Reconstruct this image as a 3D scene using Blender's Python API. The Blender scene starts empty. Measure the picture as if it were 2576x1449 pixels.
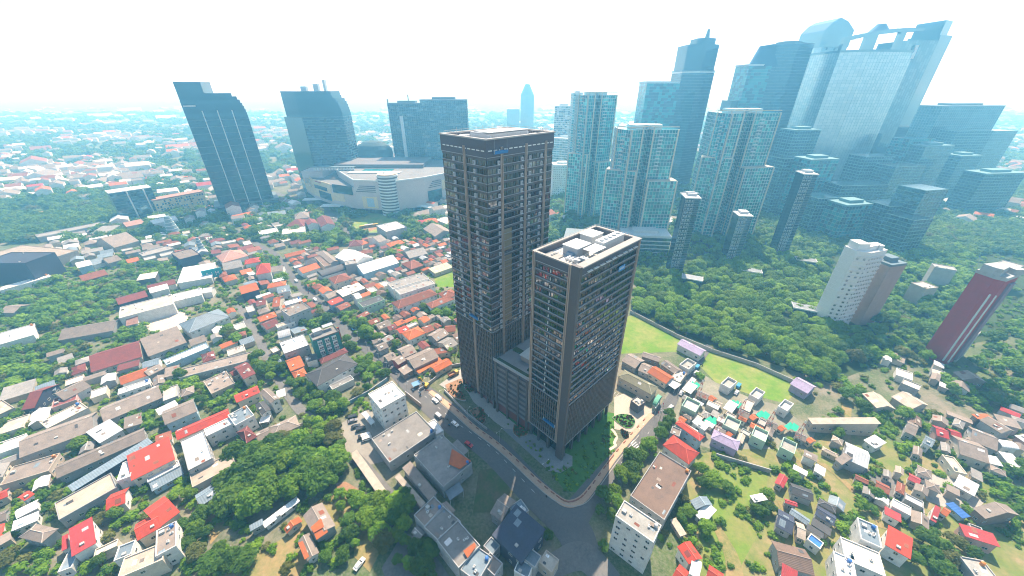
import bpy, math, random
import numpy as np
from mathutils import Vector
R = math.radians
rnd = random.Random(7)
S = bpy.context.scene
COL = S.collection
# ------------------------------------------------------------------ camera, world, sun, exposure
H = 150.0; FPX = 925.0; PITCH = R(28.652)
cam = bpy.data.objects.new('camera', bpy.data.cameras.new('camera')); COL.objects.link(cam)
cam.location = (0, 0, H); cam.rotation_euler = (R(90) - PITCH, 0, 0)
cam.data.sensor_width = 36; cam.data.lens = 36 * FPX / 2576
cam.data.clip_start = 1; cam.data.clip_end = 60000
S.camera = cam
SUN_EL = 55.0; SUN_AZ = 14.0            # azimuth measured clockwise from straight ahead (+Y)
W = bpy.data.worlds.new('World'); S.world = W; W.use_nodes = True
nt = W.node_tree; nt.nodes.clear()
sky = nt.nodes.new('ShaderNodeTexSky'); sky.sky_type = 'NISHITA'; sky.sun_disc = False
sky.sun_elevation = R(SUN_EL); sky.sun_rotation = R(SUN_AZ); sky.altitude = 0; sky.air_density = 1.0; sky.dust_density = 1.2; sky.ozone_density = 1.0
bg = nt.nodes.new('ShaderNodeBackground'); bg.inputs[1].default_value = 0.115
wo = nt.nodes.new('ShaderNodeOutputWorld')
nt.links.new(sky.outputs[0], bg.inputs[0]); nt.links.new(bg.outputs[0], wo.inputs[0])
sun = bpy.data.objects.new('sun', bpy.data.lights.new('sun', 'SUN')); COL.objects.link(sun)
sun.data.energy = 5.0; sun.data.angle = R(0.53); sun.data.color = (1.0, 0.93, 0.80)
sv = Vector((math.sin(R(SUN_AZ)) * math.cos(R(SUN_EL)), math.cos(R(SUN_AZ)) * math.cos(R(SUN_EL)), math.sin(R(SUN_EL))))
sun.rotation_euler = sv.to_track_quat('Z', 'Y').to_euler(); sun.location = (0, 0, 400)
S.view_settings.view_transform = 'Standard'; S.view_settings.look = 'None'; S.view_settings.gamma = 1
S.view_settings.exposure = 1.0; S.view_settings.use_curve_mapping = False
S.render.engine = 'CYCLES'; S.cycles.use_denoising = True
S.cycles.pixel_filter_type = 'BLACKMAN_HARRIS'; S.cycles.filter_width = 1.05; S.cycles.max_bounces = 6; S.cycles.diffuse_bounces = 2; S.cycles.glossy_bounces = 3; S.cycles.transmission_bounces = 2; S.cycles.volume_bounces = 1; S.cycles.transparent_max_bounces = 4
HAZE_DENS = 0.00062; HAZE_COL = (0.20, 0.62, 1.0); HAZE_G = 0.35

# ------------------------------------------------------------------ pixels of the photograph to places on the ground
FR = dict(D=(0, 0, 1), T0=(0, 125.8, .25), T1=(644, 125.8, .25), T2=(1288, 125.8, .25), T3=(1932, 31.4, .25), M0=(0, 488, .25), M1=(644, 488, .25), M2=(1288, 488, .25),
          M3=(1932, 393.7, .25), A0=(0, 754.7, .25), A1=(644, 754.7, .25), A2=(1288, 754.7, .25), A3=(1932, 754.7, .25), B0=(0, 1086.8, .25), B1=(644, 1086.8, .25),
          B2=(1288, 1086.8, .25), B3=(1932, 1086.8, .25))
CT, ST = math.cos(PITCH), math.sin(PITCH)
def fpx(fr, x, y):
    o = FR[fr]; return o[0] + o[2] * x, o[1] + o[2] * y
def ray(x, y):
    u, v = (x - 1288) / FPX, (y - 724.5) / FPX
    return Vector((u, CT - v * ST, -(ST + v * CT)))
def P(x, y, z=0.0):
    d = ray(x, y); t = (z - H) / d.z
    return Vector((d.x * t, d.y * t, z))
def PF(fr, x, y, z=0.0): return P(*fpx(fr, x, y), z)
def atY(x, y, Y):
    d = ray(x, y); t = Y / d.y
    return Vector((d.x * t, Y, H + d.z * t))

# ------------------------------------------------------------------ materials
MAT = {}
def newmat(name):
    m = bpy.data.materials.new(name); m.use_nodes = True; n = m.node_tree; b = n.nodes['Principled BSDF']
    return m, n, b
def N(n, t, **kw):
    x = n.nodes.new(t)
    for k, v in kw.items(): setattr(x, k, v)
    return x
def mixc(n, fac, a, b, blend='MIX'):
    m = N(n, 'ShaderNodeMix', data_type='RGBA', blend_type=blend)
    for sock, val in ((m.inputs[0], fac), (m.inputs[6], a), (m.inputs[7], b)):
        if hasattr(val, 'is_linked'): n.links.new(val, sock)
        elif isinstance(val, (int, float)): sock.default_value = val
        else: sock.default_value = (*val[:3], 1)
    return m.outputs[2]
def ramp(n, src, p0, p1, c0=(0, 0, 0), c1=(1, 1, 1)):
    r = N(n, 'ShaderNodeValToRGB'); r.color_ramp.elements[0].position = p0; r.color_ramp.elements[1].position = p1
    r.color_ramp.elements[0].color = (*c0, 1); r.color_ramp.elements[1].color = (*c1, 1); n.links.new(src, r.inputs[0]); return r.outputs[0]
def noise(n, vec, scale, detail=3, rough=.6):
    t = N(n, 'ShaderNodeTexNoise'); t.inputs['Scale'].default_value = scale; t.inputs['Detail'].default_value = detail; t.inputs['Roughness'].default_value = rough
    if vec is not None: n.links.new(vec, t.inputs['Vector'])
    return t.outputs[0]
def worldpos(n): return N(n, 'ShaderNodeNewGeometry').outputs['Position']
def stained(name, col, dirt=.45, dirtcol=None, var=.25, rough=.8, scale=.35, lines=0, spec=.3, bump=.0, wear=None):
    """a real surface colour with stains, wear and a per-building shift of tone; lines = corrugation or tile rows per metre along the roof's own v axis"""
    if name in MAT: return MAT[name]
    m, n, b = newmat(name)
    pos = worldpos(n)
    dc = dirtcol or tuple(c * .45 + .02 for c in col)
    big = ramp(n, noise(n, pos, scale, 5, .65), .42, .68)
    c = mixc(n, mixfac(n, big, dirt), col, dc)
    vo = N(n, 'ShaderNodeTexVoronoi'); vo.inputs['Scale'].default_value = .55; n.links.new(pos, vo.inputs['Vector']); bw = N(n, 'ShaderNodeRGBToBW'); n.links.new(vo.outputs['Color'], bw.inputs[0])
    c = mixc(n, mixfac(n, bw.outputs[0], .42 if lines or dirt > .5 else .15), c, tuple(x * .62 for x in col))
    fine = ramp(n, noise(n, pos, 2.2, 4, .7), .35, .7)
    c = mixc(n, mixfac(n, fine, .35), c, wear or tuple(min(1, x * 1.25 + .03) for x in col))
    inf = N(n, 'ShaderNodeObjectInfo')
    mr = N(n, 'ShaderNodeMapRange'); mr.inputs[3].default_value = 1 - var; mr.inputs[4].default_value = 1 + var * .6
    n.links.new(inf.outputs['Random'], mr.inputs[0])
    hs = N(n, 'ShaderNodeHueSaturation'); n.links.new(mr.outputs[0], hs.inputs['Value']); n.links.new(c, hs.inputs['Color'])
    c = hs.outputs[0]
    if lines:
        uv = N(n, 'ShaderNodeUVMap'); w = N(n, 'ShaderNodeTexWave', bands_direction='Y' if lines > 0 else 'X'); w.inputs['Scale'].default_value = abs(lines) * .314; w.inputs['Distortion'].default_value = .6; w.inputs['Detail Scale'].default_value = .5
        n.links.new(uv.outputs[0], w.inputs['Vector'])
        c = mixc(n, mixfac(n, w.outputs[1], .28), c, tuple(x * .5 for x in col))
        bp = N(n, 'ShaderNodeBump'); bp.inputs['Strength'].default_value = .5; bp.inputs['Distance'].default_value = .08; n.links.new(w.outputs[1], bp.inputs['Height']); n.links.new(bp.outputs[0], b.inputs['Normal'])
    n.links.new(c, b.inputs['Base Color']); b.inputs['Roughness'].default_value = rough; b.inputs['Specular IOR Level'].default_value = spec
    MAT[name] = m; return m
def mixfac(n, src, k):
    t = N(n, 'ShaderNodeMath', operation='MULTIPLY'); t.inputs[1].default_value = k; n.links.new(src, t.inputs[0]); return t.outputs[0]
def plain(name, col, rough=.6, metal=0., spec=.4, nz=.25):
    if name in MAT: return MAT[name]
    m, n, b = newmat(name)
    c = mixc(n, mixfac(n, ramp(n, noise(n, worldpos(n), 1.3, 4, .6), .35, .7), nz), col, tuple(x * .6 for x in col))
    n.links.new(c, b.inputs['Base Color']); b.inputs['Roughness'].default_value = rough; b.inputs['Metallic'].default_value = metal; b.inputs['Specular IOR Level'].default_value = spec
    MAT[name] = m; return m
def glass(name, col, rough=.04, metal=1., var=.5, wav=.02, wscale=.35):
    """coated window glass: a mirror of low reflectance, each pane a little out of true"""
    if name in MAT: return MAT[name]
    m, n, b = newmat(name)
    inf = N(n, 'ShaderNodeObjectInfo'); mr = N(n, 'ShaderNodeMapRange'); mr.inputs[3].default_value = 1 - var; mr.inputs[4].default_value = 1 + var * .5
    n.links.new(inf.outputs['Random'], mr.inputs[0])
    hs = N(n, 'ShaderNodeHueSaturation'); n.links.new(mr.outputs[0], hs.inputs['Value']); hs.inputs['Color'].default_value = (*col, 1)
    n.links.new(hs.outputs[0], b.inputs['Base Color'])
    bp = N(n, 'ShaderNodeBump'); bp.inputs['Strength'].default_value = wav; bp.inputs['Distance'].default_value = 1.0
    n.links.new(noise(n, worldpos(n), wscale, 2, .5), bp.inputs['Height']); n.links.new(bp.outputs[0], b.inputs['Normal'])
    b.inputs['Roughness'].default_value = rough; b.inputs['Metallic'].default_value = metal
    MAT[name] = m; return m
RC = dict(orange=(.50, .125, .035), red=(.50, .055, .03), crimson=(.42, .045, .05), maroon=(.20, .05, .045), rust=(.27, .085, .05), grey=(.27, .255, .24), taupe=(.25, .205, .175), dark=(.075, .075, .08),
          white=(.74, .74, .73), cream=(.60, .54, .45), tan=(.42, .35, .28), bluegrey=(.20, .26, .31), blue=(.04, .16, .48), teal=(.02, .30, .30), green=(.12, .36, .24), moss=(.20, .19, .12), lilac=(.33, .27, .40),
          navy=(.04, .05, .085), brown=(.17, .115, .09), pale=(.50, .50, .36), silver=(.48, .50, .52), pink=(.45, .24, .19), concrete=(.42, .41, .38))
LN = dict(orange=3, red=2.5, crimson=2.5, maroon=3, rust=3, moss=2, brown=2, pink=3, white=-1.0, bluegrey=-1.2, silver=-1, pale=-1, teal=-1, blue=-1)
def roofmat(k, flat=False):
    if flat: return stained('deck_' + k, RC[k], .8, scale=.22, rough=.85)
    return stained('roof_' + k, RC[k], .8 if k not in ('white',) else .3, lines=LN.get(k, 0), rough=.75 if k not in ('white', 'silver', 'bluegrey') else .5)
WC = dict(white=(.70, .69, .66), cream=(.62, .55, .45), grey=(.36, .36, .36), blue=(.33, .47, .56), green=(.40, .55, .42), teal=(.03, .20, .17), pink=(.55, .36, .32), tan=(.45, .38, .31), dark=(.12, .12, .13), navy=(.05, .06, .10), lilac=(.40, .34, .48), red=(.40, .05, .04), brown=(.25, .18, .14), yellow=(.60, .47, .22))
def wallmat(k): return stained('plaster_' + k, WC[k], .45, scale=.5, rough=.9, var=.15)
GL_DARK = glass('dark_window_glass', (.16, .18, .20))
FRAME = plain('window_frame_paint', (.55, .55, .53))
ASPH = None

# ------------------------------------------------------------------ mesh helpers
class MB:
    def __init__(s): s.v = []; s.f = []; s.m = []; s.uv = []
    def poly(s, pts, m=0, uv=None):
        i = len(s.v); s.v += [tuple(p) for p in pts]; s.f.append(tuple(range(i, i + len(pts)))); s.m.append(m)
        if uv is None:
            a = Vector(pts[0]); e = (Vector(pts[1]) - a); L = e.length or 1; e = e / L
            nn = Vector((0, 0, 0))
            for k in range(1, len(pts) - 1): nn += (Vector(pts[k]) - a).cross(Vector(pts[k + 1]) - a)
            t = nn.normalized().cross(e) if nn.length > 1e-9 else Vector((0, 0, 1))
            uv = [((Vector(p) - a).dot(e), (Vector(p) - a).dot(t)) for p in pts]
        s.uv += uv
    def box(s, c, h, m=0, ang=0.0, top=None):
        ca, sa = math.cos(ang), math.sin(ang); cx, cy, cz = c; hx, hy, hz = h
        def q(x, y, z): return (cx + ca * x - sa * y, cy + sa * x + ca * y, cz + z)
        p = [q(x, y, z) for z in (-hz, hz) for x, y in ((-hx, -hy), (hx, -hy), (hx, hy), (-hx, hy))]
        for k in ((0, 1, 5, 4), (1, 2, 6, 5), (2, 3, 7, 6), (3, 0, 4, 7)): s.poly([p[i] for i in k], m)
        s.poly([p[i] for i in (4, 5, 6, 7)], m if top is None else top); s.poly([p[i] for i in (3, 2, 1, 0)], m)
    def bx(s, x0, x1, y0, y1, z0, z1, m=0, top=None): s.box(((x0 + x1) / 2, (y0 + y1) / 2, (z0 + z1) / 2), (abs(x1 - x0) / 2, abs(y1 - y0) / 2, abs(z1 - z0) / 2), m, 0, top)
    def prism(s, pts, z0, z1, m=0, top=None, bottom=False):
        a = sum(pts[i][0] * pts[(i + 1) % len(pts)][1] - pts[(i + 1) % len(pts)][0] * pts[i][1] for i in range(len(pts)))
        if a < 0: pts = pts[::-1]
        n = len(pts)
        for i in range(n):
            p, q = pts[i], pts[(i + 1) % n]
            s.poly([(p[0], p[1], z0), (q[0], q[1], z0), (q[0], q[1], z1), (p[0], p[1], z1)], m)
        s.poly([(p[0], p[1], z1) for p in pts], m if top is None else top)
        if bottom: s.poly([(p[0], p[1], z0) for p in pts][::-1], m)
    def cyl(s, c, r, z0, z1, n=12, m=0, r2=None, top=None):
        r2 = r if r2 is None else r2
        a = [(c[0] + r * math.cos(2 * math.pi * k / n), c[1] + r * math.sin(2 * math.pi * k / n), z0) for k in range(n)]
        b = [(c[0] + r2 * math.cos(2 * math.pi * k / n), c[1] + r2 * math.sin(2 * math.pi * k / n), z1) for k in range(n)]
        for k in range(n): s.poly([a[k], a[(k + 1) % n], b[(k + 1) % n], b[k]], m)
        if r2 > 1e-4: s.poly(b, m if top is None else top)
    def tube(s, a, b, r, n=6, m=0, r2=None):
        a, b = Vector(a), Vector(b); d = (b - a).normalized(); r2 = r if r2 is None else r2
        u = d.cross(Vector((0, 0, 1)) if abs(d.z) < .9 else Vector((1, 0, 0))).normalized(); w = d.cross(u)
        A = [a + (u * math.cos(2 * math.pi * k / n) + w * math.sin(2 * math.pi * k / n)) * r for k in range(n)]
        B = [b + (u * math.cos(2 * math.pi * k / n) + w * math.sin(2 * math.pi * k / n)) * r2 for k in range(n)]
        for k in range(n): s.poly([A[k], A[(k + 1) % n], B[(k + 1) % n], B[k]], m)
        s.poly(B, m); s.poly(A[::-1], m)
    def mesh(s, name, mats):
        me = bpy.data.meshes.new(name); me.from_pydata(s.v, [], s.f)
        for m in (mats if isinstance(mats, (list, tuple)) else [mats]): me.materials.append(m)
        me.polygons.foreach_set('material_index', s.m)
        ul = me.uv_layers.new(name='UVMap'); ul.data.foreach_set('uv', [c for q in s.uv for c in q])
        me.update(); return me
    def build(s, name, mats, parent=None, loc=None, kind=None):
        return link(name, s.mesh(name, mats), parent, loc, kind)
def link(name, me, parent=None, loc=None, kind=None, rz=0, scale=None):
    o = bpy.data.objects.new(name, me); COL.objects.link(o)
    if parent is not None: o.parent = parent
    if loc is not None: o.location = loc
    if rz: o.rotation_euler.z = rz
    if scale is not None: o.scale = scale
    if kind: o['kind'] = kind
    return o
def thing(name, label, cat, loc=(0, 0, 0), rz=0.0, group=None):
    o = bpy.data.objects.new(name, None); COL.objects.link(o); o.location = loc; o.rotation_euler.z = rz; o.empty_display_size = .5
    tag(o, label, cat, group); return o
def tag(o, label, cat, group=None):
    o['label'] = label; o['category'] = cat
    if group: o['group'] = group
    return o
# occupancy of the ground, so that filled-in houses and trees keep off roads and placed buildings
GX0, GY0, GC = -640, 20, 1.5
OCC = np.zeros((860, 480), dtype=np.uint8)      # [x, y]
def inside(poly, X, Y):
    c = np.zeros(X.shape, bool); n = len(poly)
    for i in range(n):
        x1, y1 = poly[i][0], poly[i][1]; x2, y2 = poly[(i + 1) % n][0], poly[(i + 1) % n][1]
        if y1 == y2: continue
        c ^= ((y1 > Y) != (y2 > Y)) & (X < (x2 - x1) * (Y - y1) / (y2 - y1) + x1)
    return c
def cells(poly):
    xs = [p[0] for p in poly]; ys = [p[1] for p in poly]
    i0, i1 = max(0, int((min(xs) - GX0) / GC)), min(OCC.shape[0], int((max(xs) - GX0) / GC) + 2)
    j0, j1 = max(0, int((min(ys) - GY0) / GC)), min(OCC.shape[1], int((max(ys) - GY0) / GC) + 2)
    if i1 <= i0 or j1 <= j0: return None
    X, Y = np.meshgrid(GX0 + (np.arange(i0, i1) + .5) * GC, GY0 + (np.arange(j0, j1) + .5) * GC, indexing='ij')
    return i0, i1, j0, j1, inside(poly, X, Y)
def occupy(poly, v=1):
    r = cells(poly)
    if r: OCC[r[0]:r[1], r[2]:r[3]][r[4]] |= v
def free(poly, mask=255):
    r = cells(poly)
    if not r: return True
    return not (OCC[r[0]:r[1], r[2]:r[3]][r[4]] & mask).any()
def rectpts(cx, cy, l, w, a):
    ca, sa = math.cos(a), math.sin(a)
    return [(cx + ca * x - sa * y, cy + sa * x + ca * y) for x, y in ((-l / 2, -w / 2), (l / 2, -w / 2), (l / 2, w / 2), (-l / 2, w / 2))]

# ------------------------------------------------------------------ the ground
def ground_material():
    m, n, b = newmat('earth_grass_and_paving')
    pos = worldpos(n)
    a = ramp(n, noise(n, pos, .02, 6, .6), .42, .58)
    c = mixc(n, a, (.075, .115, .035), (.20, .175, .13))
    a2 = ramp(n, noise(n, pos, .11, 5, .65), .45, .6)
    c = mixc(n, mixfac(n, a2, .75), c, (.055, .085, .03))
    a3 = ramp(n, noise(n, pos, .9, 4, .7), .4, .7)
    c = mixc(n, mixfac(n, a3, .5), c, (.26, .24, .20))
    n.links.new(c, b.inputs['Base Color']); b.inputs['Roughness'].default_value = .95; b.inputs['Specular IOR Level'].default_value = .1
    return m
GZ = 0.0
g = MB(); E_ = 30000
xs = [-E_, -3000, -700, 0, 700, 3000, E_]; ys = [-E_, -500, 0, 500, 1000, 3000, E_]
for i in range(6):
    for j in range(6): g.poly([(xs[i], ys[j], 0), (xs[i + 1], ys[j], 0), (xs[i + 1], ys[j + 1], 0), (xs[i], ys[j + 1], 0)])
g.build('ground', ground_material(), kind='structure')
def blotch(name, cols, s1=.08, s2=.7, rough=.95):
    if name in MAT: return MAT[name]
    m, n, b = newmat(name); pos = worldpos(n)
    c = mixc(n, ramp(n, noise(n, pos, s1, 5, .65), .4, .62), cols[0], cols[1])
    c = mixc(n, mixfac(n, ramp(n, noise(n, pos, s2, 5, .7), .4, .7), .6), c, cols[2])
    n.links.new(c, b.inputs['Base Color']); b.inputs['Roughness'].default_value = rough; b.inputs['Specular IOR Level'].default_value = .15
    MAT[name] = m; return m
LAWN = blotch('lawn_grass', [(.125, .23, .025), (.27, .26, .085), (.08, .165, .022)], .045, .3)
RICH = blotch('rich_grass', [(.055, .15, .025), (.08, .19, .03), (.04, .10, .02)], .06, .6)
DRY = blotch('dry_grass', [(.27, .19, .09), (.14, .16, .05), (.34, .25, .13)], .09, .8)
GARD = blotch('garden_ground', [(.15, .19, .05), (.29, .22, .12), (.11, .145, .045)], .07, .5)
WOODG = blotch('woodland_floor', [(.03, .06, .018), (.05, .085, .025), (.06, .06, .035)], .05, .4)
CONC = blotch('poured_concrete', [(.34, .32, .29), (.28, .27, .25), (.40, .38, .34)], .12, 1.2, .9)
TANG = blotch('pale_courtyard', [(.52, .44, .36), (.44, .38, .32), (.60, .53, .45)], .1, 1.)
ASPH = blotch('worn_asphalt', [(.115, .113, .115), (.14, .136, .13), (.09, .09, .095)], .06, .9, .85)
ALLEY = blotch('alley_paving', [(.16, .155, .15), (.11, .11, .11), (.20, .19, .175)], .1, 1., .9)
PINK = blotch('pink_paver', [(.46, .31, .21), (.40, .27, .19), (.52, .37, .26)], .2, 1.5, .85)
SOIL = blotch('bare_red_soil', [(.30, .16, .09), (.22, .13, .08), (.36, .24, .15)], .2, 1.2)
DEMO = blotch('dusty_yard', [(.27, .25, .20), (.20, .19, .155), (.15, .17, .09)], .08, .6)
_z = [0.02]
def nz():
    _z[0] += .006; return _z[0]
def fix(pts, z=0): return [P(*fpx(*p), z) for p in pts]
def patch(name, pts, mat, occ=0, frame='D'):
    w = [P(*fpx(frame, x, y)) for x, y in pts]
    a = sum(w[i].x * w[(i + 1) % len(w)].y - w[(i + 1) % len(w)].x * w[i].y for i in range(len(w)))
    if a < 0: w = w[::-1]
    z = nz(); m = MB(); m.poly([(p.x, p.y, z) for p in w]); o = m.build(name, mat, kind='structure')
    if occ: occupy([(p.x, p.y) for p in w], occ)
    return w
patch('meadow', [(0, 462), (170, 463), (300, 488), (300, 545), (200, 572), (90, 592), (-120, 600), (-120, 470)], blotch('far_meadow', [(.06, .13, .03), (.11, .16, .04), (.04, .08, .025)], .02, .12), 0)
patch('bare_patch', [(75, 536), (130, 527), (125, 540), (82, 545)], SOIL, 2)
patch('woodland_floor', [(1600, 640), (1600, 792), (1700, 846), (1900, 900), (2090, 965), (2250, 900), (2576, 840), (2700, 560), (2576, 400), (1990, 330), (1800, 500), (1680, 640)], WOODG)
patch('field', [(1560, 800), (1600, 792), (1700, 850), (1790, 885), (1900, 918), (2020, 972), (1975, 1015), (1880, 990), (1800, 962), (1745, 905), (1700, 885), (1560, 890)], LAWN, 2)
patch('lawn', [(868, 556), (940, 534), (985, 548), (1030, 560), (1010, 582), (965, 592), (908, 585)], LAWN, 2)
patch('bare_soil', [(905, 570), (945, 560), (960, 572), (925, 583)], SOIL, 2)
patch('green_plot', [(1088, 692), (1150, 676), (1150, 722), (1100, 722)], LAWN, 2)
patch('yard', [(1672, 1000), (1690, 955), (1745, 925), (1800, 962), (1880, 998), (1965, 1022), (2050, 1090), (2040, 1130), (1850, 1150), (1700, 1100)], DEMO, 0)
patch('courtyard', [(330, 800), (420, 770), (470, 790), (480, 825), (390, 840)], TANG, 2)
patch('garden', [(1690, 1150), (1850, 1130), (2030, 1130), (2130, 1060), (2330, 1150), (2576, 1250), (2576, 1470), (1700, 1470), (1720, 1300)], GARD, 0)
patch('grass_plot', [(1800, 1170), (1930, 1190), (1930, 1300), (1850, 1450), (1760, 1390), (1750, 1250)], blotch('plot_grass', [(.14, .22, .035), (.21, .21, .07), (.10, .16, .03)], .08, .5))
patch('dry_lot', [(645, 1390), (720, 1350), (740, 1300), (830, 1240), (900, 1230), (880, 1290), (800, 1390), (760, 1470), (540, 1470), (560, 1400)], DRY)
patch('dry_verge', [(905, 1240), (940, 1290), (960, 1380), (930, 1440), (890, 1400), (895, 1300)], DRY)
patch('dry_bank', [(845, 1215), (870, 1212), (905, 1232), (930, 1290), (910, 1292), (885, 1250), (850, 1238)], SOIL)
patch('dry_slope', [(500, 1280), (560, 1240), (590, 1300), (530, 1370)], DRY)
patch('car_park', [(845, 1072), (925, 1030), (958, 1050), (1010, 1150), (930, 1170), (880, 1165), (860, 1110)], blotch('gritty_car_park', [(.27, .25, .21), (.22, .20, .18), (.31, .29, .25)], .1, 1.1), 2)
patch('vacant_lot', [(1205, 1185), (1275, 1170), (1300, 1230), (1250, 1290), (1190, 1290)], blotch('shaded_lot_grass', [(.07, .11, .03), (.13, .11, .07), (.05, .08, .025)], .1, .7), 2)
patch('shaded_yard', [(1015, 1340), (1070, 1360), (1130, 1449), (1180, 1480), (980, 1480), (960, 1430)], ALLEY)
patch('grey_yard', [(2150, 1180), (2220, 1180), (2300, 1260), (2260, 1300), (2190, 1250)], ALLEY)
patch('brown_yard', [(2310, 1190), (2400, 1200), (2480, 1260), (2440, 1300), (2330, 1260)], CONC)
# the plot round the twin towers: grass, plaza, beds
patch('tower_lawn', [(1180, 985), (1290, 1080), (1360, 1150), (1420, 1235), (1450, 1240), (1490, 1205), (1545, 1140), (1545, 1040), (1420, 1020), (1300, 1000)], RICH, 2)
patch('driveway', [(1165, 965), (1205, 985), (1262, 1040), (1310, 1078), (1330, 1105), (1300, 1100), (1245, 1062), (1190, 1010)], CONC, 2)
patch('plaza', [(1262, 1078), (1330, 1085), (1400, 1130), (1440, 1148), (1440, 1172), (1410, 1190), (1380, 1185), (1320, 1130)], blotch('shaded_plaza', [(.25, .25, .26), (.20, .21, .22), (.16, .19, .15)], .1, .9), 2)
patch('forecourt', [(1545, 1000), (1570, 990), (1660, 1040), (1640, 1060), (1600, 1090), (1545, 1080)], blotch('forecourt_paving', [(.42, .35, .28), (.36, .31, .26), (.47, .40, .33)], .15, 1.2), 2)
patch('ramp', [(1105, 968), (1165, 925), (1165, 950), (1130, 983)], CONC, 2)
def smooth(pts, k=6):
    out = []
    for i in range(len(pts) - 1):
        p0, p1, p2, p3 = pts[max(0, i - 1)], pts[i], pts[i + 1], pts[min(len(pts) - 1, i + 2)]
        for t in range(k):
            u = t / k
            out.append(tuple(.5 * ((2 * p1[c]) + (-p0[c] + p2[c]) * u + (2 * p0[c] - 5 * p1[c] + 4 * p2[c] - p3[c]) * u * u + (-p0[c] + 3 * p1[c] - 3 * p2[c] + p3[c]) * u ** 3) for c in range(len(p1))))
    return out + [tuple(pts[-1])]
def strip(name, pts, mat, occ=2, z=None, thick=0, world=False, mb=None):
    """pts: (px, py, width) centre line in the photograph; a ribbon of that width on the ground"""
    w = smooth([(*(p[:2] if world else P(p[0], p[1]).to_2d()), p[2]) for p in pts])
    z = nz() if z is None else z
    m = MB(); L = []; Rr = []
    for i in range(len(w)):
        a, b = w[max(0, i - 1)], w[min(len(w) - 1, i + 1)]
        d = Vector((b[0] - a[0], b[1] - a[1])).normalized(); nrm = Vector((-d.y, d.x)) * w[i][2] / 2
        L.append((w[i][0] + nrm.x, w[i][1] + nrm.y)); Rr.append((w[i][0] - nrm.x, w[i][1] - nrm.y))
    for i in range(len(w) - 1):
        m.poly([(*Rr[i], z), (*Rr[i + 1], z), (*L[i + 1], z), (*L[i], z)])
        if thick:
            m.poly([(*L[i], z), (*L[i + 1], z), (*L[i + 1], z - thick), (*L[i], z - thick)]); m.poly([(*Rr[i + 1], z), (*Rr[i], z), (*Rr[i], z - thick), (*Rr[i + 1], z - thick)])
        if occ: occupy([Rr[i], Rr[i + 1], L[i + 1], L[i]], occ)
    m.build(name, mat, kind='structure'); return w
MAIN = strip('main_road', [(1470, 1420, 12), (1440, 1330, 14), (1345, 1240, 13), (1240, 1130, 14), (1150, 1065, 15), (1078, 1005, 14), (1020, 955, 10), (961, 902, 8), (884, 850, 7), (844, 805, 7), (804, 763, 7), (751, 718, 6.5), (694, 643, 6.5), (640, 612, 6.5), (560, 560, 7)], ASPH)
strip('side_road', [(1425, 1330, 12), (1500, 1222, 9), (1580, 1130, 8), (1625, 1085, 8), (1678, 1025, 6.5), (1708, 975, 5), (1758, 905, 5), (1785, 870, 4.5)], ASPH)
strip('mall_road', [(660, 480, 14), (740, 500, 14), (799, 520, 13), (851, 563, 12), (881, 595, 10), (910, 625, 6)], ASPH)
strip('back_street', [(600, 770, 5), (650, 850, 5), (672, 900, 5), (715, 975, 5), (750, 1025, 5), (785, 1055, 5), (850, 1075, 5)], ALLEY)
strip('lane', [(1540, 1470, 9), (1470, 1400, 10), (1400, 1420, 8), (1330, 1470, 8)], ALLEY)
strip('alley', [(884, 1140, 5), (930, 1190, 5), (985, 1250, 4)], ALLEY)
WALK = [(1082, 985, 2.5), (1140, 1030, 3), (1190, 1075, 3), (1240, 1112, 3), (1290, 1155, 3), (1345, 1208, 3), (1395, 1250, 3), (1428, 1268, 3.2), (1462, 1258, 3.2), (1492, 1225, 3), (1530, 1172, 2.6), (1550, 1145, 2.6), (1600, 1085, 2.6), (1640, 1042, 2.4)]
strip('pavement', WALK, PINK, z=.34, thick=.14)
strip('kerb', [(p[0] - 6 if p[0] < 1400 else p[0] + (4 if p[0] < 1440 else 9), p[1] + (6 if p[0] < 1440 else 9), .35) for p in WALK[:13]], CONC, z=.36, thick=.2)
# painted marks on the roads
PAINT = plain('road_paint', (.62, .62, .60), .7, nz=.5)
def dashes(name, line, dash, gap, wid, off=0.0):
    m = MB(); z = nz() + .03; acc = 0.0; w = line
    for i in range(len(w) - 1):
        a, b = Vector(w[i][:2]), Vector(w[i + 1][:2]); L = (b - a).length
        if L < .01: continue
        d = (b - a) / L; nrm = Vector((-d.y, d.x)); s = 0.0
        while s < L:
            if (acc + s) % (dash + gap) < dash:
                e = min(L, s + .5); p, q = a + d * s + nrm * off, a + d * e + nrm * off
                m.poly([(*(p - nrm * wid), z), (*(q - nrm * wid), z), (*(q + nrm * wid), z), (*(p + nrm * wid), z)])
            s += .5
        acc += L
    m.build(name, PAINT, kind='structure')
for pts in ([(2130, 1020, 4), (2125, 1100, 5), (2140, 1180, 6), (2190, 1260, 5), (2220, 1330, 3)], [(1800, 1320, 3), (1840, 1400, 5), (1850, 1470, 6)], [(2040, 1150, 2), (2100, 1190, 3), (2150, 1240, 2)], [(1960, 1260, 2), (1990, 1330, 3), (1980, 1400, 3)]): strip('dirt_path', pts, DRY, occ=0)
dashes('lane_line', MAIN[12:42], 2, 4, .09)
m = MB(); z = nz() + .03
for i in range(6):
    a = P(1592 + i * 3.0, 1112 + i * 5.2); m.box((a.x, a.y, z), (1.7, .22, .004), 0, R(38))
for i in range(4):
    a = P(1565 + i * 22, 1162 - i * 24); m.box((a.x, a.y, z), (.9, .07, .004), 0, R(52))
m.build('road_marking', PAINT, kind='structure')
m = MB(); z = nz() + .05
for i in range(6):
    a = PF('A2', 1030 + i * 29, 945 + i * 13); m.box((a.x, a.y, z), (1.6, .07, .004), 0, R(48))
m.build('parking_marking', PAINT, kind='structure')

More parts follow.
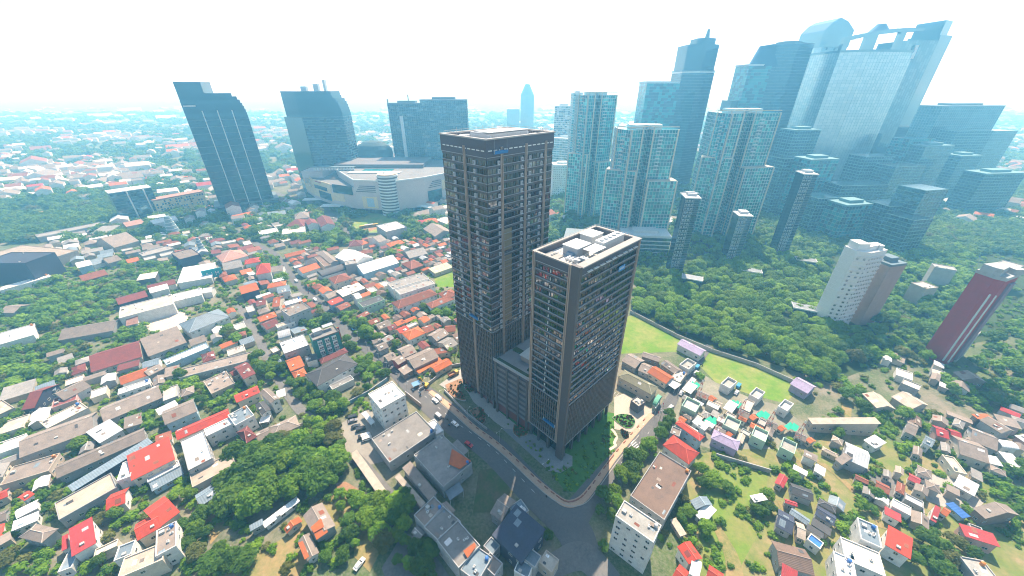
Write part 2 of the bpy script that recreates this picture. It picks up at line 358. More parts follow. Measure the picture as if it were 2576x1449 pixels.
# ------------------------------------------------------------------ houses
_wm = MB()
for a, b_, c, d in ((-.5, -.42, 0, 1), (.42, .5, 0, 1), (-.42, .42, 0, .08), (-.42, .42, .92, 1), (-.03, .03, .08, .92)): _wm.bx(a, b_, -.10, 0, c, d, 0)
_wm.poly([(-.42, -.04, .08), (.42, -.04, .08), (.42, -.04, .92), (-.42, -.04, .92)], 1)
WIN_ME = _wm.mesh('window', [FRAME, GL_DARK])
_ac = MB(); _ac.bx(-.45, .45, -.3, .3, 0, .75, 0); _ac.cyl((0, 0), .24, .75, .8, 8, 1)
AC_ME = _ac.mesh('cooling_unit', [plain('unit_white', (.62, .62, .60)), plain('unit_dark', (.1, .1, .1))])
_tk = MB(); _tk.cyl((0, 0), .62, 0, 1.3, 10, 0); _tk.cyl((0, 0), .62, 1.3, 1.55, 10, 0, r2=.2)
TANK_ME = {k: _tk.mesh('water_tank', plain('tank_' + k, c, .4)) for k, c in (('blue', (.05, .16, .45)), ('orange', (.55, .20, .05)), ('steel', (.5, .5, .5)))}
_pp = MB(); _pp.bx(-.7, .7, -.6, .6, 0, .9, 0)
VENT_ME = _pp.mesh('roof_hatch', plain('hatch_grey', (.4, .4, .38)))
def facing(cx, cy, nx, ny): return (-cx * nx - cy * ny) > 0
def add_windows(t, cx, cy, ang, l, w, eave, storeys, rr, step=3.2, size=(1.3, 1.2)):
    ca, sa = math.cos(ang), math.sin(ang)
    for (nx, ny, half, along) in ((0, -1, w / 2, l), (0, 1, w / 2, l), (-1, 0, l / 2, w), (1, 0, l / 2, w)):
        wx, wy = ca * nx - sa * ny, sa * nx + ca * ny
        if not facing(cx + wx * half, cy + wy * half, wx, wy): continue
        k = max(1, int(along / step))
        for s in range(storeys):
            zz = s * (eave / storeys) + eave / storeys * .36
            for i in range(k):
                if rr.random() < .22: continue
                p = (i + .5) / k * along - along / 2
                x, y = (p, ny * half) if ny else (nx * half, p)
                link('window', WIN_ME, t, (x, y, zz), rz={(0, -1): 0, (0, 1): math.pi, (-1, 0): -math.pi / 2, (1, 0): math.pi / 2}[(nx, ny)], scale=(size[0] * rr.uniform(.8, 1.3), 1, size[1] * rr.uniform(.85, 1.15)))
def slab(mb, pts, t, m=0):
    """a sloping roof sheet of thickness t (top face keeps pts order)"""
    n = (Vector(pts[1]) - Vector(pts[0])).cross(Vector(pts[2]) - Vector(pts[0])).normalized()
    if n.z < 0: pts = pts[::-1]; n = -n
    lo = [Vector(p) - Vector((0, 0, t)) for p in pts]
    mb.poly(pts, m); mb.poly([tuple(p) for p in lo[::-1]], m)
    for i in range(len(pts)):
        j = (i + 1) % len(pts); mb.poly([tuple(lo[i]), tuple(lo[j]), pts[j], pts[i]], m)
def house(name, label, cat, cx, cy, ang, l, w, eave, kind, roof, wall, group=None, rr=rnd, detail=2, storeys=None, slope=None, extras=True):
    t = thing(name, label, cat, (cx, cy, 0), ang, group)
    flat = kind in 'fo'; ov = 0 if flat else .45
    storeys = storeys or max(1, int(eave / 3.1))
    hl, hw = l / 2, w / 2; il, iw = max(.8, hl - ov), max(.8, hw - ov)
    sl = slope or {'g': .42, 'h': .48, 's': .12, 'b': .3}.get(kind, .3)
    rise = sl * hw
    wm, rm = wallmat(wall), roofmat(roof, flat)
    if kind == 'c':                                             # open canopy on posts
        m = MB(); slab(m, [(-hl, -hw, eave), (hl, -hw, eave), (hl, hw, eave + .12 * w), (-hl, hw, eave + .12 * w)], .18); m.build('roof', rm, t)
        for sx in (-1, 1):
            for sy in (-1, 1):
                q = MB(); q.tube((sx * (hl - .3), sy * (hw - .3), 0), (sx * (hl - .3), sy * (hw - .3), eave), .1, 6); q.build('post', FRAME, t)
        return t
    m = MB()
    if flat:
        m.bx(-hl, hl, -hw, hw, 0, eave - .02); m.build('wall', wm, t)
        r = MB(); r.bx(-hl + .02, hl - .02, -hw + .02, hw - .02, eave - .02, eave + .08); ro = r.build('roof', rm, t)
        ph = .55 if kind == 'f' else 1.5; pt = .22
        q = MB(); q.bx(-hl - .05, hl + .05, -hw - .05, -hw + pt, eave - .25, eave + ph); q.bx(-hl - .05, hl + .05, hw - pt, hw + .05, eave - .25, eave + ph)
        q.bx(-hl - .05, -hl + pt, -hw + pt, hw - pt, eave - .25, eave + ph); q.bx(hl - pt, hl + .05, -hw + pt, hw - pt, eave - .25, eave + ph); q.build('parapet', wm, t)
    else:
        m.bx(-il, il, -iw, iw, 0, eave - .05)
        if kind == 'g':
            for s in (-1, 1):
                a = [(s * il, -iw, eave - .05), (s * il, iw, eave - .05), (s * il, 0, eave - .05 + sl * iw)]
                m.poly(a if s > 0 else a[::-1])
        elif kind == 's':
            for y, z0 in ((iw, eave + 2 * rise - .3),): m.poly([(il, y, eave - .05), (-il, y, eave - .05), (-il, y, z0), (il, y, z0)])
            m.poly([(il, -iw, eave - .05), (il, iw, eave - .05), (il, iw, eave + 2 * rise - .3)]); m.poly([(-il, iw, eave - .05), (-il, -iw, eave - .05), (-il, iw, eave + 2 * rise - .3)])
        m.build('wall', wm, t)
        r = MB(); T = .16; z0 = eave - .02
        if kind == 'g':
            slab(r, [(-hl, -hw, z0), (hl, -hw, z0), (hl, 0, z0 + rise), (-hl, 0, z0 + rise)], T); slab(r, [(hl, hw, z0), (-hl, hw, z0), (-hl, 0, z0 + rise), (hl, 0, z0 + rise)], T)
        elif kind == 'h':
            k = max(.3, hl - hw * .95) if hl > hw else .3
            for pts in ([(-hl, -hw, z0), (hl, -hw, z0), (k, 0, z0 + rise), (-k, 0, z0 + rise)], [(hl, hw, z0), (-hl, hw, z0), (-k, 0, z0 + rise), (k, 0, z0 + rise)],
                        [(hl, -hw, z0), (hl, hw, z0), (k, 0, z0 + rise)], [(-hl, hw, z0), (-hl, -hw, z0), (-k, 0, z0 + rise)]): slab(r, pts, T)
        elif kind == 's':
            slab(r, [(-hl, -hw, z0), (hl, -hw, z0), (hl, hw, z0 + 2 * rise), (-hl, hw, z0 + 2 * rise)], T)
        elif kind == 'b':
            ns = 8; pr = [(-hw * math.cos(math.pi * i / ns), z0 + rise * 1.6 * math.sin(math.pi * i / ns)) for i in range(ns + 1)]
            for i in range(ns): r.poly([(-hl, pr[i][0], pr[i][1]), (hl, pr[i][0], pr[i][1]), (hl, pr[i + 1][0], pr[i + 1][1]), (-hl, pr[i + 1][0], pr[i + 1][1])])
            for s in (-1, 1):
                a = [(s * hl * .99, y, z) for y, z in pr]; r.poly(a if s < 0 else a[::-1])
        ro = r.build('roof', rm, t)
        if kind in 'gh' and detail > 0 and roof not in ('white', 'silver'):
            k = hl if kind == 'g' else (max(.3, hl - hw * .95) if hl > hw else .3); q = MB()
            cap = lambda a, b: q.tube(a, b, .17, 5)
            cap((-k, 0, z0 + rise), (k, 0, z0 + rise))
            if kind == 'h':
                for sx in (-1, 1):
                    for sy in (-1, 1): cap((sx * k, 0, z0 + rise), (sx * hl, sy * hw, z0))
            q.build('ridge', stained('ridge_' + roof, tuple(min(1, c * 1.5 + .07) for c in RC[roof]), .3), ro)
    if detail > 1 and wall != 'dark':
        add_windows(t, cx, cy, ang, 2 * (il if not flat else hl), 2 * (iw if not flat else hw), eave, storeys, rr)
    if detail > 1 and kind in 'ghsf' and l > 4.5 and w > 4.5:      # mended sheets and skylights laid on the roof
        for k in range(rr.randint(1, 2 + int(l * w / 60)) if kind != 'h' else rr.randint(0, 2)):
            pl, pw = rr.uniform(.7, 2.2), rr.uniform(.6, min(2.6, w * .3)); q = MB()
            if kind == 'f':
                x0, y0 = rr.uniform(-hl + .5, hl - .5 - pl), rr.uniform(-hw + .5, hw - .5 - pw); zz = eave + .10; pts = [(x0, y0, zz), (x0 + pl, y0, zz), (x0 + pl, y0 + pw, zz), (x0, y0 + pw, zz)]; th = .03
            else:
                m_ = (rise / hw) if kind in 'gh' else rise / hw; sp = hw if kind in 'gh' else w
                lim = hl - .3 - (hw * .6 if kind == 'h' else 0); 
                if lim * 2 < pl + .4: continue
                x0 = rr.uniform(-lim, lim - pl); v0 = rr.uniform(.3, max(.35, sp - pw - .4)); sg = rr.choice((-1, 1)) if kind != 's' else -1
                f_ = lambda x, v: (x * -sg, sg * (hw - v), eave - .02 + m_ * v + .05)
                pts = [f_(x0, v0), f_(x0 + pl, v0), f_(x0 + pl, v0 + pw), f_(x0, v0 + pw)]; th = .05
            slab(q, pts, th); q.build('roof_sheet', roofmat(rr.choice(('rust', 'maroon', 'rust', 'silver') if roof in ('red', 'crimson', 'orange') else ('bluegrey', 'dark', 'bluegrey') if roof in ('navy', 'dark') else ('silver', 'white', 'rust', 'taupe', 'dark', 'bluegrey', 'cream'))), ro)
    if extras and flat and detail > 0 and l > 5 and w > 5 and roof not in ('tan',):
        for k in range(rr.randint(1, 3)): link('cooling_unit', AC_ME, t, (rr.uniform(-hl + 1.2, hl - 1.2), rr.uniform(-hw + 1.2, hw - 1.2), eave + .08), rz=rr.choice((0, 1.57)))
        if rr.random() < .6:
            link('water_tank', TANK_ME[rr.choice(('blue', 'orange', 'steel'))], t, (hl - 1.3, hw - 1.4, eave + .08))
        if rr.random() < .5: link('roof_hatch', VENT_ME, ro, (-hl + 1.6, rr.uniform(-hw + 1.5, hw - 1.5), eave + .08))
    elif extras and detail > 1 and rr.random() < .35:
        yy = -hw * .55; link('roof_hatch', VENT_ME, ro, (rr.uniform(-hl * .4, hl * .4), yy, eave + rise * .35), scale=(.8, .8, .6))
    return t
NAMES = dict(H=('house', 'house'), B=('building', 'building'), S=('shed', 'shed'), C=('canopy', 'canopy'), W=('warehouse', 'warehouse'), V=('villa', 'villa'), A=('apartment_block', 'apartment block'), K=('school_building', 'school building'), O=('shop_house', 'shop house'), R=('ruined_house', 'ruined house'))
USED = {}
def rect3(fr, ax, ay, bx, by, cx, cy, z):
    a, b, c = PF(fr, ax, ay, z), PF(fr, bx, by, z), PF(fr, cx, cy, z)
    e = (b - a); l = e.length; e = e / l; n = Vector((-e.y, e.x, 0)); w = (c - a).dot(n); o = a + e * l / 2 + n * w / 2
    return o.x, o.y, math.atan2(e.y, e.x) + (0 if w > 0 else math.pi), l, abs(w)
def rows(txt, group=None, detail=2):
    for i, ln in enumerate(txt.strip().split('\n')):
        spec, label = ln.split('|'); t = spec.split(); fr = t[0]; q = [float(x) for x in t[1:7]]; eave = float(t[7]); kind, nm, roof, wall = t[8], t[9], t[10], t[11]
        rr = random.Random(hash(label.strip()) % 1 + len(USED) * 13 + 5)
        cx, cy, ang, l, w = rect3(fr, *q, eave); eave += rr.uniform(-.15, .15)
        label = label.strip()
        USED[label] = USED.get(label, 0) + 1
        occupy(rectpts(cx, cy, l + 1.5, w + 1.5, ang), 4)
        far = math.hypot(cx, cy)
        house(NAMES[nm][0], label, NAMES[nm][1], cx, cy, ang, l, w, eave, kind, roof, wall, group, rr, detail=2 if far < 330 else 1)

# each row: frame of the photograph, three eaves corners, eaves height, roof form, sort, roof and wall colour | label
rows("""
A0 915 730 1430 570 1360 420 4 g S maroon cream|long maroon tin roof shed left of the wide slate grey roof
A0 1490 570 1880 425 1890 260 5 s S taupe grey|wide slate grey sheet roof beside the long maroon shed
A0 1900 330 2310 165 2230 75 7 h H bluegrey white|white two storey house with blue grey hip roof below the pale courtyard
A0 1680 660 2110 480 2085 430 4.5 f B white blue|long white flat roofed block with pale blue side wall
A0 1800 790 2550 600 2500 530 4 f B taupe grey|long dark grey roof terrace below the long white block
A0 2450 800 2575 740 2505 610 7 g H maroon cream|maroon gable house at the street end of the grey terrace
A0 2350 770 2435 725 2400 680 5 g H maroon cream|small maroon annexe joined to the maroon gable house
A0 2130 950 2365 840 2300 710 4 f B taupe tan|brown flat roof with square slabs below the maroon gable house
A0 1215 855 1495 755 1480 675 5 g H orange white|bright orange roof house with white lower wall, left of a long grey roof
A0 1500 765 1650 690 1640 620 5 g H taupe grey|grey gable house joined to the right of the bright orange roof
A0 1190 960 1510 850 1505 800 3.2 f B white white|low white building in front of the bright orange roof
A0 1040 1230 1640 980 1600 850 4 g S taupe grey|very long taupe gable roof running through the middle of the left rows
A0 480 1300 890 1090 850 1010 4.5 f B cream cream|long cream flat roofed hall with rounded roof marks
A0 1660 1260 1985 1120 1930 1000 6 g H taupe blue|house with wide taupe gable roof and blue grey side wall
A0 1600 1160 1800 1060 1785 1005 4 c C white white|pale blue flat canopy behind the taupe gable house
A0 190 1590 940 1310 770 1190 5 g S taupe grey|largest plain taupe roof at the left, beside a round tree
A0 1000 1440 1240 1300 1170 1185 5 s S silver white|light silver sheet roof between the two big taupe roofs
B0 570 470 1470 70 1390 -20 4.5 g S taupe grey|long worn taupe roof with pale patches
A0 1780 1410 2320 1175 2280 1095 6 g S red cream|long bright red gable roof behind the white terrace houses
A0 2380 1035 2620 930 2590 860 6 g S red cream|upper end of the long red roof row near the gabled white house
B0 1900 395 2140 270 2035 0 7.5 f B white grey|big pale grey white flat roof beside the red sheet roof
A0 2080 1380 2400 1225 2360 1165 7 f H white white|white terrace house with a plain white roof behind the red row
A0 2370 1270 2560 1165 2505 1055 8 f H bluegrey white|white terrace house with four grey roof lights and white beams
A0 2480 1440 2590 1370 2510 1250 7 h H maroon white|white house with small maroon hip roof at the end of the terrace
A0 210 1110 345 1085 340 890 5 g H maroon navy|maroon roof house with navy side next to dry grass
A0 360 980 565 905 530 830 4.5 s S bluegrey grey|blue grey sheet roof next to the maroon roof with navy side
A0 640 1010 920 870 850 790 5 g H taupe white|mauve grey house with a long silver skylight
A0 520 1095 770 1010 755 930 4 f B maroon pink|low maroon pink building below the mauve grey house
A0 -60 1190 150 1090 150 955 4 f B tan tan|tan roof at the left edge beside the maroon roof
A0 -60 470 340 355 190 285 5 f B white white|white cluster building at the left edge among trees
A0 -20 130 140 130 165 45 5 g H taupe grey|brown gable house alone at the left edge above the white cluster
A0 580 410 1140 310 1080 215 4 g S taupe grey|long ribbed grey roof between tree belts at the left
A0 1200 190 1745 45 1680 -40 8 f B cream white|broad cream white flat roofed block around the pale courtyard
A0 1265 262 1385 235 1360 155 4 g H pink white|small brick pink roof at the corner of the pale courtyard
M0 400 690 780 570 600 415 9 f B tan tan|wide tan flat roofed hall near the far left road
M0 380 440 1080 300 1070 272 6 f B grey grey|very long low grey block along the edge of the meadow
M0 900 400 1090 390 1060 340 5 s S grey grey|grey sheet roof below the dark slab office block
M0 1150 540 1400 470 1360 385 5 g H taupe tan|tan gable roof with dark front near the silver cone
M0 1270 330 1460 290 1440 260 5 g H pink tan|dusty pink roof below the dark slab office block
M0 1440 630 1750 550 1735 510 5 f B grey grey|grey ribbed flat roof left of the navy box building
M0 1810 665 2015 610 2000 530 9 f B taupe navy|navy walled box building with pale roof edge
M0 780 745 930 710 880 675 7 g H white blue|white roofed house with pale blue wall among low grey roofs
M0 830 880 1090 810 1060 765 4 g S rust brown|long rust orange roof above the tree belt
M0 1290 700 1410 670 1390 640 4 g H orange white|small orange roof house above the tree belt
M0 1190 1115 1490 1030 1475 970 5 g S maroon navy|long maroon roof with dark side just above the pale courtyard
M0 2240 690 2500 620 2420 560 5 h H pink white|pink brown hip roof house behind the street trees
M0 2460 710 2620 680 2576 645 5 h H red white|red orange hip roof beside the pink brown hip roof
M0 2250 770 2440 730 2390 670 5 g H grey grey|grey gable house below the pink brown hip roof
M0 1490 970 1770 900 1740 860 5 g S maroon white|narrow maroon roof with white edge beside white sheds
M0 1780 900 2130 840 2060 740 6 s W white white|large white shed roof left of the teal billboard
M0 1510 1000 1700 950 1660 920 5 s S white white|small white shed below the narrow maroon roof
M0 1740 1090 2030 1020 2000 955 6 f B white white|white flat roofed shop at the top of the courtyard
M0 2030 1000 2130 985 2110 940 5 g H white white|little white gable house right of the white flat shop
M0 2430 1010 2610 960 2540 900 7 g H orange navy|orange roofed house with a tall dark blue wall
M0 0 975 520 830 500 805 5 f B white white|long low white building curving along the left edge
M0 1430 190 1560 160 1520 110 5 g H pink white|pink roofed low house right of the dark slab block
M0 930 720 1070 680 1040 640 4 g H bluegrey white|blue grey roof beside the white roofed house
M0 1090 700 1230 660 1200 620 5 g H taupe grey|taupe cottage roof in the grey far rows
M0 1370 870 1560 840 1540 800 5 s S cream dark|cream shed with dark front by the white sheds
M0 -220 700 250 700 300 590 20 f B navy navy|dark glass box building at the far left edge
""")
rows("""
M1 790 632 985 715 1200 645 8 g W white white|big white warehouse with a broad low gable roof
M1 1080 805 1440 690 1330 622 7 g W white blue|second white warehouse with pale blue wall, in front of the big one
M1 625 600 745 700 815 660 6 g W taupe grey|taupe shed roof against the left side of the big white warehouse
M1 590 640 690 735 745 705 5 f B brown tan|brown flat strip roof next to the taupe shed
M1 900 720 1015 700 955 670 12 f B grey grey|grey block with red water tanks below the big white warehouse
M1 670 840 905 765 840 725 6 b W dark white|dark curved roof hall below the taupe shed
M1 790 905 965 850 885 800 7 h V rust cream|cream villa with rust brown hip roof left of the white warehouses
M1 1210 322 1310 385 1485 318 11 f A white grey|grey apartment box dotted with small windows beside the mall lawn
M1 1240 490 1320 460 1240 410 7 g H taupe white|white house with taupe gable roof beside the grey apartment box
M1 605 250 655 335 790 297 8 g K maroon white|white gabled school hall with a steep maroon roof by the mall road
M1 490 270 520 315 610 275 9 g K maroon white|white balcony wing with maroon roof beside the gabled school hall
M1 290 330 480 325 450 265 6 h H maroon cream|faded maroon hip roof house left of the school hall
M1 260 410 490 380 440 335 6 f H cream white|white villa with cream flat roof in front of the faded maroon roof
M1 40 415 230 380 190 345 5 f H white white|low white building left of the cream roofed villa
M1 390 255 540 235 480 195 7 h H taupe grey|taupe hip roof house above the faded maroon roof
M1 100 225 290 205 250 180 5 s S bluegrey grey|blue grey sheds below the glass tower
M1 300 640 505 590 480 563 4 g H orange cream|long orange roof house above the kampung sheds
M1 470 800 650 740 610 690 5 g H orange white|orange roof cluster house below the taupe strip
M1 490 715 630 690 560 655 4 h H dark grey|dark hip roof between two orange roofs
M1 1560 760 1690 715 1620 650 5 h H rust brown|broad rust brown hip roof right of the second white warehouse
M1 1545 650 1730 600 1680 535 4 g S grey grey|wide weathered grey roof above the rust brown hip roof
M1 1800 800 1985 735 1960 685 4 s S pale tan|long pale olive shed beside the green plot
M1 1380 960 1740 850 1640 805 9 f B grey white|grey roof block with white edges, upper of the pair
M1 1450 1018 1800 905 1740 862 9 f B grey white|grey roof block with white wall and pale parapet, lower of the pair
M1 1430 1155 1830 1008 1780 945 7 h K rust white|long rust tile school with white balcony floors
M1 1830 1000 1900 1060 2010 990 7 h K rust white|hip roofed rust tile wing at the tower end of the long school
M1 1770 1150 2000 1055 1970 1000 6 h K rust white|front wing of the rust tile school along the palm lined drive
M1 1080 1145 1295 1065 1240 1020 7 f B dark green|pale green two storey building with dark brown flat roof
M1 875 1035 1100 945 1030 905 6 s W cream grey|cream white sheet roof shed beside the long street
M1 730 1055 860 1000 820 960 5 g H taupe cream|taupe gable end house beside the cream sheet shed
M1 760 1120 885 1068 860 1032 6 s O red blue|small shop with red roof and blue wall on the long street
M1 1010 1060 1068 1040 1000 1000 8 g H white white|narrow white gabled house behind the green building
M1 850 1172 960 1122 905 1085 4 g H rust grey|rust brick roof below the red roofed shop
M1 1050 1260 1150 1205 1110 1175 4 g H rust brown|small rust roof at the start of the palm lined drive
M1 340 1235 545 1150 470 1080 12 f B taupe grey|tall grey box building with taupe roof deck on the left of the street
M1 300 1130 470 1080 430 1045 12 f B white grey|white roofed upper block behind the tall grey box building
M1 40 1290 215 1230 150 1195 5 h H orange cream|orange hip house left of the tall grey box building
M1 110 1370 245 1310 200 1245 4 g H maroon cream|faded red gable below the orange hip house
M1 160 1140 235 1130 185 1040 5 g H orange cream|steep narrow orange roof above the grey wall house
M1 0 815 150 785 60 712 9 h V red white|tall white villa with bright red hip roof at the street trees
M1 110 950 300 915 260 880 5 h H orange white|orange hip house with white dormer left of the street
M1 220 1005 350 975 300 920 7 g H bluegrey white|blue grey steep roof with white gable beside the orange hip house
M1 0 1130 100 1110 50 1065 5 g H maroon cream|dusty maroon roof at the left of the steep orange roof
M1 1450 1405 1545 1362 1490 1325 5 g H red cream|bright red gable in the kampung below the palm lined drive
M1 1540 1475 1710 1400 1620 1335 5 h H orange white|largest bright orange hip roof in the kampung beside the tall tower
M1 1690 1300 1755 1265 1690 1225 5 g H orange cream|small orange gable below the palm rows
M1 1710 1400 1800 1365 1750 1310 4 g H rust cream|rust orange roof right of the largest orange hip roof
M1 1240 1365 1370 1310 1320 1262 5 g H taupe cream|beige sheet roof house left of the bright red gable
M1 1340 1375 1420 1345 1380 1305 4 g H maroon cream|small dark red roof between the beige roof and the red gable
M1 1900 1390 2010 1380 1960 1320 4 g H rust cream|rust roof right against the tall tower foot
M1 1040 610 1180 590 1150 560 4 g H rust cream|rust roof behind the big white warehouse
M1 720 575 840 550 800 530 4 g S rust cream|rust shed roof left behind the big white warehouse
M1 930 530 1070 515 1010 470 6 h H maroon cream|dark magenta roof house by the road bend
M1 1060 515 1140 490 1120 455 4 h H orange cream|orange hut roof by the road bend
M1 1690 300 1850 285 1800 250 4 h H orange cream|orange roof cluster right of the grey apartment box
M1 1600 300 1690 295 1670 265 4 g H crimson cream|crimson roof right of the grey apartment box
M1 1800 260 1960 320 1990 260 5 f B cream white|pale white flat roofs beside the mall car park
M1 1680 350 1800 430 1960 370 6 g W taupe grey|taupe gabled workshop beside the tall tower
M1 1350 530 1500 490 1460 460 5 h H orange cream|orange hip roof in front of the grey apartment box
M1 130 790 270 770 240 720 5 g H taupe white|taupe house right of the tall white red roofed villa
""")
rows("""
A1 1820 418 1945 342 1855 280 5 g H taupe grey|grey gable house beside the tall tower foot
A1 1590 692 1842 572 1745 475 5 g W taupe grey|large weathered grey gable roof over the orange lean to
A1 1490 582 1620 522 1510 455 5 g H taupe grey|grey gable house touching the large weathered roof
A1 1640 738 1872 602 1848 562 3 s S orange cream|long orange lean to below the large weathered grey roof
A1 1810 732 1978 642 1910 588 4 g H orange cream|patched orange roof by the ramp garden
A1 1330 618 1420 572 1350 525 4 g H taupe grey|grey roadside house with flat taupe roof
A1 1430 655 1512 607 1440 560 5 g O taupe red|roadside shop with red mural wall and taupe roof
A1 1490 758 1588 702 1540 645 4 s S taupe brown|brown grey lean to roof at the road by the red mural
A1 1240 518 1340 475 1290 420 4 g H taupe grey|low taupe gable at the bend of the main road
A1 1180 442 1270 410 1220 385 4 g H taupe cream|tiny taupe house facing the main road under the big tree
A1 1300 432 1390 382 1340 345 4 g H grey cream|grey ridge roof behind the round kampung tree
A1 1930 502 2035 442 1960 355 5 g H grey cream|striped grey sheet roof next to the tall tower
A1 1800 550 1960 520 1900 480 4 s S rust cream|rusty sheet roof below the striped grey roof
A1 285 545 535 455 440 360 9 f H white grey|grey white modern house with white roof box
A1 230 400 355 365 285 310 7 b H silver white|white house with round vaulted roof
A1 220 285 390 222 362 195 7 f H tan white|tan roof terrace with planter boxes
A1 345 718 490 660 430 555 5 g H orange cream|orange gable house left of the dark hipped villa
A1 395 805 520 752 480 680 4 h H orange cream|lower orange hip roof at the corner of the dark hipped villa
A1 500 628 620 592 560 545 6 g H dark white|small dark gable with white front behind the orange gable
A1 660 642 930 522 890 480 5 h H maroon cream|long maroon hip roof between the green hotel and the dark hipped villa
A1 615 872 1028 645 940 520 7 h V dark white|large white villa with dark charcoal hip roof and pale ridge lines
A1 770 905 985 800 955 760 4 f V grey white|white balcony wing in front of the dark hipped villa
A1 1130 950 1255 1100 1505 965 15 f B white white|plain white office cube with sand coloured roof deck
A1 1060 1140 1155 1255 1200 1230 3 c C white white|small white carport beside the white office cube
A1 1165 1402 1345 1640 1815 1335 6 f W grey grey|largest pale grey flat warehouse roof by the road
A1 1725 1242 1815 1360 1890 1320 5 f C white white|bright white roof strip between warehouse and road
B1 1590 238 1885 560 2168 310 7 f W grey grey|pale grey warehouse roof with an orange corner
B1 1965 122 2080 240 2142 190 4 c C grey grey|small grey awning at the road corner of the warehouse
B1 1900 600 1950 690 2072 562 4 c C bluegrey grey|blue grey awning pointing at the vacant lot
B1 945 225 1315 760 1375 682 3 s S tan tan|long tan walkway roof along the alley trees
B1 1395 455 1660 760 1712 722 3.5 s S tan tan|short tan walkway roof with rounded end
B1 1470 360 1740 690 1828 622 5 s S taupe grey|taupe lean to roof behind the orange cornered warehouse
B1 1590 840 1700 960 1905 765 8 f B taupe grey|grey stepped block, uppermost piece, by the vacant lot
B1 1690 962 1870 1130 2080 920 8 f B grey grey|grey stepped block, middle piece, with roof shed
B1 1820 1092 2040 1372 2225 1112 9 f B grey grey|grey stepped block with an orange roof corner
B1 2060 1392 2230 1520 2400 1280 8 f B bluegrey grey|blue grey roof block at the bottom edge beside the stepped block
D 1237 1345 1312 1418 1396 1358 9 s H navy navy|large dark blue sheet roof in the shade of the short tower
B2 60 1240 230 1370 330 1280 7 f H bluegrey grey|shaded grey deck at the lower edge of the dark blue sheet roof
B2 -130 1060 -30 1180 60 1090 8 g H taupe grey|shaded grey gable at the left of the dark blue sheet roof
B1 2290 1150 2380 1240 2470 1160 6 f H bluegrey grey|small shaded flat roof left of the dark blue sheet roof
B1 1840 760 1930 860 2010 790 6 g H taupe tan|tan gable joined to the upper end of the grey stepped block
B1 1560 1010 1640 1090 1720 1020 5 g H grey grey|low grey lean house left of the grey stepped block
B1 2270 1330 2400 1450 2520 1360 7 f H taupe grey|grey stepped roof at the bottom edge beside the blue grey block
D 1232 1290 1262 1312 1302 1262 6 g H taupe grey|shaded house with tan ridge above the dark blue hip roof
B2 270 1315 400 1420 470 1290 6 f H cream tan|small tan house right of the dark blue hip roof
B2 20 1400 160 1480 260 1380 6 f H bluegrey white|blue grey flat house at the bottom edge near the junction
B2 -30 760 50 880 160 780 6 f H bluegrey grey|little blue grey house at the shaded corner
B1 470 842 600 1090 792 922 5 g H taupe grey|taupe roof cottage with orange roof patches
B1 275 972 310 1022 470 902 3 g H orange cream|little orange roof in the dry garden
B1 420 1092 510 1306 625 1190 4 g H taupe white|lower cottage with an orange roof strip
B1 90 962 442 692 410 652 3 s S white white|long white wrecked sheet roof in the dry garden
B1 -60 1000 75 925 50 880 4 s S bluegrey grey|blue grey sheet roof at the end of the white wrecked sheet
B0 1320 492 1762 272 1722 65 7 s S red cream|large flat bright red sheet roof
B0 1490 512 1812 342 1800 282 4 f S white white|white awning strip below the bright red sheet roof
B0 1180 502 1315 452 1308 292 7 f B white white|white flat roof at the left end of the bright red sheet
B0 730 602 1540 105 1500 62 5 s S bluegrey navy|very long blue grey roof strip with dark wall
B0 600 892 1182 562 1150 402 5 f B tan grey|long tan grey flat roof left of the white flat roof
B0 0 547 492 397 442 265 4 f B taupe tan|pale taupe roof strip at the left edge
B0 1060 792 1258 712 1180 600 5 g H red white|small red roof house below the long tan grey roof
B0 245 692 350 620 345 540 5 g H red white|little red gable at the left edge
B0 720 1257 967 1117 895 902 7 s H crimson white|crimson sheet roof, biggest in the bottom left corner
B0 620 1202 687 1167 640 1060 5 s S crimson white|small crimson lean to left of the biggest crimson roof
B0 590 1422 727 1372 650 1210 4 f B bluegrey white|blue grey deck below the biggest crimson roof
B0 1600 962 1812 802 1722 592 6 g H red cream|red tile roof, upper of the pair in the bottom left garden
B0 1380 1092 1622 952 1530 832 6 g H red cream|red tile roof, lower of the pair in the bottom left garden
B0 190 1062 420 1117 532 962 5 h H taupe grey|dark taupe hip roof at the bottom left
B0 1570 1262 1777 1152 1692 947 8 f B taupe white|taupe flat deck with white walls beside the red tile roofs
B0 1190 1482 1640 1292 1540 1162 7 f B tan cream|broad pinkish tan roof at the bottom edge
B0 1150 1302 1322 1232 1262 1132 7 f H bluegrey white|white box house with blue wells in the roof
B0 1940 562 2372 332 2302 222 5 f B tan tan|tan worn roofs right of the pale grey white flat roof
B0 2015 747 2252 592 2202 482 4 g S bluegrey white|blue grey greenhouse roof with white frame
B0 1530 602 1852 422 1802 352 3 s S bluegrey blue|blue shaded lean to under the white awning
B0 950 1260 1180 1150 1150 1100 4 f B cream cream|cream wall strip right of the biggest crimson roof
A1 30 932 150 1042 257 1002 8 g V taupe white|white gabled house with a glazed strip along its grey roof
A1 -10 1062 60 1157 142 1092 7 g H dark white|dark gable house with white front below the glazed strip house
A1 165 1397 442 1267 382 1167 4 h H taupe cream|taupe hip house with pale ridges beside the white sheet fence
A1 -10 1485 165 1402 112 1282 4 g H taupe cream|taupe roof joined to the lower left of the pale ridged hip house
A1 30 1240 130 1220 110 1170 4 c C white white|pale blue carport below the dark gable house
A1 210 990 300 960 270 905 4 c C white white|pale green carport right of the glazed strip house
""")
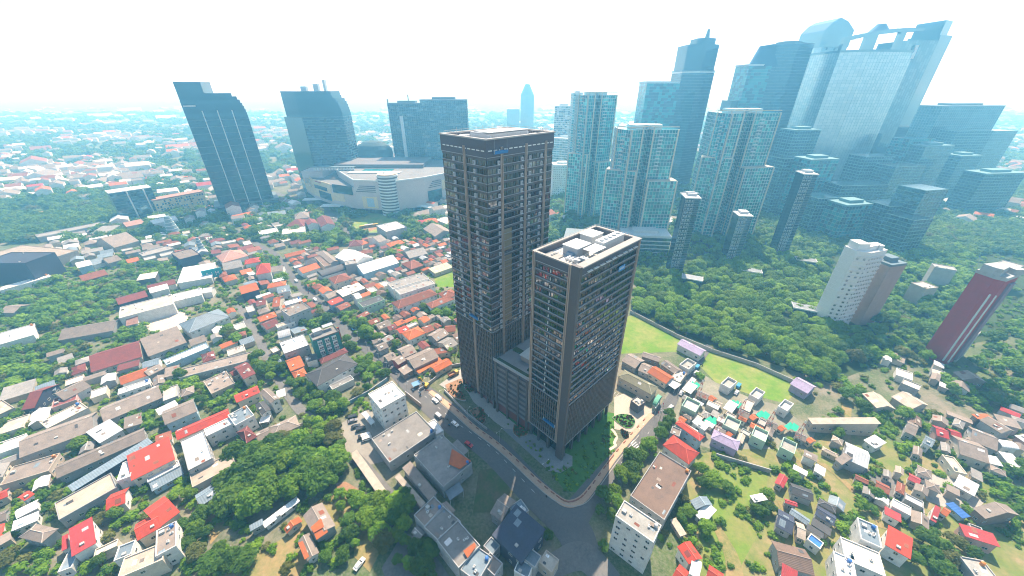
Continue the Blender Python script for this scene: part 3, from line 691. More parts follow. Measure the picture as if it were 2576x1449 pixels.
rows("""
A2 1100 612 1240 692 1318 602 4 g H taupe grey|taupe gable house with dormer, closest to the short tower on the lawn
A2 1300 567 1480 627 1512 580 4 g H taupe brown|long taupe house with red eaves behind the orange roof
A2 1490 642 1640 747 1692 692 4 g H taupe brown|taupe gable with red gutters beside the concrete box
A2 1265 707 1370 752 1432 672 3.5 g H taupe grey|worn grey roof left of the long orange roof
A2 1360 727 1550 847 1612 767 4 g H orange cream|long orange gable roof beside the short tower
A2 1550 835 1640 897 1692 852 3.5 c C white white|white canopy at the lane end of the long orange roof
A2 1595 792 1690 837 1767 747 4 f B cream tan|tan slab roof next to the white canopy
A2 1680 667 1770 717 1842 647 4 o B concrete white|open white walled box by the lawn, nearest the short tower
A2 1060 772 1405 957 1492 887 6 h H moss cream|long mossy roofed old house beside the car park
A2 1410 1047 1450 1067 1546 992 4 b S green green|green curved canopy by the lane
A2 1195 1017 1275 1077 1337 1027 5 f B cream dark|brown guard house with cream roof on the forecourt
A2 1660 442 1895 562 1957 507 5 g R lilac white|derelict mauve grey house by the woodland wall
A2 1640 1242 1890 1422 1947 1382 7 h H red blue|light blue house with bright red hip roof by the side road
A2 1810 1222 1940 1312 1987 1272 5 s S white white|white sheet roofs behind the light blue house
B2 1515 132 1780 327 1852 187 6 h H red white|bright red hip roof with skylights, lower of the two by the road
A2 1590 1342 1680 1382 1722 1322 6 f H taupe grey|grey flat roof between the two bright red hip roofs
B2 1190 647 1530 892 1757 372 8 f B brown grey|broad brown flat roof beside the shaded road
B2 1040 850 1420 1120 1690 1075 20 f B concrete white|big white building with rounded corner at the bottom edge
B2 1590 880 1695 1050 1752 1022 3 s S tan tan|narrow tan lean to behind the broad brown roof
B2 1660 1152 1780 1332 1897 1242 6 g H red white|crimson corrugated roof next to the big white building
B2 1600 1470 1700 1560 1800 1420 6 g H red white|red roof at the bottom edge below the crimson corrugated roof
B2 1950 1462 2100 1562 2152 1442 6 g H red white|red roof corner at the bottom edge right of the white gable
B2 1780 1420 1880 1480 1950 1330 6 g H white white|white gabled house between red roofs at the bottom edge
B2 1790 692 1850 782 1952 642 4 g S bluegrey white|white tent like shed with glass panels in the garden
B2 1840 832 1940 922 2022 772 3.5 s S white white|pale sheet roof below the tent like shed
B2 2000 62 2270 192 2352 122 5 h H lilac lilac|purple house with mauve roof at the edge of the gardens
B2 2390 640 2440 710 2500 600 3 s S white white|small white broken sheet shed on the green plot
B3 760 262 1000 372 1062 222 6 g H silver grey|house with big glass grey roof in the right gardens
B3 670 272 745 332 832 212 5 g H taupe grey|taupe wing left of the glass grey roof
B3 960 82 1080 167 1142 92 4 s S white white|striped white sheet roof above the glass grey roof
B3 1930 222 2230 322 2332 182 5 g H taupe cream|big taupe gable house at the right with cream wall
B3 1875 402 2000 432 2092 312 4 f H cream cream|cream terrace in front of the big taupe gable house
B3 2040 87 2310 192 2402 82 5 g H taupe grey|taupe roof behind the big taupe gable house
B3 2355 157 2530 182 2562 112 5 b S white white|white vaulted roof at the right edge
B3 2240 317 2370 347 2402 282 4 s S white white|small white sheet roof right of the big taupe house
B3 2450 352 2600 382 2600 262 4 s S white white|white striped roof at the far right edge
B3 1870 532 2080 647 2142 557 4 s S white white|white and blue striped sheet roof over the brown yard
B3 2060 762 2190 872 2262 622 6 g H taupe brown|taupe gable house right of the striped sheet roof
B3 1630 882 1690 917 1800 822 4 s H crimson white|small crimson roof left of the orange roof patch
B3 1730 807 1800 852 1862 802 4 g H orange white|bright orange roof patch beside the blue strip roof
B3 1785 717 1960 867 2022 842 3 s S blue blue|long bright blue strip roof
B3 1920 912 1985 1047 2172 892 5 s H crimson pink|large crimson roof at the right below the taupe gable house
B3 2050 1010 2180 1060 2290 1030 4 f B taupe grey|grey flat roof right of the large crimson roof
B3 1985 1062 2110 1112 2160 1092 3 s S rust brown|rust striped roof below the large crimson roof
B3 930 1082 1140 1177 1202 1002 8 f H bluegrey white|white house with blue grey roof deck and white parapet
B3 1180 1132 1440 1282 1497 1112 7 s H red white|vivid red orange ribbed roof joined to the white parapet house
B3 770 1282 1180 1462 1282 1292 7 f B cream white|cream roof house in front of the white parapet house
B3 690 1462 900 1562 1000 1362 7 f B white white|white roof at the bottom edge with dark roof well
B3 110 1352 470 1452 562 1232 5 g H brown grey|brown gable roof with skylights at the bottom right
B3 130 1470 290 1560 330 1432 5 s H crimson white|crimson roof corner at the bottom edge
B3 290 1052 380 1092 412 952 4 g H tan tan|tan narrow roof beside the light blue roof
B3 390 1082 520 1182 542 1112 4 f B blue white|small light blue flat roof in the right gardens
B3 75 947 240 1037 312 882 4 g H navy grey|navy roof house in the right gardens, lower left one
B3 470 832 660 947 692 852 4 g H navy grey|navy roof house in the right gardens beside yellow grass
B3 175 712 300 752 312 712 4 g H crimson grey|small crimson roof among the navy roofs
B3 240 622 460 702 492 602 4 g H dark grey|charcoal frame roof above the small crimson roof
B3 2080 1462 2330 1512 2330 1332 6 f B concrete grey|grey green flat roof at the bottom right corner
A3 400 1182 450 1247 757 927 6 s W tan tan|large bare tan sloping slab roof by the woodland
A3 220 842 400 942 472 862 5 g R lilac lilac|lilac derelict house by the woodland wall end
A3 945 942 1090 1087 1167 987 5 g H tan tan|tan gable house on the dry slope
A3 1240 972 1440 1102 1502 987 5 g H tan tan|tan roof group right of the tan gable house
A3 1860 722 1960 802 2062 722 5 g H taupe brown|brown grey house below the red tower
A3 2045 1147 2110 1197 2202 1167 5 s H orange brown|bright orange sheet roof near the right edge
A3 2125 1202 2350 1342 2442 1292 5 g H taupe grey|grey ribbed roof right of the bright orange sheet
A3 2330 1242 2560 1302 2576 1232 5 s H taupe grey|upper grey sheet roofs at the right edge
A3 2480 1362 2600 1442 2620 1302 4 s S white pink|white roof with pink brick wall at the right edge
A3 1700 1362 1830 1402 1882 1322 5 g H crimson pink|faded crimson roof in the right rows
A3 1850 1372 1960 1402 2000 1342 5 g H crimson pink|second faded crimson roof beside the first
A3 1370 1322 1480 1372 1622 1312 5 g H taupe grey|taupe cross gable house in the right rows
A3 1550 1432 1650 1482 1700 1412 5 g H bluegrey white|blue grey roof below the taupe cross gable house
A3 2060 1442 2200 1402 2140 1342 4 g H taupe cream|grey house between bright orange sheet and big taupe gable
""")

# ------------------------------------------------------------------ the twin bronze towers and their parking podium
BRONZE = stained('bronze_cladding', (.085, .072, .075), .3, var=.06, rough=.5, spec=.4, scale=.08)
BRONZE_L = plain('bronze_fin', (.235, .185, .16), .45, 0.2, nz=.4); BRONZE_P = plain('bronze_pilaster', (.42, .31, .24), .5, 0.1, nz=.3)
LEDGE = plain('grey_ledge', (.33, .32, .33), .6, nz=.3)
CROWN = stained('crown_cladding', (.085, .075, .09), .2, var=.05, rough=.5, scale=.05)
TGLASS = glass('tower_glass', (.155, .16, .165), .03, 1., .55, .04, .3)
TGLASS2 = glass('tower_glass_clear', (.33, .33, .34), .03, 1., .5, .04, .3)
GOLD = plain('gold_louvre', (.30, .23, .13), .5, .3, nz=.3)
LAMP = newmat('cove_light')[0]; LAMP.node_tree.nodes['Principled BSDF'].inputs['Base Color'].default_value = (.75, .74, .70, 1)
WHITE = plain('white_render', (.72, .71, .68), .7)
DECK = stained('roof_deck', (.66, .64, .60), .25, scale=.3, var=.05)
MECH = plain('plant_grey', (.46, .47, .48), .6)
RAIL = plain('steel_rail', (.45, .45, .45), .4, .5)
BLUEC = plain('cradle_blue', (.02, .17, .42), .5)
def fp(face, s, out, z): return (s, -out, z) if face == 'R' else (-out, s, z)
def fbox(m, face, s0, s1, o0, o1, z0, z1, mi=0, top=None):
    if face == 'R': m.bx(s0, s1, -o1, -o0, z0, z1, mi, top)
    else: m.bx(-o1, -o0, s0, s1, z0, z1, mi, top)
def panes(t, face, s0, s1, z0, z1, n, mat, jit=.02, name='window', out=.0, rr=rnd):
    m = MB(); w = (s1 - s0) / n
    for i in range(n):
        a, b = s0 + i * w + .05, s0 + (i + 1) * w - .05
        j = [out + rr.uniform(-jit, jit) for _ in range(3)]; j.append(j[0] + j[2] - j[1])
        q = [fp(face, a, j[0], z0), fp(face, b, j[1], z0), fp(face, b, j[2], z1), fp(face, a, j[3], z1)]
        m.poly(q if face == 'R' else q[::-1], 0)
    return m.build(name, mat, t)
def fins(t, face, s0, s1, step, z0, z1, depth, width, mat, name='fin'):
    m = MB(); fbox(m, face, 0, width, 0, depth, 0, z1 - z0); me = m.mesh(name, mat)
    n = int((s1 - s0) / step)
    for i in range(n + 1):
        s = s0 + (s1 - s0) * i / n - width / 2
        link(name, me, t, (s, 0, z0) if face == 'R' else (0, s, z0))
def part(t, name, mat, fn): m = MB(); fn(m); return m.build(name, mat, t)
FL = 3.05
TA = R(44.6)
def twin(t, l, w, h, z0, zf, zc, pilR, pilL, segR, segL, lobby):
    part(t, 'tower_body', CROWN, lambda m: m.bx(.35, l - .05, .35, w - .05, lobby, h - 4.2))
    for face, L, pil, seg in (('R', l, pilR, segR), ('L', w, pilL, segL)):
        nf = int((zc - zf) / FL)
        sm = MB(); fbox(sm, face, .1, L - .1, -.2, .16, -.35, .55); sme = sm.mesh('spandrel', BRONZE)
        lm = MB(); fbox(lm, face, 0, L, -.1, .42, .52, .74); lme = lm.mesh('ledge', LEDGE)
        for k in range(nf + 1):
            z = zf + k * (zc - zf) / nf
            link('spandrel', sme, t, (0, 0, z)); link('ledge', lme, t, (0, 0, z))
            if k == nf: break
            for i in range(len(seg) - 1):
                s0, s1 = seg[i], seg[i + 1]
                panes(t, face, s0 + .15, s1 - .15, z + .7, z + (zc - zf) / nf - .35, max(1, int(round((s1 - s0) / 1.25))), TGLASS if rnd.random() < .8 else TGLASS2)
        # lower floors behind close-set fins
        nl = int((zf - z0) / FL)
        for k in range(nl):
            z = z0 + k * (zf - z0) / nl; dz = (zf - z0) / nl
            panes(t, face, .4, L - .4, z + 1.1, z + dz - .1, int(L / 1.2), TGLASS, .03)
            low = MB(); fbox(low, face, .1, L - .1, -.2, .10, -.1, 1.1); link('spandrel', low.mesh('spandrel', BRONZE), t, (0, 0, z))
        fins(t, face, .6, L - .6, 1.15, z0, zf - .4, .5, .2, BRONZE_L)
        fins(t, face, .2, L - .2, 2.4, zf + .3, zc, .12, .06, BRONZE, 'mullion')
        for p in pil:
            def f(m, p=p):
                for d in (-.55, .2): fbox(m, face, p + d, p + d + .36, 0, .75, z0, zc + 4)
                fbox(m, face, p - .2, p + .2, 0, .45, z0, zc + 4, 0)
            part(t, 'pilaster', BRONZE_P, f)
# tall tower
TT = thing('tall_tower', 'tallest dark bronze tower block in the middle, with pale vertical fins', 'tower', (-9.3, 140.2, 0), TA)
l, w, h = 37.4, 27.6, 133.3
twin(TT, l, w, h, 5, 49, 126.6, (7.2, 20.5, 32.4), (12.4,), [0, 7.2, 14, 20.5, 26.5, 32.4, l], [0, 6, 12.4, 20, w], 4)
part(TT, 'crown', CROWN, lambda m: (m.bx(-.3, l + .3, -.3, .3, 127.2, h, 0), m.bx(-.3, .3, .3, w + .3, 127.2, h, 0), m.bx(l - .3, l + .3, .3, w + .3, 60, h, 0), m.bx(.3, l - .3, w - .3, w + .3, 60, h, 0)))
def f(m):
    for a, b, c, d in ((-.6, l + .6, -.6, .6), (-.6, l + .6, w - .6, w + .6), (-.6, .6, .6, w - .6), (l - .6, l + .6, .6, w - .6)): m.bx(a, b, c, d, h, h + .5)
part(TT, 'coping', stained('coping', (.40, .36, .33), .3), f)
def f(m):
    for i in range(14): m.bx(.6 + i * 2.65, 2.4 + i * 2.65, -.42, -.3, 129.4, 129.8)
    for i in range(10): m.bx(-.42, -.3, .8 + i * 2.65, 2.6 + i * 2.65, 129.4, 129.8)
part(TT, 'cove_light', LAMP, f)
part(TT, 'roof', DECK, lambda m: m.bx(.3, l - .3, .3, w - .3, h - 3.2, h - 2.6))
part(TT, 'plant_room', MECH, lambda m: (m.bx(9, 30, 8, 20, h - 2.6, h + .9), m.bx(10, 29, 9, 19, h + .9, h + 1.2)))
part(TT, 'roof_slab', WHITE, lambda m: (m.bx(8.6, 30.4, 7.6, 13, h + 1.2, h + 1.45), m.bx(32, 36, 3, 9, h - 2.6, h - .6)))
part(TT, 'cooling_unit', WHITE, lambda m: (m.bx(32, 35, 12, 18, h - 2.6, h), m.bx(31, 34, 19, 23, h - 2.6, h - .5)))
part(TT, 'water_tank', MECH, lambda m: (m.cyl((4.5, 18), 2.2, h - 2.6, h + .2, 16), m.cyl((4, 23), 1.6, h - 2.6, h - .4, 14)))
for x in (6, 13, 20, 27, 33):
    part(TT, 'mast', RAIL, lambda m: m.tube((x, 2.2 if x % 2 else 25, h - 2.6), (x, 2.2 if x % 2 else 25, h + 2.5), .07))
def f(m):
    for a, b in (((1, 1), (l - 1, 1)), ((l - 1, 1), (l - 1, w - 1)), ((l - 1, w - 1), (1, w - 1)), ((1, w - 1), (1, 1))):
        m.tube((*a, h + 1.4), (*b, h + 1.4), .06)
        for k in range(12): p = [a[i] + (b[i] - a[i]) * k / 12 for i in (0, 1)]; m.tube((*p, h), (*p, h + 1.4), .05, 4)
part(TT, 'railing', RAIL, f)
part(TT, 'louvre_panel', GOLD, lambda m: (fbox(m, 'R', 8, 12.6, 0, .3, 52, 86), fbox(m, 'R', 8, 12.6, 0, .3, 88.5, 98)))
_lm = MB()
for i in range(24): fbox(_lm, 'R', 8.1, 12.5, .3, .38, 52.5 + i * 1.4, 52.9 + i * 1.4)
_lm.build('louvre', plain('gold_louvre_dark', (.20, .15, .09), .5), TT)
_b = MB(); _b.bx(-.55, .55, -.5, .4, 0, 1.5); _b.bx(-.3, .3, -.55, -.5, .3, 1.2, 1); BAL = _b.mesh('balcony_unit', [plain('balcony_white', (.55, .55, .57)), plain('fan_grey', (.2, .2, .21))])
for k in range(25):
    z = 49 + k * 77.6 / 25 + .75
    for s in (5.8, 18.4, 23, 30): link('balcony_unit', BAL, TT, (s, -.1, z))
    for s in (6.8, 19.8): link('balcony_unit', BAL, TT, (-.1, s, z), rz=-math.pi / 2)
part(TT, 'lobby', plain('lobby_red', (.22, .06, .05), .3), lambda m: m.bx(1.5, l - 1, 1.5, w - 1, 0, 4.2))
for s in range(6): part(TT, 'column', BRONZE, lambda m: (m.bx(.2, 1.2, .3 + s * 5.2, 1.3 + s * 5.2, 0, 5)))
# short tower
ST_ = thing('short_tower', 'shorter dark bronze tower block in front with a broad blank corner', 'tower', (22.5, 110.2, 0), R(44.2))
l, w, h = 39.3, 20.7, 97.4
ST_l, ST_w = l, w
t = ST_
twin(t, l, w, h, 9.1, 33, 93.4, (38.9,), (3.5, 20.2), [.4, 5, 10, 15, 20, 24.8, 29.6, 34.2, 38.7], [3.9, 7.9, 11.6, 12.6, 16.2, 19.9], 9.2)
part(t, 'corner_pier', stained('pier_cladding', (.10, .08, .078), .35, var=.04, scale=.06, rough=.5), lambda m: m.bx(-.55, .9, -.55, 3.2, 0, h + .2))
part(t, 'crown', CROWN, lambda m: (m.bx(.9, l, -.3, .5, 94, h - .4), m.bx(-.3, .5, 3.2, w, 94, h - .4), m.bx(l - .5, l, .5, w, 60, h - .4), m.bx(.5, l - .5, w - .5, w, 60, h - .4)))
part(t, 'coping', stained('coping', (.40, .36, .33), .3), lambda m: (m.bx(.5, l + .4, -.9, 2.2, h - .4, h + .1), m.bx(-.5, .6, 2.2, w + .4, h - .4, h + .1), m.bx(.6, l, w - .7, w + .4, h - .4, h + .1), m.bx(l - .8, l + .4, 2.2, w - .7, h - .4, h + .1)))
def f(m):
    for i in range(9): m.bx(4 + i * 3.8, 6.6 + i * 3.8, -1.1, -.32, 94.6, 94.9)
part(t, 'cove_light', LAMP, f)
part(t, 'roof', DECK, lambda m: m.bx(.5, l - .4, 2.2, w - .6, h - 3.4, h - 2.8))
zr = h - 2.8
def rp(name, mat, *b): return part(t, name, mat, lambda m: [m.bx(*q) for q in b])
rp('cabin', MECH, (10.5, 18.5, 9, 15.5, zr, zr + 3.6)); rp('cabin_roof', WHITE, (10.2, 18.8, 8.7, 15.8, zr + 3.6, zr + 3.9))
rp('stair_house', MECH, (25, 32, 12.5, 18.5, zr, zr + 3.4)); rp('stair_house_roof', WHITE, (24.7, 32.3, 12.2, 18.8, zr + 3.4, zr + 3.7))
rp('canopy_roof', WHITE, (12.8, 20.5, 3.2, 8.2, zr + 3.2, zr + 3.4))
for x in (13.2, 20): 
    for y in (3.6, 7.8): rp('canopy_post', RAIL, (x, x + .2, y, y + .2, zr, zr + 3.2))
def f(m):
    m.bx(21.5, 36, 5, 9, zr + .5, zr + 4.2)
    for i in range(24): m.bx(21.7 + i * .6, 21.9 + i * .6, 4.85, 5, zr + .6, zr + 4.1)
part(t, 'cooling_tower', WHITE, f)
def f(m):
    for i in range(5): m.cyl((23 + i * 2.8, 7), .9, zr + 4.2, zr + 4.7, 12)
part(t, 'fan_cowl', MECH, f)
rp('sunken_deck', CONC, (1.2, 8.5, 13.2, 19.5, zr, zr + .5))
def f(m):
    for i, (x, y) in enumerate(((6, 9.2), (6, 10.6), (6, 7.8))): m.tube((x, y, zr + .8), (x + 4, y, zr + .8), .5, 10)
part(t, 'pressure_tank', WHITE, f)
def f(m):
    for y in (4, 4.6, 5.2, 16.4, 17): m.tube((2.5, y, zr + .7), (12, y, zr + .7), .14, 6)
    for x in (3, 3.6): m.tube((x, 4, zr + .5), (x, 17, zr + .5), .14, 6)
    for x in (9, 10, 11, 12): m.tube((x, 5, zr), (x, 5, zr + 3), .12, 6)
part(t, 'pipework', RAIL, f)
rp('switch_cabinet', MECH, (8, 10, 3.2, 6.2, zr, zr + 2.2), (6.5, 7.6, 5, 7, zr, zr + 1.6))
rp('blue_tank', plain('tank_bluegrey', (.24, .33, .42), .5), (9.2, 10.4, 10, 13, zr, zr + 1.8))
def f(m):
    for a, b in (((2, 20), (l - 1, 20)), ((l - 1, 20), (l - 1, 3))):
        m.tube((*a, h + 1.1), (*b, h + 1.1), .06)
        for k in range(12): p = [a[i] + (b[i] - a[i]) * k / 12 for i in (0, 1)]; m.tube((*p, h), (*p, h + 1.1), .05, 4)
part(t, 'railing', RAIL, f)
def f(m):
    for k in range(19): fbox(m, 'L', 11.95, 12.3, .1, .3, 34.2 + k * 3.18, 35.4 + k * 3.18)
part(t, 'white_marker', WHITE, f)
part(t, 'lobby', glass('lobby_glass', (.10, .11, .13), .06), lambda m: m.bx(2, l - 1.5, 2, w - 1.5, 0, 9.3))
for s in range(7): rp('column', BRONZE, (1.5 + s * 5.9, 2.7 + s * 5.9, .1, 1.3, 0, 9.2))
for s in (8, 14, 19): rp('column', BRONZE, (.1, 1.3, s, s + 1.2, 0, 9.2))
rp('soffit_edge', LEDGE, (-.3, l, -.5, .3, 8.8, 9.15), (-.5, .3, .3, w, 8.8, 9.15))
# podium
p2 = Vector((-8.6, 139.6)); TTF = Vector((-9.3, 140.2)); eR = Vector((math.cos(TA), math.sin(TA))); eL = Vector((-eR.y, eR.x))
q1 = Vector((22.5, 110.2)) + Vector((-math.sin(R(44.2)), math.cos(R(44.2)))) * 20.9; q2 = TTF - eL * .2
d = (q2 - q1); Lp = d.length; d.normalize(); ang = math.atan2(-d.y, -d.x)
PD = thing('parking_podium', 'dark slatted parking podium with roof garden between the two bronze towers', 'podium', (q2.x, q2.y, 0), ang)
hp, dp = 33.5, 34.0       # local: x from the tall tower towards the short one, y into the block, facade at y=0
part(PD, 'podium_body', CROWN, lambda m: m.bx(.1, Lp - .1, .6, dp, 6, hp - .3))
for k in range(8):
    z = 7 + k * 3.25
    _s = MB()
    for j in range(3): _s.bx(.2, Lp - .2, 0, .22, z + j * .55, z + j * .55 + .34)
    _s.build('slat_band', plain('slat_bronze', (.21, .19, .185), .6), PD)
for s in (2.0, 9, 16, Lp - 1.2): part(PD, 'pier', stained('pier_cladding', (.1, .08, .078)), lambda m: m.bx(s - .5, s + .5, -.4, .4, 0, hp))
part(PD, 'roof', stained('podium_deck', (.20, .22, .24), .4, scale=.2), lambda m: m.bx(.2, Lp - .2, .4, dp, hp - .3, hp))
part(PD, 'parapet', LEDGE, lambda m: m.bx(0, Lp, -.1, .3, hp, hp + 1))
part(PD, 'railing', plain('glass_rail', (.30, .36, .40), .2), lambda m: m.bx(0, Lp, .02, .1, hp + 1, hp + 1.8))
part(PD, 'pavilion', plain('pavilion_wall', (.40, .30, .24)), lambda m: m.bx(10, 16, 9, 16, hp, hp + 3))
part(PD, 'pavilion_roof', stained('pavilion_roof', (.42, .50, .52), .2), lambda m: m.bx(9.5, 16.5, 8.5, 16.5, hp + 3, hp + 3.3))
part(PD, 'planting_bed', WOODG, lambda m: (m.bx(1, Lp - 2, 1, 3, hp, hp + .5), m.bx(2, 8, 12, 15, hp, hp + .5), m.bx(17, Lp - 1, 5, 12, hp, hp + .5)))
part(PD, 'lobby', plain('lobby_red', (.22, .06, .05), .3), lambda m: m.bx(.5, Lp - .5, 1.2, dp, 0, 6))
occupy([(TTF + eR * x + eL * y)[:] for x, y in ((-3, -3), (40, -3), (40, 30), (-3, 30))], 4)
SF = Vector((22.5, 110.2)); occupy([(SF + eR * x + eL * y)[:] for x, y in ((-3, -3), (42, -3), (42, 60), (-3, 60))], 4)
def cradle(loc, rz, label):
    t = thing('cleaning_cradle', label, 'cradle', loc, rz, 'window cleaning cradles on the twin towers')
    part(t, 'platform', BLUEC, lambda m: m.bx(-3.4, 3.4, -.9, -.2, 0, .15)); part(t, 'guard_rail', BLUEC, lambda m: (m.bx(-3.4, 3.4, -.95, -.9, .2, 1.1), m.bx(-3.4, 3.4, -.2, -.15, .2, 1.1)))
    for x in (-3.2, 3.2): part(t, 'hoist', MECH, lambda m: m.bx(x - .2, x + .2, -.75, -.35, .15, 1.5)); part(t, 'cable', RAIL, lambda m: m.tube((x, -.5, 1.5), (x, -.5, 9), .04, 4))
def onface(F, a, face, s, out):
    ca, sa = math.cos(a), math.sin(a); x, y, _ = fp(face, s, out, 0); return (F[0] + ca * x - sa * y, F[1] + sa * x + ca * y)
cradle((*onface((-9.3, 140.2), TA, 'R', 6, .8), 128.4), TA, 'blue cleaning cradle hung on the crown of the tall tower')
cradle((*onface((-9.3, 140.2), TA, 'L', 11, .9), 53.5), TA - math.pi / 2, 'blue cleaning cradle low on the left face of the tall tower')
cradle((*onface((22.5, 110.2), R(44.2), 'L', 7.5, .7), 18.6), R(44.2) - math.pi / 2, 'blue cleaning cradle over the lower fins of the short tower')
part(ST_, 'banner', plain('banner_blue', (.03, .22, .55), .6), lambda m: (fbox(m, 'R', 25.5, 30, .45, .5, 87.2, 89.4)))
part(ST_, 'banner_text', WHITE, lambda m: [fbox(m, 'R', 26 + i * .75, 26.4 + i * .75, .5, .53, 87.8, 88.8) for i in range(5)])

# ------------------------------------------------------------------ towers and large blocks farther off
TEAL = [glass('teal_glass_a', (.05, .40, .44), .12, .35, .3, .03), glass('teal_glass_b', (.03, .27, .33), .1, .4, .3, .03), glass('teal_glass_c', (.14, .62, .60), .15, .3, .2, .03), plain('teal_dark', (.04, .13, .17), .3)]
BLUEG = [glass('blue_glass_a', (.035, .10, .15), .1, .75, .3, .04, .05), glass('blue_glass_b', (.025, .075, .12), .08, .75, .3, .04, .05)]
PALEG = [glass('pale_glass_a', (.42, .56, .62), .25, .7, .1, .01, .03), glass('pale_glass_b', (.34, .48, .54), .25, .7, .1, .01, .03)]
STEELG = [glass('steel_glass_a', (.16, .25, .30), .1, .85, .2, .05, .05), glass('steel_glass_b', (.10, .18, .23), .1, .85, .2, .05, .05)]
MULL = plain('mullion_white', (.60, .64, .63), .6, nz=.15); MULLT = plain('mullion_pale_teal', (.56, .62, .60), .6, nz=.15)
EDGET = plain('edge_teal', (.13, .26, .28), .6, nz=.3); MULLD = plain('mullion_grey', (.12, .17, .20), .6, nz=.15)
CREAMP = stained('cream_panel', (.66, .54, .34), .2, var=.05)
MALLW = stained('mall_wall', (.52, .47, .45), .3, var=.04, scale=.04)
def curtain(t, pts, z0, z1, floor, bay, mats, line=MULL, lw=.22, pw=.16, every=1, vert=True, indiv=0, rr=None, closed=True, wave=.04):
    """a glazed wall of panes with floor edges and mullions round a footprint given in the thing's own frame"""
    rr = rr or random.Random(len(bpy.data.meshes)); n = len(pts)
    a = sum(pts[i][0] * pts[(i + 1) % n][1] - pts[(i + 1) % n][0] * pts[i][1] for i in range(n))
    if a < 0: pts = pts[::-1]
    nf = max(1, int(round((z1 - z0) / floor))); fh = (z1 - z0) / nf
    rest = MB(); vm = MB(); hm = MB(); count = 0; ox, oy = t.location.x, t.location.y
    for i in range(n if closed else n - 1):
        p, q = Vector(pts[i][:2]), Vector(pts[(i + 1) % n][:2]); L = (q - p).length
        if L < .5: continue
        d = (q - p) / L; nr = Vector((d.y, -d.x)); mid = (p + q) / 2
        vis = (-(mid.x + ox) * nr.x - (mid.y + oy) * nr.y) > 0
        nb = max(1, int(round(L / bay))); 
        if not vis:
            rest.poly([(*p, z0), (*q, z0), (*q, z1), (*p, z1)], 0); continue
        for k in range(nf):
            za, zb = z0 + k * fh, z0 + (k + 1) * fh
            for b in range(nb):
                u, v = p + d * (L * b / nb), p + d * (L * (b + 1) / nb)
                j = rr.uniform(-wave, wave); j2 = rr.uniform(-wave, wave); e = nr * j; e2 = nr * j2
                mi = rr.choices(range(len(mats)), weights=[3, 3, 1.2, 1.5][:len(mats)])[0]
                pl = [(u.x + e.x, u.y + e.y, za), (v.x + e2.x, v.y + e2.y, za), (v.x + e.x, v.y + e.y, zb), (u.x + e2.x, u.y + e2.y, zb)]
                if count < indiv: w = MB(); w.poly(pl); w.build('window', mats[mi], t); count += 1
                else: rest.poly(pl, mi)
        ang = math.atan2(d.y, d.x)
        if lw:
            for k in range(0, nf + 1, every): c = mid + nr * .06; hm.box((c.x, c.y, z0 + k * fh), (L / 2, .14, lw), 0, ang)
        if vert:
            for b in range(nb + 1): c = p + d * (L * b / nb) + nr * .05; vm.box((c.x, c.y, (z0 + z1) / 2), (pw, .15, (z1 - z0) / 2), 0, ang)
    rest.poly([(p[0], p[1], z1) for p in pts], 0)
    rest.build('glazing', mats, t, kind='stuff')
    if hm.v: hm.build('floor_edge', line, t, kind='stuff')
    if vm.v: vm.build('mullion', line, t, kind='stuff')
def loc(t, pts): return [(p[0] - t.location.x, p[1] - t.location.y) for p in pts]
def ftower(name, label, cat, corners, mats, floor=3.6, bay=3, group=None, line=MULLD, lw=.2, every=1, vert=True, back=None, h=None, crown=True, indiv=0, z0=0):
    """corners: (px, py of the top edge, Y) in the photograph from left to right; back = depth away from the camera"""
    w = [atY(*c) for c in corners]; h = h or max(p.z for p in w)
    f2 = [Vector((p.x, p.y)) for p in w]
    dv = back or 30; first, last = f2[0], f2[-1]; d = (last - first).normalized(); nb = Vector((-d.y, d.x)) * dv
    pts = [tuple(p) for p in f2] + [tuple(last + nb), tuple(first + nb)]
    c = sum((Vector(p) for p in pts), Vector((0, 0))) / len(pts)
    t = thing(name, label, cat, (c.x, c.y, 0), 0, group); lp = loc(t, pts)
    curtain(t, lp, z0, h, floor, bay, mats, line, lw, .12, every, vert, indiv)
    if crown:
        m = MB(); m.prism([(x * 1.012, y * 1.012) for x, y in lp], h, h + 1.6); m.build('roof_edge', line, t)
        m = MB(); m.prism([(x * .5, y * .5) for x, y in lp], h + 1.6, h + 4.5); m.build('plant_room', line, t)
    occupy(pts, 4)
    return t, lp, h
def wedge(t, name, mat, f): m = MB(); f(m); return m.build(name, mat, t)
def rounded_top(t, lp, h0, h1, off, mats, n=7):
    d = (Vector(lp[2]) - Vector(lp[1])).normalized()
    for k in range(n):
        u = (k + 1) / n; o = d * off * (1 - math.sqrt(max(0, 1 - u * u * .96)))
        q = [lp[0], lp[1], tuple(Vector(lp[2]) - o), tuple(Vector(lp[3]) - o), lp[4]]
        m = MB(); m.prism(q, h0 + (h1 - h0) * k / n, h0 + (h1 - h0) * (k + 1) / n); m.build('rounded_top', mats[k % len(mats)], t)
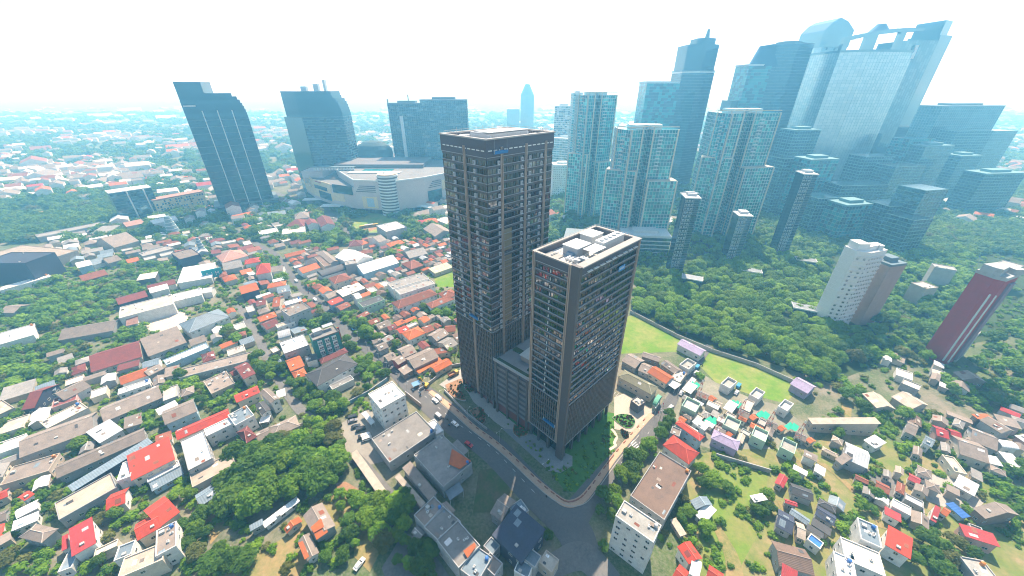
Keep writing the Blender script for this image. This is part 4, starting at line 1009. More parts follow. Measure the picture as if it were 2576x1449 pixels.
# left dark tower
t, lp, h = ftower('office_tower', 'dark blue glass tower at the left with a raised shoulder', 'tower', [(444, 232, 484), (512, 232, 500), (606, 234, 522)], BLUEG, 3.8, 3.4, back=34, every=2, vert=False, crown=False, h=118)
h = atY(606, 234, 522).z; rounded_top(t, lp, 118, h, 13, BLUEG)
c0 = [(lp[0][0], lp[0][1]), (lp[1][0], lp[1][1])]
wedge(t, 'raised_crown', BLUEG[0], lambda m: m.prism([lp[0], lp[1], (lp[1][0] - 10, lp[1][1] + 30), (lp[0][0] - 10, lp[0][1] + 30)], h, h + 12))
wedge(t, 'pale_side', STEELG[0], lambda m: m.prism([lp[0], (lp[0][0] - 1.2, lp[0][1] + 1), (lp[4][0] - 1.2, lp[4][1]), lp[4]], 0, h - 8)); wedge(t, 'roof_terrace', MULL, lambda m: m.prism([(lp[0][0] + 2, lp[0][1] - .6), (lp[1][0] - 3, lp[1][1] - .6), (lp[1][0] - 3, lp[1][1]), (lp[0][0] + 2, lp[0][1])], h - 14, h - 12.6))
for i in range(3):
    a = Vector(lp[0]).lerp(Vector(lp[2]), .28 + i * .24); nrm = Vector((.4, -.9))
    wedge(t, 'vertical_rib', MULL, lambda m: m.box((a.x + nrm.x, a.y + nrm.y, h * .45), (.35, .5, h * .42)))
wedge(t, 'base_canopy', MULLD, lambda m: m.prism([(p[0] * 1.18, p[1] * 1.25) for p in lp], 9, 11))
wedge(t, 'podium', STEELG[1], lambda m: m.prism([(p[0] * 1.12, p[1] * 1.15) for p in lp], 0, 9))
# slab towers behind the mall
t, lp, h = ftower('hotel_tower', 'broad dark teal slab tower rising behind the shopping mall at its left end', 'tower', [(707, 240, 590), (742, 238, 572), (852, 240, 590)], BLUEG + [TEAL[3]], 3.5, 3.2, back=32, every=1, vert=False, crown=False, h=112)
h = atY(742, 240, 572).z; rounded_top(t, lp, 112, h, 11, BLUEG)
wedge(t, 'crown', BLUEG[0], lambda m: m.prism([lp[0], lp[1], (lp[2][0] - 11, lp[2][1]), (lp[3][0] - 11, lp[3][1]), lp[4]], h, h + 5))
for (x, dz, r) in ((-8, 5, 4), (10, 8, 3.5)): wedge(t, 'roof_plant', MULL, lambda m: m.bx(x - r, x + r, -3, 3, h + 5, h + 6 + dz))
wedge(t, 'roof_fin', MULL, lambda m: m.bx(21, 24, -3, 3, h + 5, h + 19))
wedge(t, 'side_rib', STEELG[0], lambda m: m.prism([lp[0], lp[1], (lp[1][0] + 3, lp[1][1] - 2), (lp[0][0] - 3, lp[0][1] - 2)], 0, h * .8))
t, lp, h = ftower('apartment_tower', 'left half of the paired hazy slabs behind the mall, with a mast', 'tower', [(974, 262, 640), (1064, 262, 640)], BLUEG + [STEELG[0]], 3.5, 3.4, back=30, vert=True, every=1)
wedge(t, 'mast', MULLD, lambda m: m.tube((2, 0, h), (2, 0, h + 13), .8, 6)); wedge(t, 'corner_mast', MULLD, lambda m: m.tube((lp[0][0] + 1, lp[0][1] + 1, h), (lp[0][0] + 1, lp[0][1] + 1, h + 7), 1., 6))
wedge(t, 'pale_bay', MULL, lambda m: m.box((lp[0][0] * .3, lp[0][1] - .4, h * .55), (2.5, .8, h * .32)))
t, lp, h = ftower('apartment_tower', 'right half of the paired hazy slabs behind the mall, flat topped', 'tower', [(1056, 256, 622), (1172, 253, 625)], BLUEG + [STEELG[0], STEELG[1]], 3.5, 3.2, back=30, vert=True, every=1)
# the mall
mp = [P(776, 493), P(800, 512), P(845, 528), P(905, 538), P(962, 541), P(1010, 541), P(1075, 530), P(1130, 515), P(1190, 500)]
ml = [(p.x, p.y) for p in mp]; far_b = [(ml[-1][0] + 40, ml[-1][1] + 90), (-130, 660), (-300, 690), (ml[0][0] - 30, ml[0][1] + 60)]
MC = (-190, 560)
t = thing('shopping_mall', 'large pale shopping mall with curved wall, cream panels and a round ribbed drum', 'shopping mall', (*MC, 0))
foot = [(x - MC[0], y - MC[1]) for x, y in ml + far_b]; occupy(ml + far_b, 4)
wedge(t, 'wall', MALLW, lambda m: m.prism(foot, 7, 35))
up = [foot[3], foot[4], foot[5], foot[6], foot[7], foot[8], foot[9], (70, 95), (-75, 105), (-80, 20), (-62, -14)]
wedge(t, 'upper_wall', MALLW, lambda m: m.prism([(x * .998, y * .998 + .15) for x, y in up], 35, 45)); wedge(t, 'upper_parapet', MULL, lambda m: m.prism([(x * 1.004, y * 1.004) for x, y in up], 44, 45.6)); wedge(t, 'upper_roof', stained('mall_deck2', (.24, .235, .23), .5, scale=.06), lambda m: m.prism([(x * .98, y * .98) for x, y in up], 45.6, 45.8))
wedge(t, 'ground_floor', STEELG[1], lambda m: m.prism([(x * .97, y * .96 + 2) for x, y in foot], 0, 7))
wedge(t, 'roof', stained('mall_deck', (.20, .20, .20), .5, scale=.05), lambda m: m.prism([(x * .985, y * .985) for x, y in foot], 35, 35.3))
def onwall(i, u, out): a, b = Vector(foot[i]), Vector(foot[i + 1]); d = (b - a).normalized(); p = a.lerp(b, u); n_ = Vector((d.y, -d.x)); return p + n_ * out, math.atan2(d.y, d.x), (b - a).length
def wpanel(name, mat, i, u0, u1, z0, z1, out=.35):
    p, a, L = onwall(i, (u0 + u1) / 2, out); wedge(t, name, mat, lambda m: m.box((p.x, p.y, (z0 + z1) / 2), (L * (u1 - u0) / 2, .35, (z1 - z0) / 2), 0, a))
for i, u0, u1, z0, z1 in ((0, .02, .98, 12, 37), (1, 0, 1, 12, 36), (2, 0, .5, 14, 24), (3, .25, .9, 9, 24), (7, .1, .9, 24, 38), (7, .3, 1, 9, 18), (6, .75, 1, 24, 37)): wpanel('cream_panel', CREAMP, i, u0, u1, z0, z1)
for i, u0, u1, z0, z1 in ((0, .15, .8, 22, 33), (1, .3, .95, 12, 22), (1, .1, .8, 24, 29), (2, .1, .9, 25, 36), (6, .1, .7, 10, 26)): wpanel('shop_window', BLUEG[0], i, u0, u1, z0, z1, .6)
for i, u0, u1 in ((3, .05, .85), (3, .3, .9), (6, .15, .7), (7, .05, .8)):
    for k in range(4): wpanel('wall_slot', plain('slot_dark', (.08, .08, .09)), i, u0 + .06 * k, u1, 30 + k * 2.4, 30.7 + k * 2.4)
wpanel('billboard', plain('billboard_blue', (.35, .50, .60)), 3, .45, .75, 11, 22, .8)
wpanel('sign_band', plain('sign_red', (.45, .08, .06)), 1, .2, .55, 33.2, 34.6, .8)
# round drum with ringed floors
dc, _, _ = onwall(4, .5, -6); 
wedge(t, 'drum', MALLW, lambda m: m.cyl(dc, 12.5, 0, 52, 40))
for k in range(13): wedge(t, 'drum_window', plain('slot_dark', (.08, .08, .09)), lambda m: m.cyl(dc, 12.7, 2.2 + k * 3.8, 4.1 + k * 3.8, 40))
for k in range(14): wedge(t, 'drum_ring', MULL, lambda m: m.cyl(dc, 13.2, 4.1 + (k - 1) * 3.8, 6.0 + (k - 1) * 3.8, 40))
wedge(t, 'roof_terrace', stained('terrace_sand', (.52, .42, .28), .4), lambda m: m.cyl(dc, 12.2, 52, 53, 40)); wedge(t, 'terrace_roof', MULL, lambda m: m.cyl((dc.x - 3, dc.y + 1), 3.5, 53, 55.5, 14, 0, 1))
w0, w1 = atY(900, 432, 560), atY(1060, 420, 560)
wedge(t, 'swimming_pool', glass('pool_water', (.03, .26, .27), .1, .3, .1, .2, .4), lambda m: m.bx(-22, 20, -28, -12, 45.9, 46.4))
wedge(t, 'pool_deck', stained('pool_deck', (.44, .42, .38), .3), lambda m: m.bx(-36, 36, -42, -30, 45.9, 47))
wedge(t, 'upper_deck', stained('mall_upper', (.17, .16, .165), .4, scale=.05), lambda m: m.bx(-70, 60, -3, 60, 45.9, 51))
wedge(t, 'side_wing', MALLW, lambda m: m.bx(-112, -82, -18, 50, 35, 44))
wedge(t, 'louvre_row', MULL, lambda m: [m.bx(-92 + i * 4.2, -89.5 + i * 4.2, -20, -18, 45.9, 50) for i in range(14)]); wedge(t, 'plant_roof', MULLD, lambda m: m.bx(-95, -34, -21, -13, 50, 50.6))
wedge(t, 'entrance_canopy', MULL, lambda m: [m.box((foot[i][0] * 1.02, foot[i][1] - 7, 8.5), (13, 6, .4), 0, .3 - i * .12) for i in (1, 2, 6)])
dm = MB(); R0 = 30
prof = [(1.0, 0), (1.0, 9), (.96, 15), (.8, 21), (.5, 26), (0, 28.5)]
for k in range(len(prof) - 1):
    for j in range(24):
        a0, a1 = 2 * math.pi * j / 24, 2 * math.pi * (j + 1) / 24; (r0, z0), (r1, z1) = prof[k], prof[k + 1]
        q = [(R0 * r0 * math.cos(a0), R0 * .75 * r0 * math.sin(a0), z0), (R0 * r0 * math.cos(a1), R0 * .75 * r0 * math.sin(a1), z0), (R0 * r1 * math.cos(a1), R0 * .75 * r1 * math.sin(a1), z1), (R0 * r1 * math.cos(a0), R0 * .75 * r1 * math.sin(a0), z1)]
        dm.poly(q if r1 > 0 else q[:3])
dl = atY(942, 385, 640)
dm.build('dome', stained('dome_teal', (.05, .10, .11), .3, scale=.05), t, (dl.x - MC[0], dl.y - MC[1], 46))
# teal apartment towers
def teal(label, x0, x1, y0, y1, ytop, ystep, Y0, Ymid, Y1, wings):
    xm = (x0 + x1) / 2; dx = x1 - x0
    t, lp, h = ftower('teal_apartment_tower', label, 'apartment tower', [(x0, ytop, Y0), (x0 + dx * .22, ytop, Ymid), (x0 + dx * .42, ytop, Ymid + 5), (x0 + dx * .52, ytop, Ymid + 12), (x0 + dx * .60, ytop, Ymid + 5), (x1, ytop, Y1)], TEAL, 3.3, 3.0, 'teal glass apartment towers', line=MULLT, lw=.16, back=24, indiv=290, crown=False)
    CE = stained('cream_edge', (.62, .56, .44), .2)
    rim = MB()
    for i in range(5):
        a, b = Vector(lp[i]), Vector(lp[i + 1]); d = b - a; rim.box(((a.x + b.x) / 2, (a.y + b.y) / 2, h + 2.4), (d.length / 2, .3, .35), 0, math.atan2(d.y, d.x)); rim.box((a.x, a.y, h + 1), (.3, .3, 1.6))
    rim.build('roof_frame', CE, t)
    wedge(t, 'plant_room', MULLT, lambda m: m.prism([(x * .55, y * .55 + 4) for x, y in lp], h, h + 3.5))
    hs = atY(xm, ystep, Ymid).z
    # lower wings stepping out in front at different heights
    for i0, i1, dz, out in ((0, 2, 0, 7), (4, 5, -9, 7)):
        a, b = Vector(lp[i0]), Vector(lp[i1]); d = (b - a).normalized(); nr = Vector((d.y, -d.x)); a2 = a - d * (5 if i0 == 0 else 0); b2 = b + d * (5 if i1 == 5 else 0)
        q = [tuple(a2 + nr * out), tuple(b2 + nr * out), tuple(b2 - nr * 6), tuple(a2 - nr * 6)]
        curtain(t, q, 0, hs + dz, 3.3, 3.0, [TEAL[1], TEAL[0], TEAL[2], TEAL[3]], MULL, .16, .14)
        wedge(t, 'setback_edge', CE, lambda m: m.prism(q, hs + dz, hs + dz + .8))
        for p in (a2, b2): c = p + nr * (out + .2); wedge(t, 'pilaster', CE, lambda m: m.box((c.x, c.y, (hs + dz) / 2), (.7, .5, (hs + dz) / 2), 0, math.atan2(d.y, d.x)))
    for i, u in ((0, 0), (1, .1), (2, 0), (4, 0), (4, .98)):
        a = Vector(lp[i]).lerp(Vector(lp[i + 1]), u); wedge(t, 'pilaster', CE, lambda m: m.box((a.x, a.y - .4, h / 2 + .4), (.6, .6, h / 2)))
    for e, u in ((0, .5), (4, .3)):
        a = Vector(lp[e]).lerp(Vector(lp[e + 1]), u)
        for kf in range(int(hs / 3.3) + 1, int(h / 3.3)):
            wedge(t, 'balcony', MULL, lambda m: (m.bx(a.x - 2.2, a.x + 2.2, a.y - 1.5, a.y, kf * 3.3, kf * 3.3 + .25), m.bx(a.x - 2.2, a.x + 2.2, a.y - 1.5, a.y - 1.4, kf * 3.3 + .25, kf * 3.3 + 1.1)))
    return t
teal('left teal glass apartment tower, tallest of the teal group', 1457, 1553, 0, 0, 240, 390, 470, 455, 470, 0)
teal('middle teal glass apartment tower with stepped front, above the short tower roof', 1553, 1708, 0, 0, 328, 432, 380, 366, 372, 0)
teal('right teal glass apartment tower between the dark skyscrapers', 1805, 1965, 0, 0, 286, 400, 400, 386, 396, 0)
t, lp, h = ftower('podium_block', 'blue green podium block with a pool deck at the foot of the teal towers', 'podium', [(1421, 558, 330), (1470, 600, 300), (1540, 600, 320)], [TEAL[1], BLUEG[0]], 4, 4, back=30, h=22, lw=.1, vert=True)
wedge(t, 'swimming_pool', glass('pool_water', (.02, .45, .45)), lambda m: m.cyl((6, 14), 7, 22.2, 22.5, 18)); 
t, lp, h = ftower('podium_block', 'low pale striped podium under the middle teal tower', 'podium', [(1560, 640, 345), (1680, 640, 340)], STEELG, 4, 4, back=24, h=20, lw=.5, line=MULL, vert=False)
# pale block and small ones between
ftower('apartment_block', 'pale blue white apartment slab behind the left teal tower', 'apartment block', [(1396, 268, 760), (1440, 268, 755)], [PALEG[0], STEELG[0], MULL], 3.6, 4, back=25, line=MULL, lw=.5)
ftower('apartment_block', 'thin faded grey slab at the left edge of the left teal tower', 'apartment block', [(1443, 236, 640), (1466, 236, 640)], [PALEG[1], STEELG[0]], 3.6, 4, back=25, line=MULL, lw=.4)
ftower('apartment_block', 'low long white edged block under the pale blue slab', 'apartment block', [(1388, 352, 720), (1450, 352, 700)], [PALEG[1], STEELG[0]], 4, 5, back=40, line=MULL, lw=.7)
def white_block(label, px0, px1, ytop, Y, back=14):
    t, lp, h = ftower('white_apartment_block', label, 'apartment block', [(px0, ytop, Y), ((px0 + px1) / 2, ytop, Y - 3), (px1, ytop, Y + 2)], [WHITE], 3.2, 3.2, back=back, line=WHITE, lw=.12, vert=False, crown=True)
    for i in (0, 1):
        a, b = Vector(lp[i]), Vector(lp[i + 1]); d = (b - a); L = d.length; d.normalize(); ang = math.atan2(d.y, d.x); k = int(L / 2.4)
        for f_ in range(int(h / 3.2)):
            for j in range(k):
                if rnd.random() < .85:
                    p = a + d * (L * (j + .5) / k); link('window', WIN_ME, t, (p.x, p.y - .05, f_ * 3.2 + 1), rz=ang, scale=(1.3, 1, 1.4))
        wedge(t, 'ledge', WHITE, lambda m: [m.box(((a.x + b.x) / 2 + d.y * .3, (a.y + b.y) / 2 - d.x * .3, f_ * 3.2), (L / 2, .3, .18), 0, ang) for f_ in range(1, int(h / 3.2) + 1)])
    return t, lp, h
white_block('small white apartment block with stepped top right of the tall tower', 1392, 1440, 418, 560, 20)
# dark hazy skyscrapers, right half
t, lp, h = ftower('skyscraper', 'dark hazy skyscraper with teal shoulder behind the middle teal tower', 'skyscraper', [(1716, 182, 640), (1760, 180, 625), (1798, 180, 640)], BLUEG, 4, 4, back=40, lw=.12, vert=False)
wedge(t, 'crown', BLUEG[1], lambda m: (m.prism([(x * .94, y * .94) for x, y in lp], h, h + 34), m.prism([(x * .55 + 5, y * .6) for x, y in lp], h + 34, h + 42)))
wedge(t, 'spire', MULLD, lambda m: m.cyl((9, 0), 3.5, h + 42, h + 54, 10, 0, 1.5)); wedge(t, 'band', MULL, lambda m: m.prism([(x * 1.02, y * 1.02) for x, y in lp], h - 2, h))
a_ = atY(1628, 210, 640); b_ = atY(1720, 210, 640)
sh = [(a_.x - t.location.x, a_.y - t.location.y), (b_.x - t.location.x, b_.y - t.location.y), (b_.x - t.location.x, 25), (a_.x - t.location.x, 25)]
curtain(t, sh, 0, a_.z, 4, 5, [TEAL[1], BLUEG[0]], MULLD, .12, .1, vert=False)
wedge(t, 'shoulder_edge', MULL, lambda m: m.prism([(x - 1, y) if i in (0, 3) else (x, y) for i, (x, y) in enumerate(sh)], a_.z, a_.z + 3))
wedge(t, 'step', BLUEG[1], lambda m: (m.bx(sh[0][0] - 14, sh[0][0], -8, 22, 0, a_.z - 75), m.bx(sh[0][0] - 26, sh[0][0] - 14, -4, 20, 0, a_.z - 95)))
t, lp, h = ftower('skyscraper', 'dark hazy skyscraper with teal shoulder behind the right teal tower', 'skyscraper', [(1958, 112, 620), (2010, 110, 605), (2048, 112, 620)], BLUEG, 4, 4, back=40, lw=.12, vert=False)
wedge(t, 'crown', BLUEG[1], lambda m: m.cyl((-22, 6), 24, h - 26, h + 0, 24, 0, 15))
a_ = atY(1886, 166, 620); b_ = atY(1960, 166, 620); sh = [(a_.x - t.location.x, a_.y - t.location.y), (b_.x - t.location.x, b_.y - t.location.y), (b_.x - t.location.x, 25), (a_.x - t.location.x, 25)]
curtain(t, sh, 0, a_.z, 4, 5, [TEAL[1], BLUEG[0]], MULLD, .12, .1, vert=False)
wedge(t, 'shoulder_edge', MULL, lambda m: m.prism([(x - 1, y) if i in (0, 3) else (x, y) for i, (x, y) in enumerate(sh)], a_.z, a_.z + 2.5))
wedge(t, 'step', BLUEG[1], lambda m: (m.bx(sh[0][0] - 10, sh[0][0], -8, 22, 0, a_.z - 45), m.bx(sh[0][0] - 22, sh[0][0] - 10, -4, 20, 0, a_.z - 70)))
t, lp, h = ftower('skyscraper', 'pale hazy skyscraper with rounded gable top', 'skyscraper', [(2050, 120, 700), (2068, 120, 690), (2122, 120, 700)], PALEG + [STEELG[0]], 4, 4, back=45, lw=.1, vert=False, crown=False)
x0, x1, ya, yb = lp[0][0], lp[2][0], lp[1][1], lp[3][1]
def f(m):
    pr = [(x0, 0), (x0, 22), (x0 * .5, 33), (0, 38), (x1 * .5, 33), (x1, 22), (x1, 0)]
    m.poly([(x, ya + 1, h + z) for x, z in pr]); m.poly([(x, yb, h + z) for x, z in pr][::-1])
    for i in range(len(pr) - 1): m.poly([(pr[i][0], ya + 1, h + pr[i][1]), (pr[i][0], yb, h + pr[i][1]), (pr[i + 1][0], yb, h + pr[i + 1][1]), (pr[i + 1][0], ya + 1, h + pr[i + 1][1])])
wedge(t, 'crown', STEELG[0], f)
wedge(t, 'side_wing', PALEG[1], lambda m: m.bx(x0 - 22, x0, ya + 6, yb - 4, 0, h - 70))
# the giant with the arched crown
t, lp, h = ftower('skyscraper', 'giant pale glass skyscraper with an arched open crown and a tall side fin', 'skyscraper', [(2112, 135, 600), (2190, 132, 585), (2262, 134, 590), (2300, 132, 600)], PALEG, 4.2, 5, back=60, lw=.08, vert=True, line=STEELG[0], crown=False)
L0, L3 = Vector(lp[0]), Vector(lp[3])
def arch(m):
    n = 14; e = (L3 - L0)
    top = [14 + 14 * math.sin(math.pi * (.08 + .5 * i / n)) for i in range(n + 1)]
    for i in range(n):
        a, b = L0 + e * (i / n), L0 + e * ((i + 1) / n)
        m.prism([(a.x, a.y), (b.x, b.y), (b.x, b.y + 6), (a.x, a.y + 6)], h + top[i] - 4, h + top[i])
        if i in (0, 4, 5, 10): m.prism([(a.x, a.y), (b.x, b.y), (b.x, b.y + 6), (a.x, a.y + 6)], h, h + top[i] - 3.9)
wedge(t, 'arched_crown', STEELG[0], arch)
wedge(t, 'roof_edge', STEELG[1], lambda m: m.prism([(x * 1.02, y * 1.02) for x, y in lp], h, h + 2.5))
wedge(t, 'dome', STEELG[0], lambda m: m.cyl((4, 0), 13, h + 24, h + 34, 20, 0, 5))
w1_, w2_ = atY(2300, 100, 600), atY(2362, 100, 610)
sw = [(w1_.x - t.location.x, w1_.y - t.location.y), (w2_.x - t.location.x, w2_.y - t.location.y), (w2_.x - t.location.x, 40), (w1_.x - t.location.x, 40)]
curtain(t, sw, 0, w1_.z, 4.2, 5, STEELG, STEELG[1], .1, .15)
wedge(t, 'side_slot', WHITE, lambda m: m.bx(sw[0][0] + 5, sw[0][0] + 9, sw[0][1] - 1.2, sw[0][1] - .3, w1_.z - 22, w1_.z - 6))
w3_ = atY(2397, 90, 622)
wedge(t, 'tall_fin', STEELG[0], lambda m: (m.prism([sw[1], (w3_.x - t.location.x, w3_.y - t.location.y), (w3_.x - t.location.x, 42), (sw[1][0], 42)], 0, w3_.z), m.prism([(sw[1][0] + 2, sw[1][1] + 4), (w3_.x - t.location.x - 5, w3_.y - t.location.y + 4), (w3_.x - t.location.x - 5, 40), (sw[1][0] + 2, 40)], w3_.z, w3_.z + 17)))
wedge(t, 'podium', BLUEG[1], lambda m: m.bx(-120, 130, -60, 20, 0, 30))
ftower('office_block', 'low wide dark office block at the right with a roof hut', 'office block', [(2372, 270, 640), (2528, 268, 660)], STEELG[1:] + [BLUEG[0]], 3.8, 4, back=40, lw=.12)
# murky mid-rise blocks below the giant
for i, (x0, x1, yt, Y, lab, mt) in enumerate([(2000, 2065, 330, 520, 'dark mid rise block under the rounded gable skyscraper', BLUEG), (2120, 2235, 468, 430, 'dark wide mid rise with pale roof line below the giant skyscraper', BLUEG), (2255, 2330, 420, 470, 'hazy green slab right of the dark wide mid rise', STEELG),
        (2130, 2200, 520, 380, 'teal ribbed block in front of the dark wide mid rise', [TEAL[1], BLUEG[0]]), (2240, 2300, 520, 370, 'dim slab in front of the hazy green slab', BLUEG), (2330, 2385, 480, 360, 'hazy slim tower slab by itself among the dark trees', STEELG), (2420, 2470, 395, 560, 'low dark block at the far right woods', BLUEG), (2500, 2560, 330, 640, 'low teal block at the right horizon', STEELG), (1975, 2030, 400, 470, 'dim block right of the right teal tower', BLUEG), (2040, 2110, 405, 450, 'teal ribbed slab under the rounded gable skyscraper', [TEAL[1], BLUEG[0]]), (2060, 2120, 500, 400, 'dim ribbed block left of the teal ribbed block', BLUEG),
        (2180, 2250, 395, 500, 'dim slab at the foot of the giant skyscraper', BLUEG), (2330, 2400, 370, 540, 'hazy slab under the tall side fin', STEELG), (2410, 2500, 330, 600, 'wide dim block under the low wide office block', BLUEG), (2290, 2350, 350, 560, 'hazy ribbed slab at the foot of the giant skyscraper', [TEAL[1], STEELG[1]]), (2480, 2580, 440, 480, 'dim wide block at the right edge woods', BLUEG), (2300, 2345, 555, 340, 'dim low slab above the white apartment tower', BLUEG)]):
    ftower('office_block', lab, 'office block', [(x0, yt, Y), (x1, yt, Y + 6)], mt, 3.8, 4, back=24, lw=.3, group='hazy blocks below the giant skyscraper', line=EDGET, crown=i % 3 == 0)
# slim lattice sided towers at the edge of the woodland
def slim(label, px, ytop, pxb, yb, wpx):
    b = P(pxb, yb); top = atY(px, ytop, b.y); h = top.z
    t = thing('slim_tower', label, 'tower', (b.x, b.y + 6, 0), R(-8), 'slim lattice sided towers by the woodland')
    m = MB(); m.bx(-5.5, 5.5, -6, 8, 0, h); m.build('body', BLUEG[1], t)
    q = MB(); k = int(h / 3.2)
    for i in range(k + 1):
        q.bx(-5.6, 1.2, -6.35, -6, i * h / k - .12, i * h / k + .12)
        if i < k:
            for j in range(3): q.bx(-5.0 + j * 2.1, -3.7 + j * 2.1, -6.3, -6, i * h / k + .7, i * h / k + 2.1)
    for x in (-5.6, 1.1): q.bx(x - .1, x + .1, -6.35, -6, 0, h)
    q.build('lattice', plain('lattice_grey', (.33, .37, .40)), t, kind='stuff')
    m = MB()
    for i in range(int(h / 1.6)): m.bx(1.4, 5.7, -6.5, -6, i * 1.6, i * 1.6 + .25)
    m.build('louvre', plain('louvre_dark', (.14, .18, .20)), t, kind='stuff')
    m = MB(); m.bx(-6.2, 6.2, -6.6, 8.5, h, h + .8); m.build('roof_edge', WHITE, t); m = MB(); m.bx(-3, 4, -1, 6, h + .8, h + 3); m.build('plant_room', MECH, t)
    occupy(rectpts(b.x, b.y + 6, 13, 16, 0), 4); return t, h
t, h = slim('slim dark lattice tower with a white curved roof rib, nearest the short tower', 1725, 500, 1700, 695, 0)
m = MB()
for i in range(12):
    a0, a1 = math.pi * i / 12, math.pi * (i + 1) / 12
    m.tube((-7 + 1 * 14 * (1 - math.cos(a0)) / 2, 7 - 5 * math.sin(a0), h + 1 + 2.2 * math.sin(a0)), (-7 + 14 * (1 - math.cos(a1)) / 2, 7 - 5 * math.sin(a1), h + 1 + 2.2 * math.sin(a1)), .6, 6)
m.build('curved_rib', WHITE, t)
slim('slim dark lattice tower below the right teal tower', 1850, 545, 1840, 668, 0)
slim('slim dark lattice tower, rightmost of the lattice sided ones', 1990, 440, 1965, 645, 0)
for i, (x, y) in enumerate(((1742, 697), (1890, 678), (2028, 652), (2028, 772))):
    p = P(x, y, 8); t = thing('flat_pavilion', ['grey roofed pavilion by the woodland, below the nearest lattice tower', 'grey roofed pavilion by the woodland, below the middle lattice tower', 'grey roofed pavilion right of the last lattice tower', 'grey roofed pavilion inside the woodland near the white tower'][i], 'pavilion', (p.x, p.y, 0), R(-25), 'white edged pavilions at the woodland')
    m = MB(); m.bx(-8, 8, -4.5, 4.5, 7.6, 7.9); m.build('roof', stained('pav_grey', (.25, .27, .29), .3), t); m = MB(); m.bx(-8.3, 8.3, -4.8, -4.5, 7.3, 8.2); m.bx(-8.3, -8, -4.5, 4.8, 7.3, 8.2); m.bx(8, 8.3, -4.5, 4.8, 7.3, 8.2); m.build('roof_edge', WHITE, t)
    m = MB(); m.bx(-7.6, 7.6, -4.2, 4.2, 0, 7.6); m.build('wall', STEELG[1], t)
    m = MB()
    for k in range(14): m.bx(-7.8 + k * 1.15, -7.6 + k * 1.15, -4.5, -4.25, 0, 7.3)
    m.build('fin', MULLD, t)
# white apartment tower and its brown neighbour, red tower
t, lp, h = white_block('white apartment tower at the right with a column of round dark windows', 2152, 2226, 642, 218, 9)
wedge(t, 'roof_house', WHITE, lambda m: (m.bx(-9, -2, -3, 5, h + 1.6, h + 6), m.bx(0, 4, -2, 3, h + 1.6, h + 4), m.bx(5.5, 8.5, -2, 4, h + 1.6, h + 4.6)))
t, lp, h = ftower('apartment_block', 'plain brown slab right behind the white apartment tower', 'apartment block', [(2240, 672, 218), (2274, 678, 221)], [stained('brown_render', (.33, .24, .20), .3)], 3.2, 4, back=14, lw=0, vert=False, line=MULLD)
t, lp, h = ftower('office_tower', 'dark red clad tower with grey cap at the right edge', 'tower', [(2500, 704, 178), (2530, 708, 175), (2558, 703, 181)], [stained('red_cladding', (.34, .035, .04), .3, var=.05), stained('red_cladding', (.34, .035, .04))], 3.6, 60, back=8, lw=0, vert=False, line=MULL, crown=False)
for i, u in ((0, .5), (1, .02), (1, .5)):
    a = Vector(lp[i]).lerp(Vector(lp[i + 1]), u); wedge(t, 'white_strip', MULL, lambda m: m.box((a.x, a.y - .2, h * .45), (.3, .3, h * .4)))
wedge(t, 'grey_cap', stained('cap_grey', (.42, .43, .42), .4), lambda m: (m.prism([(x * 1.06, y * 1.06) for x, y in lp], h, h + 2), m.prism([(x * .6 - 4, y * .7) for x, y in lp], h + 2, h + 6), m.bx(3, 9, -3, 5, h + 2, h + 5)))
wedge(t, 'side_panel', stained('side_mauve', (.22, .15, .20), .3), lambda m: m.box(((lp[1][0] * .35 + lp[2][0] * .65), (lp[1][1] * .35 + lp[2][1] * .65) - .6, h * .5), (3.0, .5, h * .45), 0, math.atan2(lp[2][1] - lp[1][1], lp[2][0] - lp[1][0])))
for lab, px, py, l_, w_, h_, a_ in (('grey ruined block left of the red tower', 2380, 850, 14, 12, 18, .5), ('pale rounded block between white and red towers', 2345, 680, 13, 9, 18, -.6), ('tan broken block right of the brown slab', 2300, 720, 12, 10, 15, .2), ('pale grey block behind the red tower', 2500, 680, 18, 12, 20, .4)):
    p = P(px, py + 40); house('apartment_block', lab, 'building', p.x, p.y, a_, l_, w_, h_, 'f', 'concrete', 'tan' if 'tan' in lab else 'grey', None, random.Random(3), 1, extras=True); occupy(rectpts(p.x, p.y, l_ + 2, w_ + 2, a_), 4)
# far silhouette and dark slab office block at the left
t, lp, h = ftower('skyscraper', 'far faint skyscraper silhouette on the horizon left of the teal towers', 'skyscraper', [(1310, 240, 1500), (1344, 240, 1500)], [STEELG[0]], 8, 20, back=40, lw=0, vert=False, line=MULLD, crown=False)
wedge(t, 'crown', STEELG[0], lambda m: m.cyl((0, 0), 26, h, h + 36, 12, 0, 8)); wedge(t, 'step', STEELG[0], lambda m: m.bx(-75, -28, -15, 15, 0, h - 45))
b0, b1 = P(312, 560), P(412, 541)
d = (b1 - b0); nb = Vector((-d.y, d.x, 0)).normalized() * 22
t = thing('office_block', 'dark slab office block with two white vertical stripes, by the meadow', 'office block', ((b0.x + b1.x) / 2, (b0.y + b1.y) / 2, 0))
lp = loc(t, [b0, b1, b1 + nb, b0 + nb]); occupy([b0[:2], b1[:2], (b1 + nb)[:2], (b0 + nb)[:2]], 4)
curtain(t, lp, 0, 36, 3.6, 3, [BLUEG[1], STEELG[1]], MULLD, .15, .1, vert=False)
for u in (.4, .8): a = Vector(lp[0]).lerp(Vector(lp[1]), u); wedge(t, 'white_stripe', MULL, lambda m: m.box((a.x + .3, a.y - .6, 18), (.6, .5, 18)))
wedge(t, 'roof_edge', MULL, lambda m: m.prism([(x * 1.02, y * 1.02) for x, y in lp], 36, 37))
f0, f1 = P(405, 545), P(525, 520)
